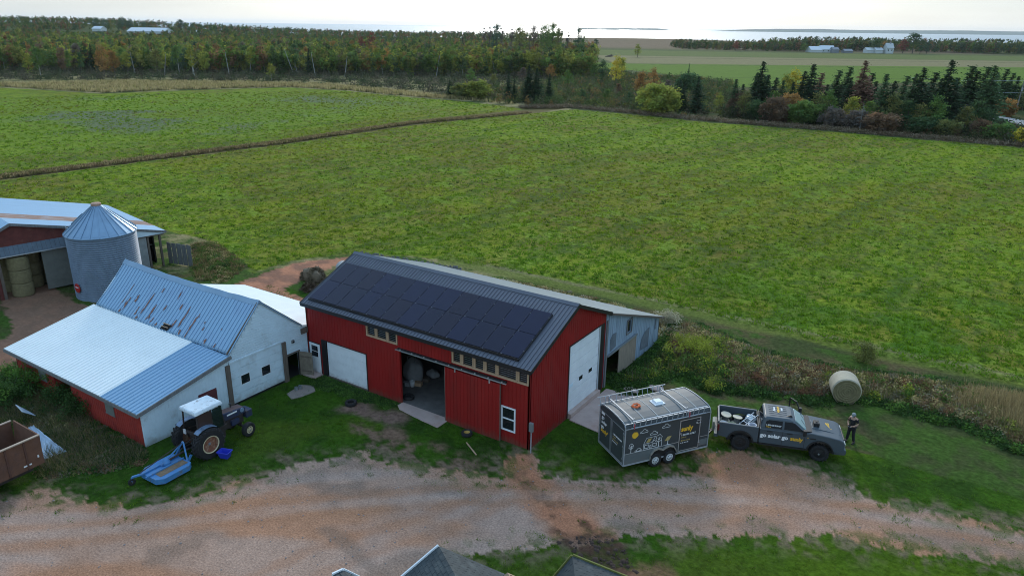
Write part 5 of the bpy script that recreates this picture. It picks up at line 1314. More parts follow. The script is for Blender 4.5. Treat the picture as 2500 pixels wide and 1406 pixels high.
mb = MB(); mb.bar((-.55, .85, .35), (-.12, 1.05, 1.15), .07).bar((.35, .85, .35), (-.08, 1.05, 1.15), .07).bar((-.1, 1.05, 1.12), (-.15, -.2, .45), .05); mb.build('a_frame', m_bl, mw)
mb = MB(); mb.bar((-.55, .84, .2), (-.55, 1.1, .55), .05, .12).bar((.35, .84, .2), (.35, 1.1, .55), .05, .12); mb.build('hitch_plate', m_bl, mw)
MB().bar((-.1, 1.0, 1.1), (-.35, -1.2, .5), .035).build('brace', m_trd, mw)
MB().bar((-.32, -1.1, .42), (-.5, -1.45, .40), .10, .08).bar((-.5, -1.45, .42), (-.5, -1.5, .2), .07).build('tail_arm', m_bl, mw)
wheel(mw, -.5, -1.5, .17, .17, .09, .09, m_trd, -1, 0, rz=rad(80), name='tail_wheel')
# blue tub
bt = thing('blue_tub', 'bright blue plastic tub on the grass beside the tractor wheel', 'tub', tuple(at(550, 1116)) + (0,), rad(20))
m_bb = mat('tub_blue', (.03, .05, .50), .4)
q0, q1 = (.20, .13), (.30, .21)
mb = MB(); b = [(-q0[0], -q0[1], 0), (q0[0], -q0[1], 0), (q0[0], q0[1], 0), (-q0[0], q0[1], 0)]; t4 = [(-q1[0], -q1[1], .36), (q1[0], -q1[1], .36), (q1[0], q1[1], .36), (-q1[0], q1[1], .36)]
ti = [(x * .94, y * .92, .36) for x, y, z in t4]; bi = [(x * .92, y * .9, .03) for x, y, z in b]
mb.add(b + t4 + ti + bi, [(3, 2, 1, 0)] + [(i, (i + 1) % 4, 4 + (i + 1) % 4, 4 + i) for i in range(4)] + [(4 + i, 4 + (i + 1) % 4, 8 + (i + 1) % 4, 8 + i) for i in range(4)] + [(8 + i, 8 + (i + 1) % 4, 12 + (i + 1) % 4, 12 + i) for i in range(4)] + [(12, 13, 14, 15)]).build('tub', m_bb, bt)
mb = MB()
for i in range(4):
    a, c_ = t4[i], t4[(i + 1) % 4]; mb.bar((a[0] * 1.03, a[1] * 1.03, .35), (c_[0] * 1.03, c_[1] * 1.03, .35), .035, .03)
mb.build('rim', m_bb, bt)

# ================================================================== rusty dump trailer, tin pile
db = thing('dump_trailer', 'rusty ribbed steel dump trailer cut by the left edge of the photo', 'trailer', (-17.55, -14.9, 0), rad(3))
m_rs = mat('rusty_steel', (.16, .075, .045), .85, .1, .3, 2.5, col2=(.10, .055, .045), c2scale=1.2)
MB().box((-.06, -6.0, .75), (0, 0, 2.2)).build('side_panel', m_rs, db); MB().box((-2.5, -6.0, .75), (-2.44, 0, 2.2)).build('side_panel', m_rs, db)
MB().hexa([(-2.44, -.06, .75), (-.06, -.06, .75), (-.06, 0, .75), (-2.44, 0, .75), (-2.44, .10, 2.2), (-.06, .0, 2.2), (-.06, .06, 2.2), (-2.44, .16, 2.2)]).build('end_panel', m_rs, db); MB().box((-2.44, -5.98, .80), (-.06, -.06, .86)).build('box_floor', m_trd, db)
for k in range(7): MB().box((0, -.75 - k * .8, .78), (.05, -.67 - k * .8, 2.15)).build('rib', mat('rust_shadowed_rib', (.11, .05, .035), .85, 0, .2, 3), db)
MB().box((-.07, -6, 2.2), (.05, 0.02, 2.25)).box((-2.5, -6, 2.2), (-2.4, .02, 2.25)).build('top_rail', mat('worn_top_rail', (.42, .33, .25), .7, .1, .2, 4), db)
MB().box((0.0, -.9, .95), (.012, -.55, 1.02)).box((0.0, -.25, 1.15), (.012, -.18, 1.28)).each('reflective_strip', m_let, db)
MB().box((-2.2, -5.8, .45), (-.3, -.4, .75)).build('chassis', m_trd, db)
for wy in (-3.6, -4.5):
    w = wheel(db, -.25, wy, .42, .42, .26, .22, m_trd, 1, 0, rz=rad(90))
tp = thing('scrap_tin', 'crumpled pale blue roofing tin lying in the weeds beside the rusty trailer', 'scrap metal')
r = random.Random(2); nU, nV = 22, 10; c0 = np.array(at(88, 1062)); c1 = np.array(at(165, 1108)); c2_ = np.array(at(108, 1128))
V = []; 
for i in range(nU + 1):
    for j in range(nV + 1):
        s, t_ = i / nU, j / nV
        p = c0 + (c1 - c0) * s + (c2_ - c1) * t_ * (.25 + .75 * s); V.append((p[0], p[1], .42 * (1 - s) ** 1.2 + .14 + .06 * math.sin(j * 2.4) + r.uniform(-.035, .035)))
Fq = [(i * (nV + 1) + j, (i + 1) * (nV + 1) + j, (i + 1) * (nV + 1) + j + 1, i * (nV + 1) + j + 1) for i in range(nU) for j in range(nV)]
np_mesh('tin_sheet', np.array(V), np.array(Fq), mat('scrap_tin_blue', (.36, .46, .56), .5, .2, .15, 2), parent=tp)
c3 = np.array(at(62, 1042)); o = MB().add([(c3[0], c3[1], .9), (c3[0] - .9, c3[1] + .1, 1.0), (c3[0] - .7, c3[1] + .6, .4), (c3[0] + .2, c3[1] + .5, .5)], [(0, 1, 2, 3)]).build('tin_sheet', MATS['scrap_tin_blue'], tp)
so = o.modifiers.new('s', 'SOLIDIFY'); so.thickness = .03

# ================================================================== small things round the barn
def tyre_on_ground(label, p, R, W, m_r, inner=True, tilt=0, sz=0):
    t = thing('old_tyre', label, 'tyre', (p[0], p[1], .02)); t.rotation_euler = (tilt, 0, 0)
    MB().lathe([(R * .55, .02), (R * .9, 0), (R, W * .3), (R, W * .7), (R * .9, W), (R * .55, W - .02)], n=32, closed=True).build('tyre', m_tyre, t, smooth=True)
    if m_r: MB().lathe([(R * .56, .04), (R * .56, W - .03), (R * .48, W - .04), (R * .42, W * .5), (.08, W * .45), (.001, W * .45)], n=24).build('rim', m_r, t, smooth=True)
tyre_on_ground('flat old tyre lying on bare earth before the left garage door', at(857, 988), .34, .2, None)
tyre_on_ground('old tyre with a yellow rim in the grass under the sliding door', at(1140, 1062), .30, .2, mat('rim_yellow', (.45, .30, .08), .6))
for k, (px_, py_) in enumerate(((724, 953), (733, 949))):
    c_ = thing('paint_can', ['open pale paint can left of the other on the slab by the plank door', 'grey paint can right of the other on the slab by the plank door'][k], 'paint can', tuple(at(px_, py_)) + (.02,), group='paint cans by the plank door')
    MB().lathe([(.10, 0), (.10, .2), (.105, .2), (.09, .19), (.09, .12), (.001, .12)], n=16).build('can', m_steel, c_); MB().lathe([(.001, .125), (.088, .125)], n=16).build('paint', m_siding if k == 0 else m_greywood, c_)
slab('stone_slab', [tuple(at(x, y)) for x, y in ((700, 962), (735, 940), (765, 942), (770, 955), (740, 968), (712, 975))], .03, mat('worn_stone', (.24, .20, .175), .95, 0, .2, 3))
# things just inside the sliding doorway
def blobmesh(name, m, parent, loc, sx, sy, sz, seed=1, amp=.1, sub_=3, flat=True):
    r = random.Random(seed); bm = bmesh.new(); bmesh.ops.create_icosphere(bm, subdivisions=sub_, radius=1)
    for v in bm.verts:
        k = 1 + amp * math.sin(v.co.x * 5 + seed) * math.cos(v.co.y * 4 + seed * 2) + r.uniform(-amp, amp) * .35
        v.co = Vector((v.co.x * sx * k, v.co.y * sy * k, v.co.z * sz * k))
        if flat and v.co.z < -sz * .7: v.co.z = -sz * .7
        v.co.z += sz * .7
    me = bpy.data.meshes.new(name); bm.to_mesh(me); bm.free(); me.materials.append(m)
    for p in me.polygons: p.use_smooth = True
    o = bpy.data.objects.new(name, me); COL.objects.link(o); o.location = loc
    if parent: o.parent = parent
    return o
m_sack = mat('white_sack', (.24, .25, .26), .8, 0, .15, 4, bump=.02, bscale=6)
p = at(1000, 938); sk = thing('bulk_bag', 'big slumped white bulk bag inside the open barn doorway', 'bulk bag', (p[0] - .1, p[1] + .5, .04))
blobmesh('bag_body', m_sack, sk, (0, 0, 0), .62, .58, .85, 3, .12)
for s in (-1, 1): MB().tube([(s * .3, -.2, 1.15), (s * .35, -.1, 1.5), (s * .1, .1, 1.6), (s * .05, .2, 1.2)], .03, 6).build('strap', m_greywood, sk)
pail('bucket', 'white plastic pail on the barn floor in front of the bulk bag', 'bucket', tuple(at(1007, 944)) + (.04,), .15, .34, m_white)
for px_, py_, sz_, lab, mm in ((996, 943, (.3, .25, .26), 'small white carton beside the pail in the barn doorway', m_sack), (1022, 942, (.42, .3, .22), 'tan cardboard box to the right of the pail in the barn doorway', m_newwood), (1040, 932, (.4, .3, .22), 'dark cardboard box behind the tan one inside the barn', m_wood)):
    p = at(px_, py_); bx = MB().box((-sz_[0] / 2, -sz_[1] / 2, 0), (sz_[0] / 2, sz_[1] / 2, sz_[2])).box((-sz_[0] / 2 - .12, -sz_[1] / 2, sz_[2] - .02), (-sz_[0] / 2, sz_[1] / 2, sz_[2])).build('cardboard_box', mm, loc=(p[0], p[1], .04), rz=.3); tag(bx, lab, 'box')
p = at(1045, 928); o = blobmesh('crumpled_sack', m_sack, None, (p[0], p[1] + .5, .04), .4, .3, .28, 9, .2); tag(o, 'crumpled pale plastic sack on the barn floor beyond the boxes', 'sack')
p = at(995, 975); tyre_on_ground('dark tyre standing in the shade at the left side of the barn doorway', (p[0], p[1] + .1), .33, .2, None)
gc = thing('gas_cylinder', 'tall white gas cylinder with a black top at the right side of the doorway', 'gas cylinder', (-5.45, .35, .04))
MB().lathe([(.11, 0), (.12, .02), (.12, 1.15), (.09, 1.27), (.04, 1.32), (.001, 1.33)], n=24).build('tank', m_white, gc, smooth=True); MB().lathe([(.05, 1.3), (.06, 1.42), (.001, 1.45)], n=12).build('valve_cap', m_black, gc)
for k, (px_, py_, sx_, h_, lab, mm) in enumerate(((757, 686, .95, .62, 'grey-brown heap of old hay beside the red dirt track', mat('old_hay', (.17, .13, .085), .95, 0, .35, 3, bump=.08, bscale=5)), (748, 712, .6, .3, 'low dark heap of soil in front of the old hay', mat('dark_soil', (.09, .06, .04), .95, 0, .3, 3, bump=.06, bscale=5)))):
    p = at(px_, py_); o = thing('heap', lab, 'heap', (p[0], p[1] + .4, -.05)); blobmesh('mound', mm, o, (0, 0, 0), sx_, sx_ * .8, h_, 4 + k, .22, 4)
    rs_ = np.random.default_rng(40 + k); d_ = rs_.normal(size=(2600, 3)); d_ /= np.linalg.norm(d_, axis=1, keepdims=True); d_[:, 2] = np.abs(d_[:, 2]); P_ = d_ * np.array([sx_, sx_ * .8, h_ * 1.5]) * (1 + .18 * np.sin(d_[:, :1] * 6) + rs_.uniform(-.08, .14, (2600, 1)))
    a_ = rs_.normal(size=(2600, 3)) * .12; b_ = rs_.normal(size=(2600, 3)) * .03; V_ = np.stack([P_ - a_, P_ + b_, P_ + a_, P_ - b_], 1).reshape(-1, 3); c_ = np.repeat(np.array([[.20, .155, .10]] if k == 0 else [[.10, .07, .045]]) * rs_.uniform(.5, 1.4, (2600, 1)), 4, 0)
    np_mesh('loose_straw', V_, np.arange(len(V_)).reshape(-1, 4), mat('straw', None, .9, spec=.05, attr=True), c_, parent=o)
for k, (px_, py_) in enumerate(((1602, 950), (1565, 925), (1540, 955))):
    p = at(px_, py_); o = blobmesh('flat_rock', m_concrete, None, (p[0], p[1], 0), .5, .35, .10, 12 + k, .15, 3)
    tag(o, ['flat pale rock nearest the trailer ladder behind the apron', 'flat pale rock in the weeds beside the shed doorway', 'flat pale rock at the back edge of the concrete apron'][k], 'rock')
o = MB().bar((-3.0, -1.3, .05), (-1.9, -1.95, .05), .06, .04).build('wooden_stake', m_newwood); tag(o, 'thin wooden stake lying in the grass below the small window', 'stake')
m_mudd = mat('clod', (.05, .03, .022), .95, 0, .3, 6)
V = []; Fq = []; r = np.random.default_rng(3); cube = np.array([(-1, -1, 0), (1, -1, 0), (1, 1, 0), (-1, 1, 0), (-.5, -.5, 1), (.5, -.5, 1), (.5, .5, 1), (-.5, .5, 1)], float); cf = np.array([(0, 1, 5, 4), (1, 2, 6, 5), (2, 3, 7, 6), (3, 0, 4, 7), (4, 5, 6, 7)])
def scatter_clods(n, Pq, s0, s1, m, name, kd=True):
    Vv = []; Ff = []; mn, mx = Pq.min(0), Pq.max(0); cnt = 0
    while cnt < n:
        q = mn + r.random((n * 3, 2)) * (mx - mn); ok = q[sdist(q[:, 0], q[:, 1], Pq) > 0][:n - cnt]
        for a in ok:
            s = s0 + (s1 - s0) * r.random() ** 3; th = r.random() * 3; R_ = np.array([[math.cos(th), -math.sin(th)], [math.sin(th), math.cos(th)]])
            c_ = cube * (s, s * (.5 + r.random()), s * .8); c_[:, :2] = c_[:, :2] @ R_; c_[:, :2] += a; Vv.append(c_); Ff.append(cf + 8 * cnt); cnt += 1
    return kind(np_mesh(name, np.concatenate(Vv), np.concatenate(Ff), m), 'stuff')
o = scatter_clods(1500, P_GRAV[(P_GRAV[:, 1] > -60)], .008, .034, mat('pebble', (.24, .21, .20), .9, 0, .3, 8), 'pebbles'); o['label'] = 'loose pebbles and clods scattered over the gravel yard'; o['category'] = 'pebbles'
o = scatter_clods(420, P_DARK, .02, .12, m_mudd, 'mud_clods'); o['label'] = 'dark clods of churned soil on the lawn edge in the foreground'; o['category'] = 'soil'
def ribbon(name, pts, w, m): pass

# ================================================================== roofs of the house under the camera
m_sh = mat('dark_shingles', (.040, .052, .056), .75, 0, .3, 1.3, col2=(.075, .09, .09), c2scale=2.2, bump=.015, bscale=10)
def near_roof(name, label, pk, ridge_px, lft, rgt, z, L, moss=False, both=False):
    A = np.array([*at(*pk, z), z]); B0 = np.array([*at(*ridge_px, z), z]); rd = (B0 - A); rd /= np.linalg.norm(rd); pd = np.array([-rd[1], rd[0], 0])
    def onpl(px):
        d = _F + (px[0] - 1250) / FPX * cR - (px[1] - 703) / FPX * cU; t = ((A - CAM) @ rd) / (d @ rd); return CAM + d * t
    Lp, Rp = onpl(lft), onpl(rgt)
    t = thing(name, label, 'house', (A[0], A[1], 0))
    A0 = A * (1, 1, 0)
    def ext(P): v = P - A; k = 1.0; return A + v * k
    out = []
    for P, nm in ((ext(Lp), 'roof'), (ext(Rp), 'roof')):
        D = P - A; n = np.cross(rd, D); n /= np.linalg.norm(n)
        if n[2] < 0: n = -n
        mb = MB(); mb.hexa([A - A0 - n * .12, A - A0 + rd * L - n * .12, A - A0 + rd * L + D - n * .12, A - A0 + D - n * .12, A - A0, A - A0 + rd * L, A - A0 + rd * L + D, A - A0 + D])
        Ld = np.linalg.norm(D); du = D / Ld; q = .14; rr4 = random.Random(int(Ld * 100)); row_ = 0
        while q < Ld:            # courses of shingles, each tab its own thin step
            x = -.15 * (row_ % 2); row_ += 1
            while x < min(L, 4.5):
                w_ = .30; a = A - A0 + rd * max(0, x) + du * (q - .14); h = .006 + rr4.random() * .008
                ww = w_ * .96 if x >= 0 else w_ * .96 + x
                mb.hexa([a, a + rd * ww, a + rd * ww + du * .14, a + du * .14, a + n * .004, a + rd * ww + n * .004, a + rd * ww + du * .14 + n * (h + .006), a + du * .14 + n * (h + .006)])
                x += w_
            q += .14
        out.append((mb.build(nm, m_sh, t), P, n))
    mb = MB()
    for o, P, n in (out if moss or both else out[:1]): mb.bar(A - A0 - rd * .03 + np.array([0, 0, .0]), P - A0 - rd * .03, .05, .12)
    mb.each('rake_trim', m_white if not moss else mat('mossy_edge', (.16, .17, .04), .9, 0, .3, 6), t)
    zlo = min(Lp[2], Rp[2]); w = MB()
    l0, r0_ = (Lp - A0) * (.9, .9, 1), (Rp - A0) * (.9, .9, 1)
    w.add([(l0[0] + rd[0] * .3, l0[1] + rd[1] * .3, -.3), (r0_[0] + rd[0] * .3, r0_[1] + rd[1] * .3, -.3), (r0_[0] + rd[0] * L, r0_[1] + rd[1] * L, -.3), (l0[0] + rd[0] * L, l0[1] + rd[1] * L, -.3),
           (l0[0] + rd[0] * .3, l0[1] + rd[1] * .3, Lp[2]), (r0_[0] + rd[0] * .3, r0_[1] + rd[1] * .3, Rp[2]), (r0_[0] + rd[0] * L, r0_[1] + rd[1] * L, Rp[2]), (l0[0] + rd[0] * L, l0[1] + rd[1] * L, Lp[2])],
          [(0, 1, 5, 4), (1, 2, 6, 5), (2, 3, 7, 6), (3, 0, 4, 7)])
    ap = A - A0 - np.array([0, 0, .14])
    for q, a_, b_ in ((.3, Lp, Rp), (L, Lp, Rp)):
        w.add([(l0[0] + rd[0] * q, l0[1] + rd[1] * q, Lp[2]), (r0_[0] + rd[0] * q, r0_[1] + rd[1] * q, Rp[2]), tuple(ap + rd * q)], [(0, 1, 2)])
    w.build('wall', m_siding, t)
    return t, A, rd, out
t, A, rd_, out = near_roof('house', 'dark shingled gable roof with white trim at the bottom of the photo, largest of three', (1072, 1333), (1112, 1406), (940, 1445), (1290, 1425), 5.4, 4.5)
o, P, n = out[1]; D = P - A; A0 = A * (1, 1, 0)
c_ = A - A0 + D * .76 + rd_ * .55 + n * .02
fr = MB(); e1 = D / np.linalg.norm(D); 
fr.hexa([c_ - e1 * .35 - rd_ * .35, c_ + e1 * .35 - rd_ * .35, c_ + e1 * .35 + rd_ * .9, c_ - e1 * .35 + rd_ * .9, c_ - e1 * .33 - rd_ * .33 + n * .16, c_ + e1 * .33 - rd_ * .33 + n * .16, c_ + e1 * .33 + rd_ * .88 + n * .16, c_ - e1 * .33 + rd_ * .88 + n * .16])
so = fr.build('roof_opening', m_newwood, t)
MB().hexa([c_ - e1 * .25 - rd_ * .24 + n * .161, c_ + e1 * .25 - rd_ * .24 + n * .161, c_ + e1 * .25 + rd_ * .78 + n * .161, c_ - e1 * .25 + rd_ * .78 + n * .161, c_ - e1 * .25 - rd_ * .24 + n * .17, c_ + e1 * .25 - rd_ * .24 + n * .17, c_ + e1 * .25 + rd_ * .78 + n * .17, c_ - e1 * .25 + rd_ * .78 + n * .17]).build('dark_inside', m_dark, so)
near_roof('house', 'dark roof with a mossy edge at the bottom of the photo, below the churned soil', (1398, 1357), (1403, 1406), (1340, 1425), (1560, 1422), 5.0, 4.0, moss=True)
near_roof('house', 'small dark roof peak with white trim, leftmost at the bottom edge', (838, 1392), (850, 1406), (812, 1404), (905, 1424), 5.0, 2.2, both=True)

# ================================================================== person
hp = np.array(at(2074, 1079)); face = -GX * .75 - GY * .66; face /= np.linalg.norm(face)
pa = math.atan2(face[1], face[0])
pe = thing('person', 'person in black clothes and grey cap looking down at a controller', 'person', (hp[0], hp[1], 0), pa)
# local: x forward, y left
m_skin = mat('skin', (.42, .25, .17), .6); m_cl = mat('black_cloth', (.013, .013, .015), .9, 0, .2, 6); m_trou = mat('black_trousers', (.016, .016, .019), .9, 0, .2, 6)
def skin_mesh(name, verts, edges, radii, m, parent, root=0, sub_=2, label=None):
    me = bpy.data.meshes.new(name); me.from_pydata(verts, edges, []); o = bpy.data.objects.new(name, me); COL.objects.link(o)
    sk = o.modifiers.new('skin', 'SKIN'); sk.use_smooth_shade = True
    for i, rr5 in enumerate(radii): me.skin_vertices[0].data[i].radius = rr5 if isinstance(rr5, tuple) else (rr5, rr5)
    me.skin_vertices[0].data[root].use_root = True
    sb = o.modifiers.new('sub', 'SUBSURF'); sb.levels = sub_; sb.render_levels = sub_
    dg = bpy.context.evaluated_depsgraph_get(); m2 = bpy.data.meshes.new_from_object(o.evaluated_get(dg)); bpy.data.objects.remove(o)
    for p_ in m2.polygons: p_.use_smooth = True
    m2.materials.clear(); m2.materials.append(m); o = bpy.data.objects.new(name, m2); COL.objects.link(o); o.parent = parent
    return o
# body: one skin from pelvis through torso, neck, arms and legs
bv_ = [(0, 0, .93), (.0, 0, 1.08), (.01, 0, 1.26), (.0, 0, 1.42), (.02, 0, 1.49), (.045, 0, 1.54),
       (.0, .10, .88), (.03, .13, .50), (-.03, .18, .10), (.05, .20, .045),
       (.0, -.10, .88), (.05, -.12, .50), (.02, -.17, .10), (.10, -.19, .045),
       (.0, .19, 1.42), (.02, .25, 1.14), (.22, .14, 1.08), (.29, .10, 1.09),
       (.0, -.19, 1.42), (.02, -.25, 1.14), (.22, -.14, 1.08), (.29, -.10, 1.09)]
be_ = [(0, 1), (1, 2), (2, 3), (3, 4), (4, 5), (0, 6), (6, 7), (7, 8), (8, 9), (0, 10), (10, 11), (11, 12), (12, 13), (3, 14), (14, 15), (15, 16), (16, 17), (3, 18), (18, 19), (19, 20), (20, 21)]
br_ = [(.15, .12), (.14, .11), (.16, .12), (.14, .10), .06, .055, .095, .065, .045, .04, .095, .065, .045, .04, .07, .048, .035, .028, .07, .048, .035, .028]
body = skin_mesh('body', bv_, be_, br_, m_skin, pe)
# clothes are shells round the same skeleton
skin_mesh('shirt', bv_[:4] + [(0, .19, 1.42), (.01, .24, 1.20), (0, -.19, 1.42), (.01, -.24, 1.20)], [(0, 1), (1, 2), (2, 3), (3, 4), (4, 5), (3, 6), (6, 7)], [(.175, .14), (.165, .13), (.18, .14), (.16, .12), .088, .07, .088, .07], m_cl, pe)
skin_mesh('trousers', [bv_[0], bv_[6], bv_[7], bv_[8], bv_[10], bv_[11], bv_[12]], [(0, 1), (1, 2), (2, 3), (0, 4), (4, 5), (5, 6)], [(.17, .14), .115, .085, .075, .115, .085, .075], m_trou, pe)
for s in (1, -1):
    q = (bv_[9], bv_[13])[0 if s > 0 else 1]; MB().prism([(-.13, 0), (.14, 0), (.15, .04), (.08, .07), (-.02, .12), (-.12, .12)], -.045, .045, 'y').build('shoe', m_black, pe, loc=(q[0] - .03, q[1], 0), bevel=.015)
hdm = bmesh.new(); bmesh.ops.create_uvsphere(hdm, u_segments=20, v_segments=14, radius=1)
for v in hdm.verts:
    x, y, z = v.co
    k = 1 - .16 * max(0, -z); jaw = .03 * max(0, -z) * (x > 0)
    v.co = Vector((x * .098 * k + jaw, y * .077 * k, z * .118))
    if x > .80 and -.25 < z < .15 and abs(y) < .25: v.co.x += .022 * (1 - abs(y) * 4)
me = bpy.data.meshes.new('head'); hdm.to_mesh(me); hdm.free(); me.materials.append(m_skin)
for p_ in me.polygons: p_.use_smooth = True
head = bpy.data.objects.new('head', me); COL.objects.link(head); head.parent = pe; head.location = (.075, 0, 1.625); head.rotation_euler = (0, rad(24), 0)
for s in (1, -1):
    MB().lathe([(.001, -.006), (.013, -.004), (.013, .004), (.001, .006)], (.088, s * .032, .005), 'x', 8).build('eye', m_black, head)
    MB().lathe([(.001, -.008), (.026, -.006), (.028, .006), (.001, .008)], (0.0, s * .078, 0.0), 'y', 10).build('ear', m_skin, head)
MB().box((.088, -.025, -.062), (.1, .025, -.052)).build('mouth', mat('lips', (.25, .1, .08), .6), head)
m_cap = mat('grey_cap', (.22, .25, .25), .8)
MB().lathe([(.108, .02), (.106, .06), (.09, .105), (.05, .128), (.001, .133)], n=20).build('cap', m_cap, head, smooth=True)
MB().prism([(.06, -.07), (.14, -.05), (.175, 0), (.14, .05), (.06, .07)], .018, .032, 'z').build('cap_brim', m_cap, head)
MB().lathe([(.088, -.07), (.098, -.02), (.1, .02)], (-.012, 0, 0), 'z', 16).build('hair', mat('dark_hair', (.03, .02, .015), .8), head)
for s in (1, -1):   # hands: palm and five separate bent fingers closing on the controller
    ox, oy, oz = .33, s * .085, 1.09
    V0 = [(ox - .05, oy + s * .012, oz), (ox, oy, oz), (ox + .035, oy - s * .005, oz)]; E0 = [(0, 1), (1, 2)]; R0 = [(.024, .018), (.036, .016), (.038, .013)]
    for f in range(4):
        L_ = (.030, .036, .034, .026)[f]; fy_ = oz + .026 - f * .018; b = len(V0)
        V0 += [(ox + .05, oy - s * .005, fy_), (ox + .05 + L_ * .7, oy - s * .022, fy_), (ox + .045 + L_ * .6, oy - s * .048, fy_ - .004)]; E0 += [(2, b), (b, b + 1), (b + 1, b + 2)]; R0 += [.009, .0085, .007]
    b = len(V0); V0 += [(ox + .0, oy - s * .02, oz + .034), (ox + .03, oy - s * .045, oz + .046)]; E0 += [(1, b), (b, b + 1)]; R0 += [.011, .009]
    skin_mesh('hand', V0, E0, R0, m_skin, pe, root=1)
ct = thing('remote_controller', 'small pale remote controller held in both hands by the person', 'controller', (hp[0] + math.cos(pa) * .36, hp[1] + math.sin(pa) * .36, 1.085), pa)
MB().box((-.05, -.075, -.015), (.05, .075, .015)).build('case', mat('controller_grey', (.55, .57, .58), .5), ct, bevel=.01); MB().box((.045, -.06, .015), (.06, .06, .09)).build('screen', m_glass, ct)
# ================================================================== vegetation
R5 = np.random.default_rng(21)
def quads_at(P, size, rng, flat=0.0, aspect=1.0, tri=False, up=None):
    """random oriented leaf faces at P; flat>0 pulls the faces towards lying level"""
    n = len(P); a = rng.normal(size=(n, 3)); b = rng.normal(size=(n, 3))
    if flat: a[:, 2] *= (1 - flat); b[:, 2] *= (1 - flat)
    a /= np.linalg.norm(a, axis=1, keepdims=True); b -= a * (a * b).sum(1, keepdims=True); b /= np.linalg.norm(b, axis=1, keepdims=True)
    s = (size if np.ndim(size) else np.full(n, size))[:, None] * .5
    a = a * s; b = b * s * aspect
    if tri: V = np.stack([P - a - b, P + a - b * .6, P + b * 1.2], 1); k = 3
    else: V = np.stack([P - a, P - b * .7, P + a, P + b * .7], 1); k = 4
    return V.reshape(-1, 3), np.arange(n * k).reshape(n, k)
def leaf_mat(name, c, tr=.42, rnd=.16):
    return mat(name, tuple(min(.6, x * 2.3) for x in c), .8, 0, 0, 1, spec=.03, attr=True, transl=tr, rnd=rnd)
LM = {k: leaf_mat('leaves_' + k, c) for k, c in dict(dark_green=(.032, .058, .024), green=(.060, .098, .026), olive=(.088, .094, .032), yellow_green=(.135, .145, .030),
      yellow=(.30, .22, .03), orange=(.15, .090, .032), rusty=(.095, .062, .038), dark_red=(.11, .038, .028), grey_brown=(.085, .070, .056), blue_green=(.040, .066, .040)).items()}
NM = {k: leaf_mat('needles_' + k, c, .2) for k, c in dict(dark=(.020, .036, .018), green=(.035, .060, .026), brown=(.10, .058, .040), grey=(.095, .09, .08)).items()}
m_bark = mat('bark', (.10, .085, .07), .9, 0, .2, 4); m_birch = mat('pale_bark', (.34, .33, .30), .8, 0, .2, 4); m_deadwood = mat('dead_wood', (.20, .20, .185), .9, 0, .2, 3)
def trunk_mesh(h, r, seed, limbs=5, lean=0.0, m=m_bark, name='trunk'):
    rg = random.Random(seed); mb = MB(); k = 6; pts = []
    for i in range(k): t = i / (k - 1); pts.append((lean * h * t * t + rg.uniform(-.04, .04) * h * .1, rg.uniform(-.04, .04) * h * .1, h * t))
    mb.tube(pts, [r * (1 - .8 * i / (k - 1)) for i in range(k)], 7)
    for j in range(limbs):
        t = rg.uniform(.3, .85); a = rg.uniform(0, 6.28); b = Vector(pts[int(t * (k - 1))]); L = h * rg.uniform(.18, .34)
        mb.tube([b, b + Vector((math.cos(a) * L * .5, math.sin(a) * L * .5, L * .35)), b + Vector((math.cos(a) * L, math.sin(a) * L, L * .9))], [r * .35, r * .22, r * .08], 5)
    return mb
def crown_broad(h, rx, base, seed, ncl=34, nl=46, leaf=.42, lean=0., top=1.0, gap=0.0):
    rg = np.random.default_rng(seed); C_ = []
    for _ in range(ncl):
        d = rg.normal(size=3); d /= np.linalg.norm(d); q = rg.random() ** .45
        z = base + (h - base) * (.5 + .5 * d[2] * q); t = (z - base) / (h - base); w = rx * math.sqrt(max(.05, 1 - (2 * t - .85) ** 2 * .8)) * (1 - .25 * t * top)
        C_.append((d[0] * q * w + lean * z * z / h, d[1] * q * w, z))
    C_ = np.array(C_); cr = rx * rg.uniform(.22, .42, ncl)
    P = np.repeat(C_, nl, 0) + rg.normal(size=(ncl * nl, 3)) * np.repeat(cr, nl)[:, None] * np.array([.62, .62, .5]); P[:, 2] = np.maximum(P[:, 2], .3)
    V, F = quads_at(P, rg.uniform(leaf * .6, leaf * 1.25, len(P)), rg, .2)
    b = np.repeat(rg.uniform(.72, 1.3, ncl), nl) * rg.uniform(.8, 1.2, ncl * nl); hue = np.repeat(rg.uniform(-.12, .12, ncl), nl)
    col = np.repeat(np.stack([b * (1 + hue), b, b * (1 - hue)], 1), 4, 0)
    return np_mesh('crown', V, F, None, col, parent=False)
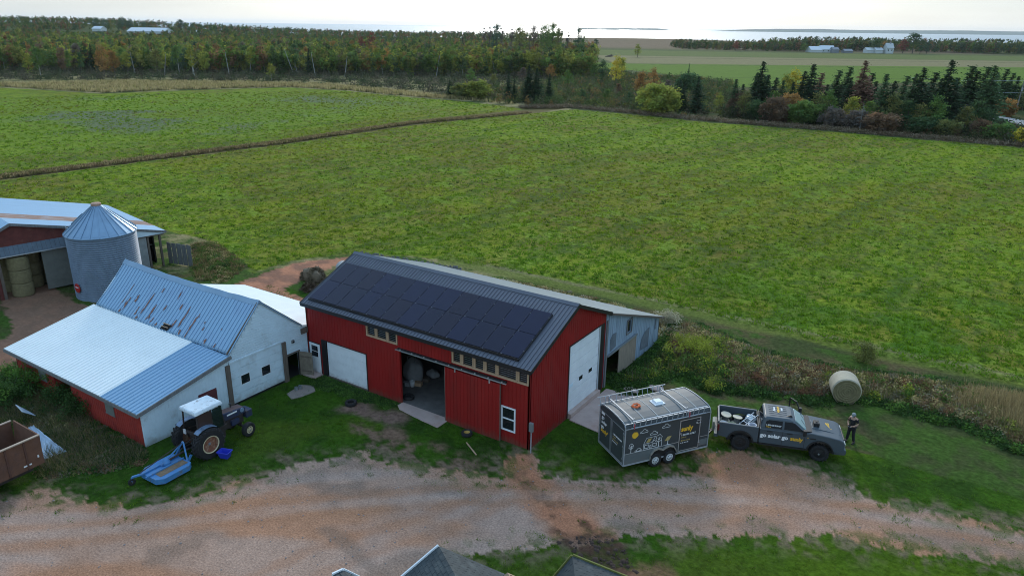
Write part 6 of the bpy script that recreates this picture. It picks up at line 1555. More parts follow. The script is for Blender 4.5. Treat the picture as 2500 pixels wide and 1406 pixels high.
def crown_spruce(h, r, seed, lean=0., sparse=0.0, levels=None, base=.05):
    rg = np.random.default_rng(seed); P = []; A = []; S_ = []; B_ = []
    nlv = levels or int(h * 2.9)
    for i in range(nlv):
        t = (i + rg.uniform(-.25, .25)) / nlv; z = h * (base + (1 - base) * t); L = r * (1 - t) ** .92 * rg.uniform(.8, 1.15) + .12
        nb = 12 if t < .7 else 8
        for k in range(nb):
            if rg.random() < sparse: continue
            a = rg.uniform(0, 6.28); l = L * rg.uniform(.6, 1.12) * (1 + .25 * math.cos(a) * np.sign(lean)); seg = 5 if l > 1 else 3
            for s in range(seg):
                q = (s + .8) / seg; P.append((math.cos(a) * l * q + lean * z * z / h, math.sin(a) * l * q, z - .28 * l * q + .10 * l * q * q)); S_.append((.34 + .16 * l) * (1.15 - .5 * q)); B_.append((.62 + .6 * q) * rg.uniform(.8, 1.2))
    P = np.array(P); P += rg.normal(size=P.shape) * .06
    V, F = quads_at(P, np.array(S_), rg, .55)
    # second smaller layer
    P2 = P + rg.normal(size=P.shape) * .16; V2, F2 = quads_at(P2, np.array(S_) * .6, rg, .3)
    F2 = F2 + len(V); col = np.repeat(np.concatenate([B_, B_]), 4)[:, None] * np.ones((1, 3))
    return np_mesh('crown', np.concatenate([V, V2]), np.concatenate([F, F2]), None, col, parent=False)
def mesh_of(mb, name, m):
    o = mb.build(name, m); me = o.data; bpy.data.objects.remove(o); return me
BROAD = []
for k, (h, rx, bs, nc, lf, ln) in enumerate([(12, 2.7, 3.0, 34, .50, .02), (11, 2.3, 2.0, 30, .48, -.03), (13, 2.5, 4.5, 30, .50, .05), (10, 2.6, 1.6, 32, .46, .0), (12.5, 1.9, 3.5, 24, .46, .04), (9, 2.2, 1.2, 28, .42, .02)]):
    BROAD.append((h, mesh_of(trunk_mesh(h * .82, .16, 100 + k, lean=ln * .8), 'trunk', None), crown_broad(h, rx, bs, 200 + k, nc, 44, lf, ln)))
BUSH = []
def crown_bush(seed, h=3.0, rx=1.9, ncl=95, nl=42, leaf=.26):
    rg = np.random.default_rng(seed); d = rg.normal(size=(ncl, 3)); d /= np.linalg.norm(d, axis=1, keepdims=True); q = rg.random((ncl, 1)) ** .3; lump = 1 + .16 * np.sin(d[:, :1] * 5 + seed) * np.cos(d[:, 1:2] * 4)
    C_ = d * q * lump * np.array([rx * .82, rx * .82, h * .46]) + np.array([0, 0, h * .50]); C_[:, 2] = np.maximum(C_[:, 2], .12)
    P = np.repeat(C_, nl, 0) + rg.normal(size=(ncl * nl, 3)) * .20; P[:, 2] = np.maximum(P[:, 2], .05)
    V, F = quads_at(P, rg.uniform(leaf * .6, leaf * 1.25, len(P)), rg, .1); b = np.repeat(rg.uniform(.75, 1.3, ncl), nl) * rg.uniform(.8, 1.2, ncl * nl); hue = np.repeat(rg.uniform(-.12, .12, ncl), nl)
    return np_mesh('crown', V, F, None, np.repeat(np.stack([b * (1 + hue), b, b * (1 - hue)], 1), 4, 0), parent=False)
for k in range(3): BUSH.append((3.0, mesh_of(trunk_mesh(2.2, .07, 700 + k, limbs=7), 'trunk', None), crown_bush(710 + k)))
SPRUCE = []
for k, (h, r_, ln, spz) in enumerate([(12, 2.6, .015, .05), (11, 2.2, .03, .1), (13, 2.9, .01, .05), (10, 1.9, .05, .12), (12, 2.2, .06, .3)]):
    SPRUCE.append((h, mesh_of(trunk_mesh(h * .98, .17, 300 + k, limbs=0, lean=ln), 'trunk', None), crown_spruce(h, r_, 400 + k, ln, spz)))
def plant(kind_, p, h, leafm, name, label, cat='tree', group=None, v=None, bark=m_bark, wide=1.0, rz=None):
    src = {'b': BROAD, 's': SPRUCE, 'u': BUSH}[kind_];
    if name == 'round_bush' and kind_ == 'b': kind_ = 'u'; src = BUSH; v = int(R5.integers(3)); wide *= .80
    v = int(R5.integers(len(src))) if v is None else v
    H0, tm, cm = src[v]
    s = h / H0; z = float(ground_z(p[0], p[1]))
    if rz is None: rz = YAW + R5.uniform(-.6, .6) if kind_ == 's' else R5.uniform(0, 6.28)
    t = thing(name, label, cat, (p[0], p[1], z), rz, group)
    for nm, me, mm in (('trunk', tm, bark), ('crown', cm, leafm)):
        if not me.materials: me.materials.append(mm)
        o = bpy.data.objects.new(nm, me); COL.objects.link(o); o.parent = t; o.scale = (s * wide, s * wide, s)
        o.material_slots[0].link = 'OBJECT'; o.material_slots[0].material = mm
    return t
# ---- the front trees of the wood
GR = 'trees along the front of the wood'
kinds = [('green', 26), ('olive', 22), ('yellow_green', 18), ('dark_green', 14), ('orange', 7), ('rusty', 6), ('grey_brown', 6), ('blue_green', 6), ('yellow', 2)]
kn = [k for k, w in kinds]; kw = np.array([w for k, w in kinds], float); kw /= kw.sum()
nicek = dict(green='green', olive='olive-green', yellow_green='yellow-green', dark_green='dark green', orange='orange-brown', rusty='rusty brown', grey_brown='thin grey-brown', blue_green='blue-green', yellow='yellow')
cnt = 0; used = []
while cnt < 262:
    x = R5.uniform(-90, 1440); y = R5.uniform(146, 188) if R5.random() < .75 else R5.uniform(138, 150)
    y = y - max(0, x - 1000) * .02 - 2
    p = at(x, y)
    if any((p[0] - q[0]) ** 2 + (p[1] - q[1]) ** 2 < 9 for q in used): continue
    used.append(p); cnt += 1
    k = str(R5.choice(kn, p=kw)); h = R5.uniform(8.5, 12.8)
    if R5.random() < .13:
        plant('s', p, h * 1.02, NM[['dark', 'green'][cnt % 2]], 'spruce_tree', 'dark pointed spruce among the leafy trees at the front of the wood', 'tree', GR)
    else:
        plant('b', p, h, LM[k], 'leafy_tree', nicek[k] + ' leafy tree at the front of the wood beyond the hayfield', 'tree', GR, bark=m_birch if R5.random() < .45 else m_bark)
# named trees of the wood's edge
def by_px(kind_, x, yb, yt, leafm, name, label, cat='tree', group=None, v=None, bark=m_bark, wide=1.0, rz=None):
    p = at(x, yb); return plant(kind_, p, top_z(p, yt), leafm, name, label, cat, group, v, bark, wide, rz)
by_px('b', 256, 188, 112, LM['orange'], 'leafy_tree', 'orange-brown tree between two pale trunks, leftmost of three orange ones in the wood', v=3)
by_px('b', 282, 190, 116, LM['orange'], 'leafy_tree', 'brightest orange tree at the front of the wood left of centre', v=1)
by_px('b', 160, 182, 118, LM['rusty'], 'leafy_tree', 'rusty round-headed tree at the front of the wood near the left side', v=3)
by_px('b', 497, 175, 100, LM['orange'], 'leafy_tree', 'tall orange-topped tree with a pale trunk in the wood', v=2, bark=m_birch)
by_px('b', 473, 190, 108, LM['yellow_green'], 'leafy_tree', 'slim yellow-green birch in front of the wood beside the orange-topped tree', v=4, bark=m_birch)
by_px('b', 663, 197, 150, LM['yellow_green'], 'leafy_tree', 'small yellowing birch standing alone before the thicket', v=5, bark=m_birch)
by_px('b', 910, 150, 80, LM['dark_red'], 'leafy_tree', 'dark red maple top in the middle of the wood', v=0)
by_px('b', 885, 152, 92, LM['dark_red'], 'leafy_tree', 'lower dark red maple left of the red maple top', v=3)
by_px('b', 990, 185, 128, LM['orange'], 'leafy_tree', 'low orange tree before the middle of the wood', v=3)
by_px('b', 1345, 200, 152, LM['orange'], 'leafy_tree', 'orange-brown bushy tree near the right end of the wood', v=5)
by_px('b', 1420, 165, 110, LM['dark_green'], 'leafy_tree', 'big dark green tree closing the right end of the wood', v=3, wide=1.5)
# tall windswept poplars above the wood
POP = []
for k in range(4): POP.append((22, mesh_of(trunk_mesh(21, .3, 500 + k, limbs=6, lean=.05), 'trunk', None), crown_broad(22, (2.2, 3.0, 4.0, 2.6)[k], 9, 600 + k, (24, 40, 60, 30)[k], 40, .50, .05, top=.2)))
for i, (x, yt, v, km, lab) in enumerate([(1178, 62, 0, 'grey_brown', 'leftmost'), (1189, 60, 0, 'grey_brown', 'second from the left'), (1197, 59, 0, 'blue_green', 'third from the left'), (1206, 58, 1, 'blue_green', 'fourth, green in the left clump'), (1216, 61, 0, 'grey_brown', 'last of the left clump'), (1240, 64, 0, 'grey_brown', 'thin one after the first gap'), (1258, 62, 2, 'olive', 'broad leaning olive'), (1290, 62, 1, 'grey_brown', 'brownish one in the middle'), (1283, 66, 0, 'olive', 'slim one beside the brownish'), (1316, 58, 2, 'green', 'tallest and greenest'), (1334, 55, 1, 'green', 'tall one right of the greenest'), (1349, 66, 1, 'olive', 'rounded one right of the tallest'), (1367, 71, 0, 'grey_brown', 'thin one before the last gap'), (1394, 66, 1, 'blue_green', 'flat-topped one, second from the right'), (1408, 76, 0, 'green', 'rightmost, bent over')]):
    p = cw((x - 1250) / FPX * 430 * 1.02, 430 + (i % 3) * 8); h = top_z(p, yt); v_ = POP[v]
    t = thing('poplar_tree', 'tall windblown poplar above the wood, ' + lab, 'tree', (p[0], p[1], 0), YAW, 'poplars above the wood'); s = h / 22
    for nm, me, mm in (('trunk', v_[1], m_bark), ('crown', v_[2], LM[km])):
        if not me.materials: me.materials.append(mm)
        o = bpy.data.objects.new(nm, me); COL.objects.link(o); o.parent = t; o.scale = (s, s, s); o.material_slots[0].link = 'OBJECT'; o.material_slots[0].material = mm
# ---- trees along the far side of the hayfield
B1 = lambda x: 286 + (x - 1770) * .088
gsp = 'spruces along the far edge of the hayfield'
for i, (x, yb, yt, w, lab) in enumerate([(1240, 243, 178, .8, 'small dark spruce left of the twin pair'), (1254, 246, 192, .8, 'short spruce at the foot of the twin pair'), (1289, 250, 158, 1.0, 'left of the tall twin spruces at the hayfield corner'), (1308, 251, 166, 1.0, 'right of the tall twin spruces at the hayfield corner'), (1338, 250, 180, .8, 'slim single spruce right of the twin pair'), (1098, 236, 196, 1.1, 'squat dark spruce in the thicket left of the yellow bushes'),
        (1655, 270, 196, .9, 'short spruce right of the round yellow-green bush'), (1664, 274, 197, .7, 'narrow spruce between the short and the tall one'), (1697, 276, 186, 1.1, 'pointed spruce right of the round bush, tallest of three')]):
    by_px('s', x, yb, yt, NM['dark'], 'spruce_tree', lab if 'spruce' in lab else lab + ' spruce', group=gsp, v=i % 3, wide=w * 1.65)
by_px('b', 1608, 279, 204, LM['yellow_green'], 'round_bush', 'round yellow-green willow bush at the far edge of the hayfield', 'bush', v=3, wide=1.6)
by_px('b', 1590, 262, 205, LM['yellow_green'], 'round_bush', 'smaller yellow-green bush tucked behind the round willow', 'bush', v=5, wide=1.3)
by_px('b', 1504, 208, 138, LM['yellow'], 'yellow_tree', 'bright yellow pyramid-shaped tree beyond the scrub', v=3, wide=1.0)
by_px('b', 1516, 196, 134, LM['yellow_green'], 'leafy_tree', 'taller olive-yellow tree behind the bright yellow tree', v=1, wide=1.2)
by_px('b', 1560, 245, 166, LM['orange'], 'leafy_tree', 'orange-leaved tree left of the round willow bush', v=5, wide=1.1)
by_px('b', 1592, 238, 168, LM['orange'], 'leafy_tree', 'orange-leaved tree behind the round willow bush', v=3, wide=1.1)
by_px('b', 1165, 242, 196, LM['yellow_green'], 'round_bush', 'broad yellow-green bush left of the hayfield-corner spruces', 'bush', v=5, wide=1.9)
by_px('b', 1130, 240, 202, LM['olive'], 'round_bush', 'olive bush left of the broad yellow-green bush', 'bush', v=5, wide=1.8)
by_px('s', 1676, 215, 155, NM['green'], 'spruce_tree', 'ragged thin spruce sticking out of the scrub beyond the round bush', v=4, wide=.8)
by_px('b', 1680, 230, 178, LM['dark_green'], 'round_bush', 'dark green bush under the ragged spruce', 'bush', v=5, wide=1.5)
by_px('b', 1800, 282, 226, LM['rusty'], 'round_bush', 'rusty bush before the first big spruces of the hedge', 'bush', v=5, wide=1.2)
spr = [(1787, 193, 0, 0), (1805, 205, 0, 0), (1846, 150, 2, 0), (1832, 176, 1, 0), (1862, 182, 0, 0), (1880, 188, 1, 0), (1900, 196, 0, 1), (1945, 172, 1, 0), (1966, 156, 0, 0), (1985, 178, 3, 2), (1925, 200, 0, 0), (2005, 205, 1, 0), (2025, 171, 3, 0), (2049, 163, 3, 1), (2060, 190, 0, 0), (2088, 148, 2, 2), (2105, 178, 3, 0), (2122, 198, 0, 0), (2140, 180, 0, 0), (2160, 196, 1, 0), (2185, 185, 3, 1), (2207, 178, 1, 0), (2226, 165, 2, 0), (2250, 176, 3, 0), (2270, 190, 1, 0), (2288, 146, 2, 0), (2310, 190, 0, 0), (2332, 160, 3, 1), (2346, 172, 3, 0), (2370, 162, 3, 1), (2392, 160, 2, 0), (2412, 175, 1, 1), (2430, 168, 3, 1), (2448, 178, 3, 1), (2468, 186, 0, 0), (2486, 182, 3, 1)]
ordw = lambda i: ['first', 'second', 'third', 'fourth', 'fifth', 'sixth', 'seventh', 'eighth', 'ninth', 'tenth', 'eleventh', 'twelfth', 'thirteenth', 'fourteenth', 'fifteenth', 'sixteenth', 'seventeenth', 'eighteenth', 'nineteenth', 'twentieth', 'twenty-first', 'twenty-second', 'twenty-third', 'twenty-fourth', 'twenty-fifth', 'twenty-sixth', 'twenty-seventh', 'twenty-eighth', 'twenty-ninth', 'thirtieth', 'thirty-first', 'thirty-second', 'thirty-third', 'thirty-fourth', 'thirty-fifth', 'thirty-sixth'][i]
order = sorted(range(len(spr)), key=lambda i: spr[i][0]); rank = {i: r for r, i in enumerate(order)}
for i, (x, yt, v, c) in enumerate(spr):
    yb = B1(x) - (6 if v != 3 else 16) - (i * 37 % 18) if x < 2400 else 266
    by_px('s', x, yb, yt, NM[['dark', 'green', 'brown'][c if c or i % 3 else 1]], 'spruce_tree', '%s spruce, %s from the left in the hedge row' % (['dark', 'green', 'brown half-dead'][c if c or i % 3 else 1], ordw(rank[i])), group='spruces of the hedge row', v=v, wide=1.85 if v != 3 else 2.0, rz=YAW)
for x, yb, yt, k, w, lab in [(1890, 300, 236, 'rusty', 1.4, 'rusty brown bush at the foot of the left hedge spruces'), (1925, 296, 228, 'orange', 1.2, 'orange-brown bush in front of the hedge spruces'), (1860, 296, 240, 'dark_green', 1.4, 'dark green bush in front of the tallest left spruce'), (1960, 305, 245, 'green', 1.5, 'fresh green bush low in the hedge'), (2090, 318, 268, 'grey_brown', 1.5, 'grey twiggy bush below the brown spruce'), (2030, 312, 262, 'grey_brown', 1.4, 'grey twiggy bush right of the fresh green bush'), (1935, 250, 172, 'yellow', 1.5, 'yellow-leaved tree rising behind the dark hedge spruces'), (1915, 250, 182, 'yellow_green', 1.3, 'yellow-green tree left of the yellow-leaved hedge tree'), (2150, 300, 228, 'orange', 1.1, 'small orange tree inside the dark hedge'), (2150, 325, 272, 'rusty', 1.8, 'broad rusty bush at the hayfield edge of the hedge'), (2440, 345, 300, 'green', 1.9, 'green bush at the right end of the hedge'), (2390, 338, 290, 'rusty', 1.3, 'rusty bush beside the dead branches'), (2492, 352, 312, 'yellow', 1.6, 'yellowish bush in the right corner of the hedge'), (2455, 285, 240, 'orange', 1.2, 'orange bush near the utility pole'), (2495, 270, 215, 'olive', 1.4, 'olive tree behind the utility pole'), (2310, 335, 290, 'olive', 1.5, 'olive bush low in the right part of the hedge'), (2250, 330, 282, 'dark_green', 1.9, 'dark green bush low in the right part of the hedge')]:
    by_px('b', x, yb, yt, LM[k], 'round_bush' if 'bush' in lab else 'leafy_tree', lab, 'bush' if 'bush' in lab else 'tree', v=5 if 'bush' in lab else 3, wide=w)
for i, (x, yb, yt, k) in enumerate([(1815, 290, 222, 'olive'), (1882, 294, 214, 'green'), (1990, 300, 216, 'olive'), (2015, 306, 222, 'green'), (2075, 308, 226, 'yellow_green'), (2112, 316, 236, 'green'), (2172, 318, 230, 'olive'), (2210, 322, 236, 'dark_green'), (2238, 326, 244, 'olive'), (2275, 328, 236, 'green'), (2350, 334, 250, 'olive'), (2375, 330, 232, 'dark_green')]):
    by_px('b', x, yb, yt, LM[k], 'leafy_tree', '%s leafy tree filling the dark hedge between its spruces, %s from the left' % (nicek[k], ordw(i)), group='leafy trees between the hedge spruces', v=[3, 1, 5][i % 3], wide=1.25)
for i, (x, yb, yt, k) in enumerate([(1150, 206, 168, 'green'), (1205, 214, 176, 'olive'), (1275, 206, 160, 'grey_brown'), (1385, 216, 172, 'green'), (1400, 192, 140, 'olive'), (1450, 196, 150, 'green'), (1470, 200, 148, 'dark_green'), (1440, 236, 200, 'olive'), (1480, 252, 214, 'green'), (1535, 262, 226, 'dark_green'), (1630, 232, 190, 'grey_brown'), (1730, 256, 222, 'olive'), (1755, 266, 228, 'yellow_green'), (1420, 248, 214, 'dark_green'), (1510, 236, 200, 'rusty')]):
    by_px('b', x, yb, yt, LM[k], 'leafy_tree', 'small %s tree standing in the scrub, %s from the left' % (nicek[k], ordw(i)), group='small trees in the scrub', v=[3, 5, 1][i % 3], wide=1.3)
def dead_tree(x, yb, yt, lab, n=26, spread=.5, seed=1, lean=0.0, name='dead_tree'):
    p = at(x, yb); h = top_z(p, yt); rg = random.Random(seed); t = thing(name, lab, 'dead tree', (p[0], p[1], 0), YAW)
    MB().tube([(0, 0, 0), (lean * h * .3, .1, h * .5), (lean * h, 0, h)], [.13, .08, .02], 6).build('trunk', m_deadwood, t)
    mb = MB()
    for i in range(n):
        q = rg.uniform(.15, .98); a = rg.uniform(0, 6.28); L = h * spread * (1.1 - q) * rg.uniform(.6, 1.2); b = Vector((lean * h * q * q, 0, h * q)); e = b + Vector((math.cos(a) * L, math.sin(a) * L, L * rg.uniform(-.25, .35)))
        mb.tube([b, (b + e) / 2 + Vector((0, 0, .1 * L)), e], [.05, .035, .012], 4)
        for _ in range(4): f = b.lerp(e, rg.uniform(.3, 1)); mb.tube([f, f + Vector((rg.uniform(-1, 1), rg.uniform(-1, 1), rg.uniform(-.4, .6))) * L * .3], [.022, .008], 3)
    mb.build('branches', m_deadwood, t)
for k, a in enumerate([(2098, 322, 252, 'pale dead tree with upright branches before the dark hedge', 14, .35), (2070, 300, 246, 'bare pale trunk left of the dead tree in the hedge', 6, .12), (2125, 290, 205, 'bare pole-like trunk inside the dark hedge', 3, .06), (2345, 322, 255, 'sprawling grey dead spruce with drooping branches', 60, .9), (2325, 300, 205, 'standing brown-grey dead spruce behind the sprawling one', 60, .42), (2180, 305, 250, 'grey dead spruce low in the middle of the hedge', 40, .6), (1010, 186, 160, 'pile of grey fallen branches before the wood', 50, 1.2), (2378, 330, 300, 'grey dead limbs beside the sprawling dead spruce', 40, 1.0)]):
    dead_tree(*a, seed=k + 3)
for k, (x0, yb, x1, yt) in enumerate([(225, 165, 215, 122), (148, 160, 143, 135), (195, 158, 178, 122), (205, 155, 207, 122), (53, 157, 45, 130), (2, 148, 22, 158), (40, 157, 5, 115), (475, 178, 473, 150), (503, 160, 500, 140), (718, 176, 700, 118), (727, 176, 722, 150), (1130, 175, 1128, 135), (1210, 180, 1203, 150), (1232, 176, 1240, 150), (330, 172, 326, 128), (402, 176, 410, 132), (560, 176, 556, 126), (610, 174, 618, 134), (770, 178, 764, 128), (842, 180, 850, 138), (935, 178, 930, 130), (1065, 180, 1074, 136), (1290, 172, 1284, 128)]):
    p0 = at(x0, yb + 8); z1 = top_z(p0, yt); Dh = math.hypot(p0[0] - CAM[0], p0[1] - CAM[1]); off = (x1 - x0) / FPX * Dh
    o = MB().tube([(0, 0, 0), (GX[0] * off * .5, GX[1] * off * .5, z1 * .5), (GX[0] * off, GX[1] * off, z1)], [.20, .15, .06], 6).build('bare_trunk', m_birch, loc=(p0[0], p0[1], 0)); tag(o, 'bare whitish trunk standing against the dark front of the wood', 'tree trunk', 'bare pale trunks before the wood')

# ---- masses nobody could count
def merge_templates(name, temps, P, Z, Hs, cols, m, label, cat, wj=.25, lean=.03):
    Vs = []; Fs = []; Cs = []; off = 0; ti = R5.integers(len(temps), size=len(P))
    for k, (V, F, B) in enumerate(temps):
        sel = np.where(ti == k)[0]; n = len(sel)
        if not n: continue
        th = R5.uniform(0, 6.28, n); c, s = np.cos(th), np.sin(th); h = Hs[sel]; w = h * R5.uniform(1 - wj, 1 + wj, n)
        X = V[None, :, 0] * c[:, None] - V[None, :, 1] * s[:, None]; Y = V[None, :, 0] * s[:, None] + V[None, :, 1] * c[:, None]
        ln = lean * (V[None, :, 2] ** 2) * h[:, None]
        X = X * w[:, None] + P[sel, 0][:, None] + ln * GX[0]; Y = Y * w[:, None] + P[sel, 1][:, None] + ln * GX[1]; Zz = V[None, :, 2] * h[:, None] + Z[sel][:, None]
        Vs.append(np.stack([X, Y, Zz], -1).reshape(-1, 3)); Cs.append((B[None, :, None] * cols[sel][:, None, :]).reshape(-1, 3))
        Fs.append((F[None] + (np.arange(n) * len(V))[:, None, None] + off).reshape(-1, F.shape[1])); off += n * len(V)
    o = np_mesh(name, np.concatenate(Vs), np.concatenate(Fs), m, np.concatenate(Cs)); kind(o, 'stuff', label, cat); return o
def low_broad(seed, ncl=10, nl=17, rx=.25):
    rg = np.random.default_rng(seed); C_ = []
    for _ in range(ncl):
        d = rg.normal(size=3); d /= np.linalg.norm(d); q = rg.random() ** .4; z = .58 + .38 * d[2] * q; C_.append((d[0] * q * rx, d[1] * q * rx, z))
    P = np.repeat(np.array(C_), nl, 0) + rg.normal(size=(ncl * nl, 3)) * np.array([.05, .05, .045]); V, F = quads_at(P, rg.uniform(.05, .095, len(P)), rg, .2, tri=True)
    return V, F, np.repeat(np.repeat(rg.uniform(.7, 1.3, ncl), nl) * rg.uniform(.8, 1.2, ncl * nl), 3)
def low_spruce(seed, r=.17):
    rg = np.random.default_rng(seed); n = 150; t = rg.random(n) ** .8; a = rg.uniform(0, 6.28, n); q = rg.random(n) ** .5; P = np.stack([np.cos(a) * r * (1 - t) * q, np.sin(a) * r * (1 - t) * q, .08 + .92 * t], 1)
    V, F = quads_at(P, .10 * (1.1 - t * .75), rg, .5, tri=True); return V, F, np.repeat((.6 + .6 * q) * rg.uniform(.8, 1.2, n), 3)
LB = [low_broad(s) for s in range(5)] + [low_broad(9, 7, 17, .14)]; LS = [low_spruce(s, .15 + .02 * s) for s in range(3)]
m_mass = mat('wood_foliage', (2.3, 2.25, 1.8), .85, 0, 0, 1, spec=.03, attr=True, transl=.42)
pal = np.array([(.060, .095, .028), (.088, .094, .032), (.125, .135, .032), (.038, .062, .026), (.150, .085, .034), (.105, .062, .038), (.08, .07, .055), (.045, .07, .042)]); pw = np.array([24, 22, 17, 16, 5, 5, 7, 8.]); pw /= pw.sum()
def wood_pts(n, fn):
    out = []
    while len(out) < n:
        X, Y = fn(); out.append((X, Y))
    a = np.array(out); P = CAM[:2] + a[:, :1] * GX + a[:, 1:] * GY; return a, P
def f1():
    Y = 318 + 320 * R5.random() ** 1.3; lo, hi = -.80 * Y, .1 * Y + 2; return R5.uniform(lo, hi), Y
a, P = wood_pts(4600, f1)
Hh = R5.uniform(8.0, 12.0, len(P)) * np.where(a[:, 1] > 480, .9, 1)
nx = fbm(a[:, 0], a[:, 1], .02, 3, 31); ci = R5.choice(8, p=pw, size=len(P)); cols = pal[ci] * R5.uniform(.8, 1.2, (len(P), 1)); cols = cols * (.8 + .5 * nx[:, None])
merge_templates('woodland', LB + LS[:1], P, hill_z(a[:, 0], a[:, 1]), Hh, cols, m_mass, 'autumn woodland filling the left background behind its front trees', 'woodland')
def f2():
    Y = R5.uniform(600, 1050); return R5.uniform(-.78 * Y, .06 * Y), Y
a, P = wood_pts(4300, f2); z = hill_z(a[:, 0], a[:, 1]); ok = ((z > 1.0) | (a[:, 1] < 900 - 3 * np.maximum(0, a[:, 0] + 190))) & ~((np.abs(a[:, 0] + 388) < 55 + (830 - a[:, 1]) * -.1) & (a[:, 1] < 815) & (a[:, 1] > 690)); a, P, z = a[ok], P[ok], z[ok]
cols = pal[R5.choice([0, 1, 3, 3, 7, 5], size=len(P))] * .85
merge_templates('hill_woodland', LB, P, z, R5.uniform(6, 9.0, len(P)), cols, m_mass, 'dark far woodland on the low hill at the upper left', 'woodland')
def f3():
    X = R5.uniform(165, 800); Y = 770 + R5.uniform(0, 75) + 20 * math.sin(X * .02); return X, Y
a, P = wood_pts(2300, f3); cols = pal[R5.choice([0, 1, 3, 3, 7, 7, 5, 6], size=len(P))] * .9
merge_templates('far_wood', LB + LS, P, np.zeros(len(P)), R5.uniform(8, 14.5, len(P)) * np.where(a[:, 0] < 260, .75, 1), cols, m_mass, 'belt of far trees along the shore behind the distant farm', 'woodland', lean=.16)
# thickets and scrub
def clumps(name, P, Rr, Hh, nl, size, cols, m, label, cat, z=None, tri=True, flat=.1, top=.0):
    n = len(P); rg = R5; d = rg.normal(size=(n, nl, 3)); d /= np.linalg.norm(d, axis=2, keepdims=True); d[..., 2] = np.abs(d[..., 2]); q = rg.random((n, nl, 1)) ** .4; L = d * q
    X = L * np.stack([Rr, Rr, Hh], 1)[:, None, :]; X[..., 0] += P[:, 0][:, None]; X[..., 1] += P[:, 1][:, None]
    if z is not None: X[..., 2] += z[:, None]
    V, F = quads_at(X.reshape(-1, 3), rg.uniform(.6, 1.3, n * nl) * np.repeat(np.broadcast_to(size, (n,)), nl), rg, flat, tri=tri); k = 3 if tri else 4
    c = np.repeat(np.repeat(cols * rg.uniform(.75, 1.25, (n, 1)), nl, 0) * rg.uniform(.75, 1.25, (n * nl, 1)), k, 0)
    o = np_mesh(name, V, F, m, c); return kind(o, 'stuff', label, cat)
def inpoly(n, Pq, dens=None):
    mn, mx = Pq.min(0), Pq.max(0); out = []
    while sum(len(o) for o in out) < n:
        q = mn + R5.random((n * 4, 2)) * (mx - mn); q = q[sdist(q[:, 0], q[:, 1], Pq) > 0]
        if dens is not None: q = q[R5.random(len(q)) < dens(q)]
        out.append(q)
    return np.concatenate(out)[:n]
P_TH = poly([(-150, 198), (0, 197), (300, 197), (600, 200), (760, 203), (860, 212), (960, 222), (1060, 232), (1130, 238), (1180, 225), (1300, 200), (1440, 180), (1450, 160), (1200, 158), (900, 168), (600, 162), (300, 158), (0, 156), (-150, 156)])
m_thk = mat('thicket_foliage', (1.6, 1.6, 1.5), .9, 0, 0, 1, spec=.03, attr=True, transl=.2)
P = inpoly(2300, P_TH); c = np.array([(.052, .060, .034), (.070, .066, .045), (.045, .060, .030), (.085, .075, .055)])[R5.integers(4, size=len(P))]
clumps('thicket', P, R5.uniform(1.2, 2.4, len(P)), R5.uniform(1.5, 3.4, len(P)), 60, .42, c, m_thk, 'dark grey-green alder thicket between the tan grass strip and the wood', 'thicket')
P_SC = poly([(1080, 234), (1180, 222), (1330, 205), (1450, 178), (1530, 180), (1680, 195), (1790, 205), (1800, 280), (1700, 290), (1580, 278), (1480, 270), (1400, 262), (1300, 258), (1200, 250)])
P = inpoly(1900, P_SC); c = np.array([(.070, .088, .034), (.088, .080, .050), (.055, .085, .030), (.16, .10, .04), (.12, .13, .035)])[R5.choice(5, p=[.32, .25, .25, .1, .08], size=len(P))]
clumps('scrub', P, R5.uniform(.7, 2.6, len(P)), R5.uniform(.8, 3.1, len(P)), 90, .34, c, m_thk, 'mixed scrub in the middle distance beyond the corner of the hayfield', 'scrub')
P_HG = poly([(1770, 290), (1900, 296), (2100, 318), (2300, 340), (2510, 360), (2530, 330), (2300, 300), (2100, 270), (1900, 250), (1770, 245)])
P = inpoly(1500, P_HG, lambda q: np.ones(len(q))); c = np.array([(.030, .042, .020), (.05, .06, .028), (.085, .06, .035), (.07, .068, .05)])[R5.choice(4, p=[.45, .3, .13, .12], size=len(P))]
keep = np.array([not (pix((p[0], p[1], 0))[0] > 2395 and pix((p[0], p[1], 0))[1] < 318) for p in P]); P, c = P[keep], c[keep]
clumps('undergrowth', P, R5.uniform(.9, 2.1, len(P)), R5.uniform(1.2, 3.6, len(P)), 100, .30, c, m_thk, 'dark undergrowth at the foot of the hedge spruces', 'undergrowth')
# brown weeds on the far edges of the field
def tufts(name, P, H, W, cols, nb, m, label, cat, lean=.5, zoff=0.0, spread=.12):
    n = len(P); rg = R5; a = rg.uniform(0, 6.28, (n, nb)); r_ = rg.random((n, nb)) * spread
    bx = P[:, 0][:, None] + np.cos(a) * r_; by = P[:, 1][:, None] + np.sin(a) * r_; h = H[:, None] * rg.uniform(.6, 1.15, (n, nb)); b = rg.uniform(0, 6.28, (n, nb))
    w = W[:, None] * rg.uniform(.7, 1.3, (n, nb)) * .5; lx = np.cos(a) * h * lean * rg.uniform(.2, 1, (n, nb)); ly = np.sin(a) * h * lean * rg.uniform(.2, 1, (n, nb)); z0 = np.full((n, nb), -.04 + zoff)
    V = np.stack([np.stack([bx - np.cos(b) * w, by - np.sin(b) * w, z0], -1), np.stack([bx + np.cos(b) * w, by + np.sin(b) * w, z0], -1), np.stack([bx + lx, by + ly, h + z0], -1)], 2).reshape(-1, 3)
    c = np.repeat(np.repeat(cols, nb, 0) * rg.uniform(.75, 1.25, (n * nb, 1)), 3, 0)
    o = np_mesh(name, V, np.arange(len(V)).reshape(-1, 3), m, c); return kind(o, 'stuff', label, cat)
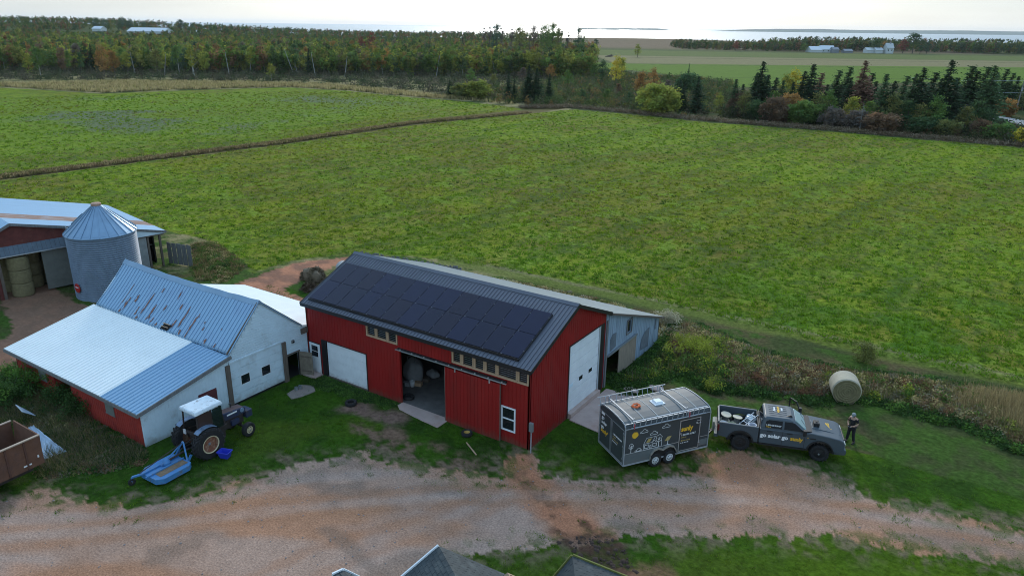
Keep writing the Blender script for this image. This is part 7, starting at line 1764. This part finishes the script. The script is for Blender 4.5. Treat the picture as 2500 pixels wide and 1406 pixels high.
m_blade = mat('grass_blades', (1.35, 1.35, 1.35), .8, 0, 0, 1, spec=.03, attr=True, transl=.5)
def band_pts(px_line, n, w0, w1):
    L = poly(px_line); seg = np.linalg.norm(L[1:] - L[:-1], axis=1); cu = np.concatenate([[0], np.cumsum(seg)]); s = R5.random(n) * cu[-1]; i = np.clip(np.searchsorted(cu, s) - 1, 0, len(seg) - 1); t = (s - cu[i]) / seg[i]
    p = L[i] + (L[i + 1] - L[i]) * t[:, None]; d = (L[i + 1] - L[i]) / seg[i][:, None]; nrm_ = np.stack([-d[:, 1], d[:, 0]], 1); return p + nrm_ * R5.uniform(w0, w1, n)[:, None]
E1 = [(1270, 264), (1400, 264), (1560, 279), (1700, 294), (2000, 317), (2200, 334), (2510, 360)]
P = band_pts(E1, 2600, -.5, 2.6); c = np.array([(.13, .09, .06), (.16, .12, .085), (.085, .07, .04), (.19, .16, .12)])[R5.integers(4, size=len(P))]
clumps('brown_weeds', P, R5.uniform(.3, .7, len(P)), R5.uniform(.5, 1.15, len(P)), 26, .16, c, m_thk, 'low brown weeds along the far edge of the hayfield', 'weeds')
P = band_pts([(1290, 275), (1000, 300), (700, 345), (350, 388), (0, 432), (-200, 458)], 3600, -1.2, 1.2); c = np.array([(.20, .155, .08), (.15, .105, .06), (.26, .21, .11), (.10, .10, .035)])[R5.integers(4, size=len(P))]
tufts('ditch_grass', P, R5.uniform(.2, .5, len(P)), np.full(len(P), .16), c, 9, m_blade, 'brown rough grass along the ditch between the two hayfields', 'grass', spread=.35)
P_TAN = poly([(-150, 206), (0, 206), (300, 200), (600, 203), (800, 208), (950, 222), (1080, 236), (1270, 258), (1150, 246), (1000, 236), (850, 221), (700, 213), (420, 220), (250, 227), (0, 212), (-150, 212)])
P = inpoly(6500, P_TAN); c = np.array([(.33, .28, .14), (.27, .225, .11), (.14, .12, .06), (.20, .19, .07)])[R5.choice(4, p=[.4, .3, .12, .18], size=len(P))]
tufts('tan_grass', P, R5.uniform(.6, 1.3, len(P)), np.full(len(P), .3), c, 8, m_blade, 'tall tan grass strip beyond the left hayfield', 'grass', spread=.7, lean=.35)
# clumps of grass over the hayfields, denser where they are nearer
n_ = 75000; u = R5.random(n_); rr6 = 46 * (250 / 46) ** (u ** .95); th = R5.uniform(-rad(41), rad(41), n_); X = rr6 * np.sin(th); Y = rr6 * np.cos(th); P = CAM[:2] + X[:, None] * GX + Y[:, None] * GY
s_ = np.maximum(sdist(P[:, 0], P[:, 1], P_MAIN), sdist(P[:, 0], P[:, 1], P_LEFT)); na_ = fbm(P[:, 0], P[:, 1], .9, 4, 1); ok = (s_ > .3) & (R5.random(n_) < sst(.30, .62, na_) * .5 + .5); P, X, Y, na_ = P[ok], X[ok], Y[ok], na_[ok]; rr6 = rr6[ok]
n3_ = fbm(P[:, 0], P[:, 1], .06, 4, 3); c = np.tile(np.array([[.10, .175, .014]]), (len(P), 1)); c = mixc(c, (.13, .165, .015), sst(.42, .62, n3_)); c = mixc(c, (.035, .065, .015), (R5.random(len(P)) < .15 * sst(170, 80, rr6)) * .85); c = mixc(c, (.19, .27, .02), (R5.random(len(P)) < .32) * .8); c = mixc(c, (.15, .13, .06), (R5.random(len(P)) < .14) * .8); c = mixc(c, (.06, .16, .008), sst(95, 55, rr6) * .6)
tufts('hay_regrowth', P, R5.uniform(.08, .22, len(P)) * (1 + rr6 / 300), R5.uniform(.05, .12, len(P)) * (1 + rr6 / 110), c, 7, m_blade, 'clumpy regrown grass over the two hayfields', 'grass', lean=.9, spread=.26)
# lawn blades near the buildings and along the gravel edge
P_LWN = np.array([(-31, -25), (-31, 9), (0, 9), (1, 5), (14, 9), (60, 16), (60, -24), (20, -24), (-5, -25)])
P = inpoly(52000, P_LWN); s1 = sdist(P[:, 0], P[:, 1], P_GRAV); n1_ = fbm(P[:, 0], P[:, 1], .9, 4, 1); n4_ = fbm(P[:, 0], P[:, 1], 2.3, 3, 4); ok = (s1 < .5 - R5.random(len(P)) * .9) | ((s1 < 1.6) & (n4_ > .60))
ok &= ~((P[:, 0] > -16.3) & (P[:, 0] < .3) & (P[:, 1] > -.05) & (P[:, 1] < 17)) & ~((P[:, 0] > -29.2) & (P[:, 0] < -16) & (P[:, 1] > -10.9) & (P[:, 1] < 6)) & ~((P[:, 0] > 0) & (P[:, 0] < 3.6) & (P[:, 1] > 3.4) & (P[:, 1] < 8.5)) & ~((P[:, 0] > -8.7) & (P[:, 0] < -5.2) & (P[:, 1] > -.8) & (P[:, 1] < 1))
for Pq in (P_BARE1, P_BARE2, P_DARK, P_STREAK, P_TRN): ok &= (sdist(P[:, 0], P[:, 1], Pq) < -.2) | (R5.random(len(P)) < .25)
P = P[ok]; c = np.tile(np.array([[.050, .118, .010]]), (len(P), 1)); n2_ = fbm(P[:, 0], P[:, 1], .22, 4, 2); c = mixc(c, (.11, .17, .015), sst(.45, .7, n2_) * .8); c = mixc(c, (.10, .09, .04), (R5.random(len(P)) < .10) * .8); c = mixc(c, (.085, .15, .02), sst(9, 16, P[:, 0]) * .5)
tufts('lawn_grass', P, R5.uniform(.05, .14, len(P)), np.full(len(P), .045), c, 7, m_blade, 'short green grass round the barns and along the gravel', 'grass', lean=.9, spread=.13)
# weeds beside the barn
m_weed = mat('weed_leaves', (1.75, 1.75, 1.6), .85, 0, 0, 1, spec=.15, attr=True, transl=.3)
WD = dict(green=(.055, .11, .022), dgreen=(.030, .062, .018), olive=(.095, .105, .032), brown=(.13, .085, .05), red=(.105, .056, .034), tan=(.24, .20, .10), lime=(.17, .20, .03), seed=(.25, .23, .17), grey=(.13, .12, .085))
P_W = poly([(1500, 938), (1490, 915), (1540, 905), (1600, 850), (1640, 775), (1700, 790), (1900, 868), (2050, 898), (2200, 915), (2350, 935), (2520, 962), (2560, 1105), (2480, 1105), (2400, 1065), (2330, 1040), (2240, 1020), (2150, 992), (2085, 985), (2000, 990), (1900, 975), (1800, 960), (1745, 962), (1690, 935), (1650, 925), (1580, 950), (1530, 968)])
def weeds(n, Pq, nl, hmul, pick, name, label, sz=.11, rmul=1.0):
    P = inpoly(n, Pq); X = P; nn = fbm(P[:, 0], P[:, 1], .28, 3, 40); e = sdist(P[:, 0], P[:, 1], Pq); ks = pick(P, nn, e); c = np.array([WD[k] for k in ks]); h = R5.uniform(.3, 1.0, n) * hmul * (.35 + .65 * sst(0, 2.2, e)) * (.5 + .7 * nn)
    return clumps(name, P, R5.uniform(.28, .62, n) * rmul, h, nl, sz, c, m_weed, label, 'weeds', flat=.0)
def pk(P, nn, e):
    out = []; x2 = fbm(P[:, 0], P[:, 1], .4, 3, 41)
    for i in range(len(P)):
        u_, v_ = P[i]; r = R5.random()
        if e[i] < .8: out.append('dgreen' if r < .6 else 'green')
        elif u_ < 6 and v_ < 15: out.append(['green', 'dgreen', 'lime', 'green', 'olive'][int(r * 5)])
        elif u_ > 24: out.append(['tan', 'tan', 'tan', 'olive', 'brown'][int(r * 5)])
        elif nn[i] > .58: out.append(['red', 'brown', 'tan', 'olive', 'grey'][int(r * 5)])
        elif x2[i] > .58: out.append(['lime', 'green', 'olive', 'green'][int(r * 4)])
        else: out.append(['brown', 'olive', 'tan', 'green', 'olive', 'tan', 'grey'][int(r * 7)])
    return out
weeds(2500, P_W, 85, 1.0, pk, 'weed_patch', 'tangled autumn weeds between the shed, the pickup and the mown track')
P = inpoly(1100, P_W); e = sdist(P[:, 0], P[:, 1], P_W); P = P[e > .8]; c = np.array([WD[k] for k in R5.choice(['brown', 'tan', 'grey', 'olive', 'seed'], size=len(P))])
tufts('weed_stalks', P, R5.uniform(.5, 1.0, len(P)), np.full(len(P), .022), c, 12, m_blade, 'thin dry stalks standing in the weed patch', 'weeds', lean=.35, spread=.3)
P_T = poly([(2250, 1000), (2290, 940), (2400, 942), (2700, 990), (2760, 1190), (2500, 1105), (2410, 1066)])
P = inpoly(4200, P_T); c = np.array([(.30, .25, .13), (.24, .20, .10), (.18, .14, .07)])[R5.integers(3, size=len(P))]
tufts('dry_reeds', P, R5.uniform(.35, 1.05, len(P)) * sst(0, 2.4, sdist(P[:, 0], P[:, 1], P_T)) + .15, np.full(len(P), .03), c, 12, m_blade, 'tall golden dry grass at the right edge of the weed patch', 'grass', lean=.5, spread=.35)
P_W2 = np.array([(-19.5, 17.0), (1.0, 17.0), (2.5, 20.5), (-10, 22), (-22, 20.5), (-24, 17.6)])
weeds(700, P_W2, 60, .8, lambda P, nn, e: [['tan', 'tan', 'brown', 'olive', 'seed'][int(R5.random() * 5)] for _ in P], 'dry_weeds', 'dry tan weeds along the back of the shed')
P_W3 = poly([(-40, 925), (40, 905), (120, 985), (190, 1010), (260, 1075), (350, 1110), (345, 1128), (250, 1150), (180, 1150), (110, 1165), (100, 1110), (165, 1100), (100, 1050), (-40, 1020)])
def pk3(P, nn, e): return [['green', 'dgreen', 'olive', 'dgreen', 'grey', 'brown'][int(R5.random() * 6)] if nn[i] < .6 else ['brown', 'grey', 'tan', 'olive'][int(R5.random() * 4)] for i in range(len(P))]
weeds(1500, P_W3, 75, .6, pk3, 'rank_weeds', 'rank dark weeds between the red lean-to wall and the rusty trailer', rmul=.9)
P = inpoly(1500, P_W3); c = np.array([WD[k] for k in R5.choice(['grey', 'tan', 'olive', 'dgreen'], size=len(P))])
tufts('rank_grass', P, R5.uniform(.35, .75, len(P)), np.full(len(P), .022), c, 12, m_blade, 'long bleached grass hanging over the rank weeds', 'grass', lean=.8, spread=.3)
P_W4 = poly([(470, 655), (476, 598), (520, 592), (585, 640), (590, 660), (540, 690), (480, 680)])
weeds(420, P_W4, 90, .8, lambda P, nn, e: [['brown', 'olive', 'olive', 'tan', 'dgreen', 'green'][int(R5.random() * 6)] for _ in P], 'brown_thicket', 'brown weed thicket right of the dark panel fence')
P = inpoly(330, P_W4); c = np.array([WD[k] for k in R5.choice(['tan', 'brown', 'olive', 'green'], size=len(P))])
tufts('thicket_grass', P, R5.uniform(.3, .8, len(P)), np.full(len(P), .03), c, 12, m_blade, 'dry grass standing in the weed thicket by the dark panel fence', 'grass', lean=.5, spread=.4)
P_W5 = np.array([(-15.2, -.7), (-14.4, -1.4), (-10.5, -1.0), (-8.9, -.9), (-8.7, -.15), (-11, -.12), (-14.8, -.12)])
weeds(260, P_W5, 60, .30, lambda P, nn, e: [['green', 'dgreen'][int(R5.random() * 2)] for _ in P], 'wall_weeds', 'low leafy green weeds along the foot of the red barn front', sz=.07, rmul=.6)
P_W6 = poly([(1500, 935), (1540, 900), (1590, 865), (1605, 880), (1560, 940), (1520, 965)])
weeds(420, P_W6, 70, .5, lambda P, nn, e: [['green', 'dgreen', 'dgreen'][int(R5.random() * 3)] for _ in P], 'apron_weeds', 'dark green leafy weeds between the concrete apron and the shed door', sz=.09)
P_W7 = np.array([(-29.2, -11.9), (-29.2, -11.0), (-20, -11.0), (-16.5, -11.0), (-16.2, -12.0), (-20, -12.6)])
weeds(520, P_W7, 70, .5, pk3, 'wall_weeds', 'dark weeds growing up the red wall of the lean-to', rmul=.8)
def shrub(x, yb, w, h, nm_c, label, n=90, nl=70, sz=.10):
    p = at(x, yb); t = thing('shrub', label, 'shrub', (p[0], p[1], 0)); pts = R5.normal(size=(n, 3)) * np.array([w * .38, w * .38, h * .22]) + np.array([0, 0, h * .5]); pts[:, 2] = np.clip(pts[:, 2], .1, h)
    Pp = np.repeat(pts, nl, 0) + R5.normal(size=(n * nl, 3)) * .16; V, F = quads_at(Pp, R5.uniform(sz * .6, sz * 1.3, len(Pp)), R5, .1); c = np.repeat(np.repeat(np.array(WD[nm_c])[None] * R5.uniform(.7, 1.35, (n, 1)), nl, 0), 4, 0)
    np_mesh('foliage', V, F, m_weed, c, parent=t); mb = MB()
    for k in range(6): a = k * 1.05; mb.tube([(0, 0, 0), (math.cos(a) * w * .2, math.sin(a) * w * .2, h * .5), (math.cos(a) * w * .35, math.sin(a) * w * .35, h * .85)], [.03, .02, .008], 5)
    mb.build('stems', m_bark, t)
shrub(55, 965, 2.4, 1.9, 'green', 'dense green shrub at the left corner of the red lean-to')
shrub(15, 985, 2.2, 1.7, 'dgreen', 'darker green shrub cut by the left edge of the photo')
shrub(160, 985, 1.5, 1.4, 'dgreen', 'leggy dark shrub before the recess in the red wall', 50)
shrub(195, 1010, 1.1, 1.1, 'dgreen', 'small dark shrub right of the recess in the red wall', 40)
shrub(1700, 868, 1.8, 1.2, 'lime', 'yellow-green bramble mound beside the tin shed', 70)
shrub(1634, 790, 1.0, .8, 'seed', 'white-seeded shrub behind the low corner of the tin shed', 50)
shrub(2108, 885, 1.0, 1.5, 'olive', 'slender yellowing sapling at the edge of the mown track', 30)
shrub(1735, 950, .5, .7, 'yellow' if 'yellow' in WD else 'lime', 'small orange-yellow weed behind the trailer roof', 14)

# ================================================================== road, utility pole, wires
rd = MB(); L0 = [at(2395, 279), at(2440, 285), at(2500, 296), at(2700, 330)]; L1 = [at(2415, 292), at(2440, 296), at(2500, 311), at(2700, 355)]
for a, b, c_, d_ in zip(L0[:-1], L0[1:], L1[1:], L1[:-1]): rd.add([(*a, .16), (*b, .16), (*c_, .16), (*d_, .16)], [(0, 1, 2, 3)])
kind(rd.build('road', mat('grey_asphalt', (.24, .25, .25), .85, 0, .1, .5)))
pb = at(2478, 279); ph = top_z(pb, 199)
up = thing('utility_pole', 'weathered grey utility pole beside the road at the right edge', 'utility pole', (pb[0], pb[1], 0), YAW)
MB().tube([(0, 0, 0), (.4, 0, ph)], [.17, .12], 10).build('pole', m_greywood, up)
MB().tube([(.20, -.3, ph * .70), (.22, -.3, ph * .70 + .9)], .22, 12).build('transformer', m_steel, up)
MB().tube([(.38, 0, ph), (.40, 0, ph + .25)], .05, 8).build('insulator', m_white, up)
pt = Vector((pb[0], pb[1], 0))
for k, (zf_, yl, lab) in enumerate(((ph + .22, 193, 'upper thin wire running from the utility pole over the hedge'), (ph * .66, 219, 'lower thin wire running from the utility pole over the hedge'))):
    a = Vector((pb[0] + GX[0] * .4, pb[1] + GX[1] * .4, zf_)); q = at(2250, 272) ; b = Vector((q[0] - GX[0] * 6, q[1] - GX[1] * 6, top_z(q, yl - (4 if k == 0 else 2)))); e = Vector((pb[0] + GX[0] * 45, pb[1] + GX[1] * 45 - 20, zf_ - .3))
    pts = [a.lerp(b, t / 8) - Vector((0, 0, .5 * math.sin(math.pi * t / 8))) for t in range(9)]; pts2 = [a.lerp(e, t / 6) - Vector((0, 0, .5 * math.sin(math.pi * t / 6))) for t in range(7)]
    o = MB().tube(list(reversed(pts)) + pts2[1:], .022, 5).build('power_line', m_chrome); tag(o, lab, 'wire', 'wires on the utility pole')

# ================================================================== distant farm and far buildings
def px_at(x, D): return cw((x - 1250) / FPX * D * 1.0, D)
m_farwall = mat('far_pale_wall', (.55, .60, .60), .8); m_farroof = mat('far_white_roof', (.58, .63, .66), .7); m_fargrey = mat('far_grey_wall', (.22, .24, .26), .8)
def far_house(name, label, x0, x1, D, zb_, hw, hr, depth, mw_, mr_, cat='barn', chimney=False, rz=0.0, wins=0):
    p0, p1 = px_at(x0, D), px_at(x1, D); L = np.linalg.norm(p1 - p0); t = thing(name, label, cat, (p0[0], p0[1], zb_), math.atan2(*(p1 - p0)[::-1]) + rz)
    MB().prism([(0, 0), (depth, 0), (depth, hw), (depth / 2, hr - .15), (0, hw)], 0, L, 'x').build('wall', mw_, t)
    r_ = MB()
    for a, b in (((-.4, hw - .15), (depth / 2, hr)), ((depth / 2, hr), (depth + .4, hw - .15))): r_.hexa([(-.3, a[0], a[1]), (L + .3, a[0], a[1]), (L + .3, b[0], b[1]), (-.3, b[0], b[1]), (-.3, a[0], a[1] + .2), (L + .3, a[0], a[1] + .2), (L + .3, b[0], b[1] + .2), (-.3, b[0], b[1] + .2)])
    ro_ = r_.build('roof', mr_, t)
    if chimney: MB().box((L * .6, depth * .4, hr - .5), (L * .6 + .8, depth * .55, hr + 1)).build('chimney', m_fargrey, ro_)
    for k in range(wins): MB().box((L * (k + .5) / wins - .4, -.06, hw * .45), (L * (k + .5) / wins + .4, 0, hw * .75)).build('window', m_glass, t)
    return t
far_house('barn', 'low white-roofed barn, leftmost building of the distant farm', 1937, 1962, 735, 0, 2.6, 5.6, 14, m_farwall, m_farroof)
far_house('barn', 'longer white-roofed barn with a grey end, right of the leftmost farm barn', 1961, 1993, 738, 0, 3.0, 6.4, 13, m_farwall, m_farroof, wins=3)
far_house('shed', 'grey open-ended shed joined to the longer white-roofed barn', 1988, 2002, 732, 0, 3.2, 5.2, 9, m_fargrey, m_fargrey)
far_house('farmhouse', 'white farmhouse under the great dark tree of the distant farm', 2112, 2128, 735, 0, 5.2, 9.4, 8, m_farwall, mat('far_grey_roof', (.45, .48, .48), .7), 'house', True, wins=2)
far_house('shed', 'pale shed left of the distant farmhouse', 2088, 2104, 738, 0, 3.2, 5.2, 8, m_farwall, m_farroof)
far_house('shed', 'second pale shed, between the trees of the distant farm', 2066, 2084, 742, 0, 3.0, 5.0, 8, m_farwall, m_farwall)
far_house('shed', 'low dark shed in the middle of the distant farm', 2015, 2034, 735, 0, 2.0, 3.6, 8, m_fargrey, m_fargrey)
for x, w, hh, km, lab in [(2172, 1.9, 20, 'dark_green', 'great spreading dark tree over the distant farmhouse'), (2190, 1.5, 13, 'dark_green', 'rounded dark tree right of the great tree'), (2150, 1.6, 13, 'dark_red', 'dark reddish tree left of the great tree'), (2205, 1.6, 11, 'blue_green', 'lower dark tree at the right end of the distant farm'), (2085, 1.6, 13, 'dark_green', 'umbrella-shaped dark tree before the pale sheds'), (2105, 1.2, 11, 'orange', 'orange-brown tree behind the distant farmhouse'), (1920, 1.6, 8, 'green', 'round green tree left of the distant barns'), (1953, 1.0, 8, 'olive', 'thin pale tree between the two white-roofed barns'), (1977, 1.1, 7, 'orange', 'small tan tree before the longer white-roofed barn'), (1762, 1.4, 9, 'dark_red', 'small dark red tree at the left end of the far tree belt'), (1535, 1.2, 9, 'yellow_green', 'lone yellow-green tree on the far fields'), (1437, 1.6, 8, 'blue_green', 'lone round tree on the rise beyond the wood')]:
    p = px_at(x, 745 if x > 1700 else (560 if x > 1500 else 760)); plant('b', p, hh, LM[km], 'leafy_tree', lab, v=3 if hh != 20 else 2, wide=w)
# buildings and trees on the hill, upper left
hz = lambda D, x: float(hill_z(np.array([(x - 1250) / FPX * D]), np.array([float(D)]))[0])
far_house('barn', 'long white-roofed barn on the wooded hill at the upper left', 352, 438, 800, hz(800, 390) - .5, 3.2, 6.6, 22, m_farwall, m_farroof)
far_house('barn', 'small white roof left of the long barn on the wooded hill', 272, 292, 800, hz(800, 280) + .5, 2.6, 5.0, 12, m_farwall, m_farroof)
far_house('barn', 'low pale roof right of the lone tree on the wooded hill', 496, 518, 840, hz(840, 505), 2.0, 4.0, 12, m_farwall, m_farroof)
for i, (x, yt, w, lab) in enumerate([(284, 44, 1.5, 'leftmost broad tree on the hill skyline'), (302, 46, 1.0, 'thin tree right of the leftmost broad skyline tree'), (345, 43, 1.6, 'tallest broad tree on the hill skyline'), (362, 47, 1.5, 'rounded tree right of the tallest skyline tree'), (393, 52, 1.5, 'lower tree behind the long white roof'), (478, 46, 1.5, 'lone spreading tree on the hill skyline'), (504, 57, 1.3, 'small round tree right of the lone spreading tree')]):
    p = px_at(x, 840); z = float(ground_z(*p)); h = max(7, top_z(p, yt) - z); plant('b', p, h, LM['blue_green'], 'leafy_tree', lab, v=3 if i != 5 else 2, wide=w, group='trees on the hill skyline')
for x, D, k in ((1160 / 1, 620, 'x'),): pass
o = MB().bar((0, 0, 0), (5, 0, 1.4), .5, 1.2).bar((1, 0, 0), (6, 1, .8), .4).build('collapsed_shed', m_wood, loc=(*at(1478, 140), 0), rz=YAW); tag(o, 'small collapsed dark shed at the edge of the far fields', 'shed')
# ------------------------------------------------------------------ haze: even air round everything, sky outside
hzb = MB().box((-16000, -9000, -13), (16000, 13000, 70)).build('haze', None)
hm = bpy.data.materials.new('haze'); hm.use_nodes = True; hn = hm.node_tree.nodes; hn.remove(hn['Principled BSDF'])
pv = hn.new('ShaderNodeVolumePrincipled'); pv.inputs['Color'].default_value = (.86, .93, 1.0, 1); pv.inputs['Density'].default_value = .00004; pv.inputs['Anisotropy'].default_value = .3
hm.node_tree.links.new(pv.outputs[0], hn['Material Output'].inputs['Volume']); hzb.data.materials.append(hm); kind(hzb, 'stuff', 'pale haze in the air over the fields', 'haze')
